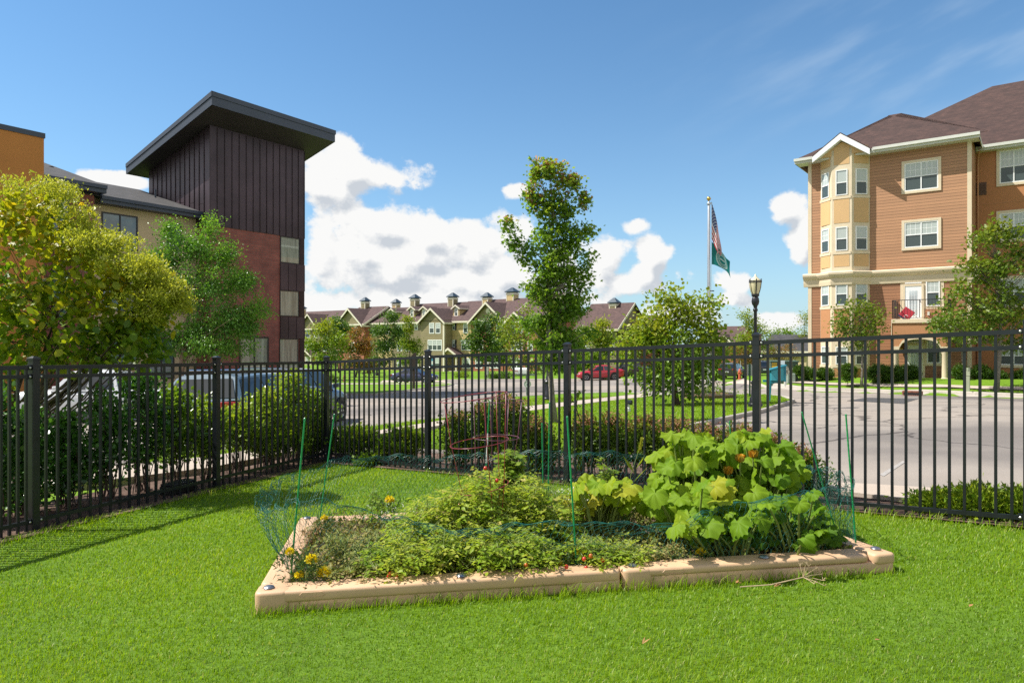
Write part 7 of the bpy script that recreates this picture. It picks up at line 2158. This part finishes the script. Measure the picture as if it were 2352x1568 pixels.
# ------------------------------------------------------------------ vegetables
L_TOM = leafmat('tomato_leaf', [(.11, .20, .014), (.19, .30, .022), (.28, .37, .035), (.37, .41, .06), (.40, .33, .10)], transl=.45, spec=.2)
L_TOM2 = leafmat('tomato_leaf_fresh', [(.07, .145, .014), (.12, .21, .020), (.18, .26, .028), (.26, .30, .04)], transl=.4)
L_SQ = leafmat('squash_leaf', [(.050, .12, .008), (.105, .21, .010), (.175, .285, .012), (.26, .335, .016), (.38, .34, .03)], transl=.42, rough=.6, spec=.2, vein=True)
L_DRY = leafmat('dry_weed', [(.09, .135, .016), (.16, .19, .03), (.25, .23, .06), (.34, .25, .12), (.22, .12, .06)], transl=.2, rough=.8)
L_MARI = leafmat('marigold_leaf', [(.020, .055, .014), (.040, .09, .018), (.07, .125, .022)])
PETAL = leafmat('marigold_petal', [(.74, .56, .006), (.80, .66, .010), (.84, .74, .04)], transl=.3, rough=.6, tboost=1.0)
WPET = leafmat('white_petal', [(.60, .60, .55), (.68, .68, .64)], transl=.25, tboost=1.0)
FRUIT = mat('ripe_tomato', (.50, .030, .012), rough=.25, var=.15, spec=.6, scale=20)
FRUITG = mat('orange_tomato', (.50, .12, .015), rough=.25, var=.15, spec=.6, scale=20)
STEMG = mat('green_stem', (.17, .22, .05), rough=.6, var=.2)
SQFL = leafmat('squash_flower', [(.60, .24, .02), (.68, .36, .03), (.62, .45, .10)], transl=.35, tboost=1.0)


def veg(name, label, cat, base, Y, ells, lm, leaf, nleaf, seed, cr=.06, fruits=(), tpl='oval', stems=14, up=.6, group=None, extra_shoots=0, p=2.2, nodes=7, rach=.13, dens=1.0):
    """rambling plant: thin stems from the soil, compound leaves along them"""
    rng = np.random.default_rng(seed)
    sx = (base - CX) / FPX * Y; o = Vector((sx, Y, gz(sx, Y) + .08))
    root = empty(name, o, 0, label, cat, group)
    cls = []; tn = []
    for e in ells:
        c, r, n = px_ell(e, Y); n = int(n * .92 * dens)
        cls.append(sample_ell(rng, c - o, r, n, 2.0, 1.7)); tn.append(np.full(n, e[5] if len(e) > 5 else .4) + (rng.random(n) - .5) * .5)
    cl = np.concatenate(cls); tn = np.concatenate(tn); cl[:, 2] = np.maximum(cl[:, 2], .04)
    # keep the plant inside the bed
    b = MB(); C_, A_, N_, S_, T_ = [], [], [], [], []
    for c, t0 in zip(cl, tn):
        c = Vector(c); g = Vector((c.x * .55 + rng.normal() * .08, c.y * .55 + rng.normal() * .08, -.03))
        wx, wy = o.x + g.x, o.y + g.y
        mid = g.lerp(c, .5) + Vector((rng.normal() * .04, rng.normal() * .04, .06))
        pts = [g, g.lerp(mid, .55) + Vector((0, 0, .02)), mid, mid.lerp(c, .55) + Vector((0, 0, .02)), c]
        b.tube(pts, [.0035, .003, .0027, .002, .0012], 4, caps=False)
        L = (c - g).length
        for k in range(nodes):
            f = .30 + .70 * (k + rng.random() * .6) / nodes
            q = min(3.999, f * 4); i = int(q); P = pts[i].lerp(pts[i + 1], q - i)
            a = rng.random() * 6.283
            d = Vector((math.cos(a), math.sin(a), .25 - .5 * rng.random() + .3 * f)).normalized()
            ln_ = rach * (.5 + .8 * rng.random())
            sd = Vector((-d.y, d.x, 0)).normalized()
            if ln_ > .04: b.tube([P, P + d * ln_ * .6 + Vector((0, 0, .008))], [.0014, .0009], 3, caps=False)
            for j in range(5):
                if j == 4: pp = P + d * ln_ * .72; ax_ = d
                else:
                    pp = P + d * ln_ * (.25 + .28 * (j // 2)); ax_ = (sd * (1 if j % 2 else -1) + d * .5)
                C_.append(pp + Vector((0, 0, -.010 * j))); A_.append(ax_ + Vector((0, 0, -.25 + rng.normal() * .25))); N_.append(Vector((rng.normal() * .4, rng.normal() * .4, 1)))
                S_.append(leaf * .86 * (.6 + .7 * rng.random()) * (1.25 if j == 4 else 1)); T_.append(min(.97, max(0, t0 + rng.normal() * .12)))
    leaf_object('foliage', np.array(C_), np.array(A_), np.array(N_), np.array(S_), np.array(T_), tpl, lm, root)
    b.build('stems', STEMG, root, recalc=False)
    for (x, y, g) in fruits:
        c = at(x, y, Y - .22) - o
        b = MB(); b.lathe([(.003, -.016), (.011, -.012), (.016, 0), (.011, .012), (.003, .016)], 10, c); b.build('tomato', FRUITG if g else FRUIT, root, smooth=True)
    return root


TG = 'tomato plants in the vegetable bed'
veg('tomato_plant', 'tomato plant inside the red cage', 'tomato plant', 1125, 5.55, [(1115, 1088, 50, 26, 34, .55), (1100, 1135, 74, 34, 50, .5), (1150, 1185, 76, 38, 44, .45)], L_TOM, .052, 34, 401, fruits=((1115, 1075, 0), (1141, 1103, 0), (1078, 1240, 0)), group=TG)
veg('tomato_plant', 'upright fresh green tomato plant behind the plum cage', 'tomato plant', 1172, 6.2, [(1170, 1035, 18, 22, 14, .5), (1178, 1070, 26, 24, 22, .45), (1165, 1110, 34, 24, 22, .4)], L_TOM2, .075, 24, 402, tpl='round', group=TG)
veg('tomato_plant', 'sprawling tomato plant left of the red cage', 'tomato plant', 985, 5.45, [(1040, 1122, 54, 24, 28, .55), (985, 1160, 66, 24, 34, .55), (930, 1205, 54, 22, 26, .5), (1010, 1195, 70, 34, 36, .45)], L_TOM, .05, 30, 403, fruits=((1002, 1223, 0), (995, 1245, 0), (936, 1247, 1)), group=TG)
veg('tomato_plant', 'sprawling tomato plant right of the red cage', 'tomato plant', 1235, 5.6, [(1205, 1108, 54, 26, 32, .55), (1250, 1140, 58, 28, 36, .55), (1225, 1185, 70, 34, 40, .45), (1295, 1195, 48, 28, 28, .45)], L_TOM, .05, 30, 404, fruits=((1055, 1160, 0), (1061, 1241, 0), (1042, 1223, 1)), group=TG)
veg('tomato_plant', 'tomato plant trailing against the front timber on the left', 'tomato plant', 950, 4.98, [(930, 1245, 70, 34, 46, .45), (1010, 1245, 66, 38, 46, .45), (870, 1275, 50, 24, 24, .4)], L_TOM, .045, 30, 405, fruits=((897, 1317, 0), (893, 1323, 0), (945, 1283, 0), (912, 1319, 1)), group=TG)
veg('tomato_plant', 'tomato plant trailing against the middle of the front timber', 'tomato plant', 1130, 5.05, [(1110, 1238, 72, 44, 54, .45), (1190, 1240, 68, 40, 48, .45), (1255, 1258, 44, 30, 24, .4)], L_TOM, .045, 30, 406, fruits=((1301, 1301, 0), (1208, 1297, 1)), group=TG)
veg('tomato_plant', 'low tomato plant right of the middle front stake', 'tomato plant', 1390, 5.1, [(1370, 1262, 50, 22, 30, .4), (1440, 1258, 46, 22, 26, .45), (1330, 1250, 36, 26, 20, .4)], L_TOM, .042, 24, 407, fruits=((1342, 1283, 0), (1346, 1303, 0), (1385, 1286, 0), (1357, 1276, 1)), group=TG)
for k, (x, Y, e, lb) in enumerate(((770, 5.2, [(760, 1235, 40, 14, 12, .35), (800, 1255, 40, 14, 12, .25)], 'low half-dry weed near the left timber'), (845, 5.5, [(830, 1232, 40, 10, 10, .35), (870, 1240, 36, 12, 12, .3)], 'low weed thicket below the back left timber'), (720, 5.8, [(722, 1212, 22, 14, 9, .75)], 'browned dying weed in the back left corner of the bed'), (800, 4.85, [(800, 1290, 50, 14, 16, .4), (850, 1296, 40, 14, 12, .4)], 'green weed along the front timber right of the marigolds'), (1480, 5.15, [(1480, 1262, 50, 12, 14, .5), (1540, 1265, 40, 10, 10, .55)], 'low weed patch left of the front squash'))):
    veg('weed', lb, 'weed', x, Y, e, L_DRY, .034, 14, 420 + k, nodes=6, rach=.08)
veg('coriander', 'flowering coriander with white blooms right of the cage', 'herb', 1270, 5.9, [(1250, 1120, 44, 22, 18, .5), (1300, 1145, 44, 24, 20, .5), (1230, 1090, 30, 16, 8, .6)], L_TOM2, .026, 36, 408, nodes=9, rach=.10)
r_ = bpy.data.objects['coriander']; rng = np.random.default_rng(66)
o = np.array(r_.location)
pc = np.array([np.array(at(1180 + rng.random() * 200, 1120 + rng.random() * 50, 5.75)) - o for _ in range(26)] + [np.array(at(880 + rng.random() * 120, 1150 + rng.random() * 40, 5.75)) - o for _ in range(14)])
foliage(rng, pc, (0, 0, -1), 16, .022, .014, WPET, r_, 'oval', .4, name='white_blooms', up=1.5)
veg('weed', 'tall leafy weed standing behind the back timber left of the cage', 'weed', 855, 6.3, [(862, 1125, 10, 24, 4, .6), (872, 1150, 16, 16, 4, .5)], L_TOM2, .06, 14, 410, stems=6)
veg('weed', 'leafy weed between the close pair of stakes and the squash', 'weed', 1392, 6.3, [(1390, 1080, 14, 40, 10, .6), (1380, 1120, 26, 22, 10, .5)], L_TOM2, .065, 14, 411, stems=6)
# weeds and dry litter over the soil
def weeds():
    rng = np.random.default_rng(21); n = 26000
    u = rng.random(n) * .91 + .045; v = rng.random(n) * .82 + .09
    P = np.array([bed_pt(a, c) for a, c in zip(u, v)])
    clump = .5 + .5 * np.sin(P[:, 0] * 7.3 + 1.2 * np.sin(P[:, 1] * 9)) * np.sin(P[:, 1] * 8.1 + P[:, 0])
    P[:, 2] = ground(P[:, 0], P[:, 1]) + .08 + rng.random(n) * (.04 + .15 * clump)
    axis = rvec(rng, n) + np.array([0, 0, .5]); nrm = rvec(rng, n) + np.array([0, 0, .8])
    tint = np.clip(rng.random(n) * .45 + (1 - clump) * .42 * rng.random(n), 0, .97)
    o = leaf_object('weeds', P, axis, nrm, .018 + .034 * rng.random(n) ** 2, tint, 'oval', L_DRY)
    o['kind'] = 'stuff'
    n = 5200; u = rng.random(n) * .9 + .05; v = rng.random(n) * .8 + .1
    P = np.array([bed_pt(a, c) for a, c in zip(u, v)]); P[:, 2] = ground(P[:, 0], P[:, 1]) + .085
    d = rng.normal(size=(n, 3)) * np.array([.05, .05, .02]) + np.array([0, 0, .045]); 
    E1 = P + d * (.4 + rng.random(n))[:, None]
    o = tubes('dry_stalks', P, E1, np.full(n, .0014), mat('dry_straw', (.26, .19, .10), rough=.85, var=.35, scale=9)); o['kind'] = 'stuff'
weeds()

# marigolds
def marigold(label, base, Y, heads, seed):
    sx = (base - CX) / FPX * Y; o = Vector((sx, Y, gz(sx, Y) + .08))
    rng = np.random.default_rng(seed)
    ells = [(x, y + 18, 18, 16, 10, .4) for x, y, r in heads]
    root, cl = shrub(label, o, ells, Y, L_MARI, .045, 18, seed, 'needle', None, 6, 'marigold', 'marigold', .05, .5, -.1, .7, .004, 1.0, 2.2, STEMG)
    for x, y, r in heads:
        c = np.array(at(x, y, Y) - o); rr_ = r / FPX * Y
        fl = bpy.data.objects.new('flower', None); link(fl, root); fl.location = c
        n = 150; dirs = rvec(rng, n); dirs[:, 2] = np.abs(dirs[:, 2]) * 1.0 - .25; dirs /= np.linalg.norm(dirs, axis=1, keepdims=True)
        cen = dirs * rr_ * (.55 + .3 * rng.random(n))[:, None]
        leaf_object('petals', cen, dirs + rvec(rng, n) * .5, rvec(rng, n) * .5 + dirs, rr_ * (.5 + .25 * rng.random(n)), rng.random(n), 'round', PETAL, fl)
        b = MB(); b.tube([Vector((0, 0, -rr_ * .5)), Vector((.0, 0, -rr_ * 1.2))], [.010, .006], 6); b.tube([Vector((0, 0, -rr_ * 1.0)), Vector((.02, .02, -.18))], .003, 5); b.build('calyx', STEMG, fl)


marigold('yellow marigold clump in the near left corner of the bed', 715, 4.74, [(715, 1285, 11), (744, 1316, 13), (687, 1321, 9), (665, 1268, 9)], 501)
marigold('small yellow marigold at the foot of the middle front stake', 1280, 4.98, [(1285, 1295, 8), (1272, 1300, 7)], 502)
marigold('large orange-yellow marigold right of the middle front stake', 1340, 5.02, [(1336, 1270, 12), (1350, 1262, 8)], 503)
marigold('yellow marigold against the front timber under the squash', 1612, 5.08, [(1610, 1268, 9), (1541, 1288, 4)], 504)
marigold('small marigold by the back timber', 893, 5.9, [(895, 1149, 9), (745, 1190, 7)], 505)


# squash
def squash_leaf_template(nth=44, rings=(.0, .3, .62, .86, 1.0), seed=0, lob=1.0):
    rng = np.random.default_rng(seed)
    th = np.radians(np.linspace(-163, 163, nth))
    ax = np.radians([0, 54, -54, 112, -112])
    prof = np.zeros(nth)
    for k, a in enumerate(ax):
        d = np.abs(th - a); prof = np.maximum(prof, (1.0 if k == 0 else .93 if k < 3 else .80) * np.cos(np.clip(d * (1.05 if k < 3 else 1.15), 0, 1.5)) ** (.55 * lob))
    prof *= 1 + .045 * np.sin(th * 17 + rng.random() * 6) + .02 * np.sin(th * 31)
    prof = np.maximum(prof, .45)
    V = []; vein = []
    dm = np.min(np.abs(th[:, None] - ax[None]), axis=1)
    vv = np.exp(-(dm / .075) ** 2)
    rip = .05 * np.sin(th * 9 + rng.random() * 6) + .035 * np.sin(th * 5 + rng.random() * 6)
    a1, a2 = rng.normal() * .12, rng.normal() * .12
    for r in rings:
        rr_ = prof * r * .55
        z = .10 * r * np.cos(dm * 2.2) - .30 * (r * prof) ** 2 * .55 + rip * r ** 2 + a1 * rr_ * np.cos(th) + a2 * r * r * np.sin(th) - .03 * vv * r
        V.append(np.stack([rr_ * np.sin(th), rr_ * np.cos(th) + .0, z], -1)); vein.append(vv * (1 - .35 * r))
    V = np.concatenate(V); vein = np.concatenate(vein); vein[:nth] = 1
    F_ = []
    for a in range(len(rings) - 1):
        for k in range(nth - 1):
            i = a * nth + k
            if a == 0: F_.append((i, i + nth + 1, i + nth))
            else: F_.append((i, i + 1, i + nth + 1, i + nth))
    return V, F_, vein


TPLS = [squash_leaf_template(seed=s, lob=l) for s, l in ((1, 1), (2, 1.2), (3, .8), (4, 1), (5, .4), (6, .35))]


def squash(label, base, Y, spots, seed, round_=False, flowers=(), name='squash_plant', group='squash plants in the vegetable bed', tmean=.45, stemm=None):
    """spots: (x px, y px, dY, size m, tint, face) leaf positions"""
    rng = np.random.default_rng(seed)
    sx = (base - CX) / FPX * Y; o = Vector((sx, Y, gz(sx, Y) + .07))
    root = empty(name, o, 0, label, 'squash plant' if not round_ else 'bean plant', group)
    Vs = []; L_ = []; T_ = []; A_ = []; ve = []; off = 0; b = MB()
    for (x, y, dY, size, tint) in spots:
        V, F_, vein = TPLS[rng.integers(4, 6) if round_ else rng.integers(0, 4)]
        c = at(x, y, Y + dY) - o
        hd = Vector((c.x + rng.normal() * .2, c.y + rng.normal() * .2 - .12, 0))
        if hd.length < .05: hd = Vector((1, 0, 0))
        hd.normalize()
        # leaf blade: tip points outward, blade tipped towards the light and the open side
        n = Vector((-.38 + rng.normal() * .38, -.30 + rng.normal() * .36, .80 + rng.normal() * .15)).normalized()
        ax_ = (hd + Vector((0, 0, rng.normal() * .25 - .2))); ax_ = (ax_ - n * ax_.dot(n)).normalized()
        sd = ax_.cross(n)
        M = np.array([[sd.x, ax_.x, n.x], [sd.y, ax_.y, n.y], [sd.z, ax_.z, n.z]])
        V = V.copy(); qa, qb, qc = rng.normal(size=3) * np.array([.55, .5, .5]) - np.array([.35, .25, 0])
        V[:, 2] += qa * V[:, 0] ** 2 + qb * V[:, 1] ** 2 + qc * V[:, 0] * V[:, 1] + .05 * np.sin(V[:, 0] * 11 + rng.random() * 6) * np.sin(V[:, 1] * 9 + rng.random() * 6)
        V[:, 0] *= .85 + .3 * rng.random()
        W_ = (V * size * .74) @ M.T + np.array(c)[None]
        Vs.append(W_)
        for f in F_: L_.append([q + off for q in f])
        T_ += [min(.97, max(0, tint + rng.normal() * .06))] * len(F_); ve.append(vein); off += len(V)
        # petiole
        g = Vector((c.x * .35 + rng.normal() * .05, c.y * .35 + rng.normal() * .05, -.05))
        m_ = g.lerp(c, .55) + Vector((0, 0, .10 * (c - g).length))
        b.tube([g, m_, c - n * .004], [.010, .008, .006], 6, caps=False)
    V = np.concatenate(Vs)
    lt = np.array([len(f) for f in L_]); fl = np.concatenate([np.array(f) for f in L_])
    np_object('foliage', V, fl, np.concatenate([[0], np.cumsum(lt)[:-1]]), lt, L_SQ, root, {'tint': ('FACE', np.array(T_)), 'vein': ('POINT', np.concatenate(ve))}, smooth=True)
    b.build('stems', STEMG, root, smooth=True)
    for (x, y, dY) in flowers:
        c = at(x, y, Y + dY) - o
        fo = bpy.data.objects.new('flower', None); link(fo, root); fo.location = c
        k = 24; an = np.linspace(0, 2 * math.pi * 3, k); cen = np.stack([.008 * np.cos(an), .008 * np.sin(an), np.zeros(k)], -1)
        axs = np.stack([.35 * np.cos(an), .35 * np.sin(an), np.ones(k)], -1)
        leaf_object('petals', cen, axs + rvec(rng, k) * .2, np.stack([np.cos(an), np.sin(an), np.zeros(k)], -1), .075, rng.random(k), 'round', SQFL, fo)
        bb = MB(); bb.tube([Vector((0, 0, .012)), Vector((0, 0, -.02)), Vector((.01, .02, -.16))], [.012, .008, .005], 6); bb.build('calyx', STEMG, fo)
    return root


def spots(seed, ells, size=(.2, .3), t=(.25, .6)):
    rng = np.random.default_rng(seed); out = []
    for (x, y, rx, ry, n, tb) in ells:
        for _ in range(int(n * 1.6)):
            a = rng.random() * 6.283; r = math.sqrt(rng.random())
            out.append((x + rx * r * math.cos(a), y + ry * r * math.sin(a), rng.normal() * .18, size[0] + (size[1] - size[0]) * rng.random(), tb + (rng.random() - .5) * .35))
    return out


squash('tall squash plant with orange flowers at the back right', 1730, 6.1, spots(1, [(1745, 1010, 60, 16, 7, .5), (1690, 1040, 60, 24, 12, .5), (1780, 1050, 50, 30, 12, .45), (1730, 1085, 80, 26, 14, .35), (1810, 1095, 30, 30, 7, .5)], (.20, .30)), 11, flowers=((1700, 1062, -.25), (1730, 1052, -.25), (1672, 1090, -.3)))
squash('bright squash plant at the back, left of the tallest one', 1590, 6.05, spots(2, [(1570, 1005, 40, 12, 5, .55), (1560, 1045, 60, 22, 12, .55), (1630, 1035, 45, 24, 9, .5), (1540, 1085, 60, 26, 12, .5), (1615, 1085, 60, 28, 11, .45)], (.20, .29)), 12)
squash('yellowing squash plant near the middle of the bed', 1370, 5.9, spots(3, [(1345, 1125, 44, 16, 9, .8), (1410, 1120, 50, 18, 9, .75), (1330, 1150, 34, 14, 5, .85), (1440, 1145, 44, 18, 7, .65), (1380, 1160, 40, 14, 5, .7)], (.18, .27)), 13)
squash('middle squash plant with a large yellow leaf', 1620, 5.6, spots(4, [(1560, 1135, 70, 26, 12, .5), (1650, 1125, 60, 26, 10, .55), (1630, 1175, 80, 30, 14, .4), (1720, 1160, 50, 34, 9, .4), (1530, 1185, 40, 22, 6, .5)], (.20, .29)) + [(1640, 1115, -.2, .27, .93), (1665, 1125, -.2, .22, .9)], 14)
squash('front squash plant behind the sagging netting', 1680, 5.3, spots(5, [(1600, 1200, 56, 24, 9, .45), (1680, 1200, 70, 26, 12, .45), (1650, 1222, 60, 14, 6, .4), (1730, 1185, 46, 24, 7, .35)], (.19, .28)), 15)
squash('dark green bean plant against the right-hand netting', 1830, 5.42, spots(6, [(1790, 1160, 50, 26, 10, .25), (1850, 1160, 40, 30, 10, .25), (1780, 1205, 60, 30, 14, .15), (1860, 1205, 50, 30, 14, .15), (1900, 1228, 28, 14, 7, .15), (1760, 1232, 60, 14, 8, .1), (1850, 1240, 56, 10, 8, .15)], (.13, .22)), 16, True, name='bean_plant', group=None)
# foxtail stalk, dried umbel, fallen leaves
p = gnd(1440, 1170, .08); t = empty('foxtail_grass', p, 0, 'single tall foxtail grass stalk left of the squash', 'grass stalk')
tp = at(1472, 1020, p.y) - p; b = MB(); b.tube([Vector((0, 0, 0)), tp * .5 + Vector((-.03, 0, .03)), tp], [.003, .003, .002], 5); b.build('stem', STEMG, t)
rng = np.random.default_rng(4); f = rng.random(160); cl = np.array([tp * (0.86 + .2 * q) for q in f]) ; leaf_object('seed_head', cl, rvec(rng, 160) * .5 + np.array(tp.normalized()), rvec(rng, 160), .045, rng.random(160) * .4 + .3, 'needle', L_PANIC, t)
leaf_object('blade', np.array([tp * .55, tp * .4, tp * .62]), np.array([[-.4, 0, .6], [.4, -.2, .5], [.5, 0, .8]]), rvec(rng, 3), np.array([.22, .25, .2]), np.array([.6, .5, .7]), 'needle', L_LIME, t)
p = gnd(1855, 1335, .05); t = empty('dried_stalk', p, 0, 'dried umbel stalk lying on the grass before the front timber', 'dried stalk')
STRAW = mat('bleached_straw', (.40, .30, .18), rough=.85, var=.25, scale=12)
b = MB()
hub = at(1845, 1325, p.y) - p; b.tube([at(1700, 1347, p.y - .12) - p, at(1770, 1342, p.y - .08) - p, hub], [.004, .004, .0045], 6); b.build('stem', STRAW, t)
b = MB()
for (x, y, dy) in ((1838, 1300, .02), (1850, 1296, 0), (1858, 1300, -.05), (1872, 1306, -.05), (1884, 1318, .03), (1890, 1332, -.06), (1896, 1345, -.08), (1870, 1340, -.1)):
    e = at(x, y, p.y + dy) - p; b.tube([hub, hub.lerp(e, .5) + Vector((0, 0, .004)), e], [.0028, .0022, .002], 5)
    for q in range(5): b.tube([e, e + Vector((rng.normal() * .018, rng.normal() * .018, .012 + rng.random() * .015))], .0013, 4)
b.build('spokes', STRAW, t)
DEAD = leafmat('dead_leaf', [(.30, .15, .06), (.38, .21, .09), (.22, .10, .05)], transl=.1, rough=.8)
for k, (x, y, s, lb) in enumerate(((1778, 1346, .07, 'curled brown dead leaf by the dried stalk'), (1690, 1338, .06, 'dead leaf just below the front right timber'), (2226, 1392, .05, 'dead leaf alone on the lawn at the right'), (2010, 1468, .05, 'dead leaf on the lawn low at the right'), (62, 1208, .09, 'pale dead leaf on the lawn beside the left fence'), (545, 1134, .06, 'dead leaf on the shaded lawn near the middle left post'), (1475, 1478, .08, 'thin straw-coloured dead leaf low in the middle of the lawn'), (325, 1145, .06, 'brown dead leaf under the left fence rail'))):
    p = gnd(x, y, .045); rng = np.random.default_rng(900 + k)
    s = s * .75
    o = leaf_object('fallen_leaf', np.zeros((2, 3)), np.array([[.8, .3, .15], [.6, .5, .3]]) + rng.normal(size=(2, 3)) * .3, np.array([[0, 0, 1.], [.3, 0, 1]]), np.array([s, s * .8]), rng.random(2), 'needle' if 'straw' in lb else 'oval', DEAD)
    o.location = p; tag(o, lb, 'leaf')
# ================================================================== grass blades
L_GRASS = leafmat('grass_blade', [(.105, .205, .002), (.155, .275, .003), (.205, .33, .004), (.26, .355, .014), (.40, .37, .17)], transl=.45, rough=.42, spec=.28, tboost=1.5)


def in_poly(x, y, poly):
    p = np.array(poly); n = len(p); c = np.zeros(len(x), bool); j = n - 1
    for i in range(n):
        k = ((p[i, 1] > y) != (p[j, 1] > y)) & (x < (p[j, 0] - p[i, 0]) * (y - p[i, 1]) / (p[j, 1] - p[i, 1] + 1e-12) + p[i, 0])
        c ^= k; j = i
    return c


def blades(name, polys, excl, regions, off, seed, kind='stuff', tbase=0.0):
    """regions: (x0, x1, y0, y1, density per m2, blade height, blade width)"""
    rng = np.random.default_rng(seed)
    PX, PY, H_, W_ = [], [], [], []
    for x0, x1, y0, y1, dn, h, w in regions:
        n = int((x1 - x0) * (y1 - y0) * dn)
        x = x0 + (x1 - x0) * rng.random(n); y = y0 + (y1 - y0) * rng.random(n)
        # only what lies within reach of the view
        k = np.abs(x) < y * .90 + 1.6
        m_ = np.zeros(n, bool)
        for p in polys: m_ |= in_poly(x, y, p)
        for p in excl: m_ &= ~in_poly(x, y, p)
        k &= m_
        x, y = x[k], y[k]
        PX.append(x); PY.append(y); H_.append(h * (.55 + .6 * rng.random(len(x)))); W_.append(np.full(len(x), w))
    x = np.concatenate(PX); y = np.concatenate(PY); h = np.concatenate(H_); w = np.concatenate(W_); n = len(x)
    big = np.sin(x * .55 + 1.1 * np.sin(y * .8)) * np.sin(y * .7 + .6 * x)
    patch = .5 + .12 * big + .25 * np.sin(x * 1.9 + .7 * np.sin(y * 2.3)) + .25 * np.sin(y * 2.7 + 1.3 * np.sin(x * 1.7 + 2))
    h = h * (.75 + .5 * patch)
    P = np.stack([x, y, ground(x, y) + off], -1)
    a = rng.random(n) * 6.283
    lean = .18 + .62 * rng.random(n) ** 1.3
    d = np.stack([np.cos(a) * lean, np.sin(a) * lean, np.zeros(n)], -1)
    # mown grass: a slight common lie
    d += np.array([.12, .05, 0])
    b_ = a + 1.57 + rng.normal(size=n) * .5
    s = np.stack([np.cos(b_), np.sin(b_), np.zeros(n)], -1) * (w * .5 * (.7 + .6 * rng.random(n)))[:, None]
    up = np.array([0, 0, 1.0])
    m1 = P + (d * .35 + up * .55) * h[:, None]; tp = P + (d * 1.0 + up * (.95 - .25 * lean)[:, None]) * h[:, None]
    V = np.stack([P - s, P + s, m1 + s * .8, m1 - s * .8, tp], 1).reshape(-1, 3)
    base = np.arange(n)[:, None] * 5
    L = (base + np.array([0, 1, 2, 3, 3, 2, 4])[None]).ravel()
    lt = np.tile([4, 3], n); ls = np.concatenate([[0], np.cumsum(lt)[:-1]])
    t = np.clip(.10 + tbase + .55 * rng.random(n) + .42 * (patch - .5), 0, .74)
    dry = rng.random(n) < (.05 + .10 * np.clip(big, 0, 1)); t[dry] = .8 + .17 * rng.random(dry.sum())
    o = np_object(name, V, L, ls, lt, L_GRASS, None, {'tint': ('FACE', np.repeat(t, 2))})
    o['kind'] = kind
    return o


bedpoly = [tuple(v[:2]) for v in (FL, FR, BR, BL)]
blades('grass', [near_poly], [bedpoly], [(-4.4, 4.4, 2.5, 3.8, 9000, .036, .0036), (-5.6, 5.6, 3.8, 5.2, 6500, .038, .0044), (-7, 7, 5.2, 7.2, 4200, .038, .0056), (-7, 7, 7.2, 12.4, 2300, .040, .008)], 0.0, 1)
# longer tufts along the timbers and fence foot
def tufts():
    rng = np.random.default_rng(8)
    polys = []
    e = (FR - FL).normalized(); nn = Vector((e.y, -e.x, 0))
    q = lambda p, d: (p.x + nn.x * d, p.y + nn.y * d)
    polys.append([q(FL, .0), q(FR, .0), q(FR, .09), q(FL, .09)])
    fl = [(*off2(LP[0], ln, -.20),), off2(LP[2], ln, -.18), off2(LP[2], ln, -.34), off2(LP[0], ln, -.36)]
    fr = [off2(RP[0], rn, -.06), off2(RP[3], rn, -.02), off2(RP[3], rn, -.18), off2(RP[0], rn, -.2)]
    blades('grass', polys, [], [(-2, 3, 3.8, 5, 3000, .105, .0050)], 0.0, 2)
    blades('grass', [fl, fr], [], [(-6, 6, 5, 12.4, 900, .10, .007)], 0.0, 3)
tufts()
blades('grass', [island, verge, verge2], [], [(-12, 14, 9, 17, 900, .045, .010), (-12, 14, 17, 32, 520, .05, .016)], .10, 4, tbase=.08)
bank = [tuple(p[0]) for p in sw_far]
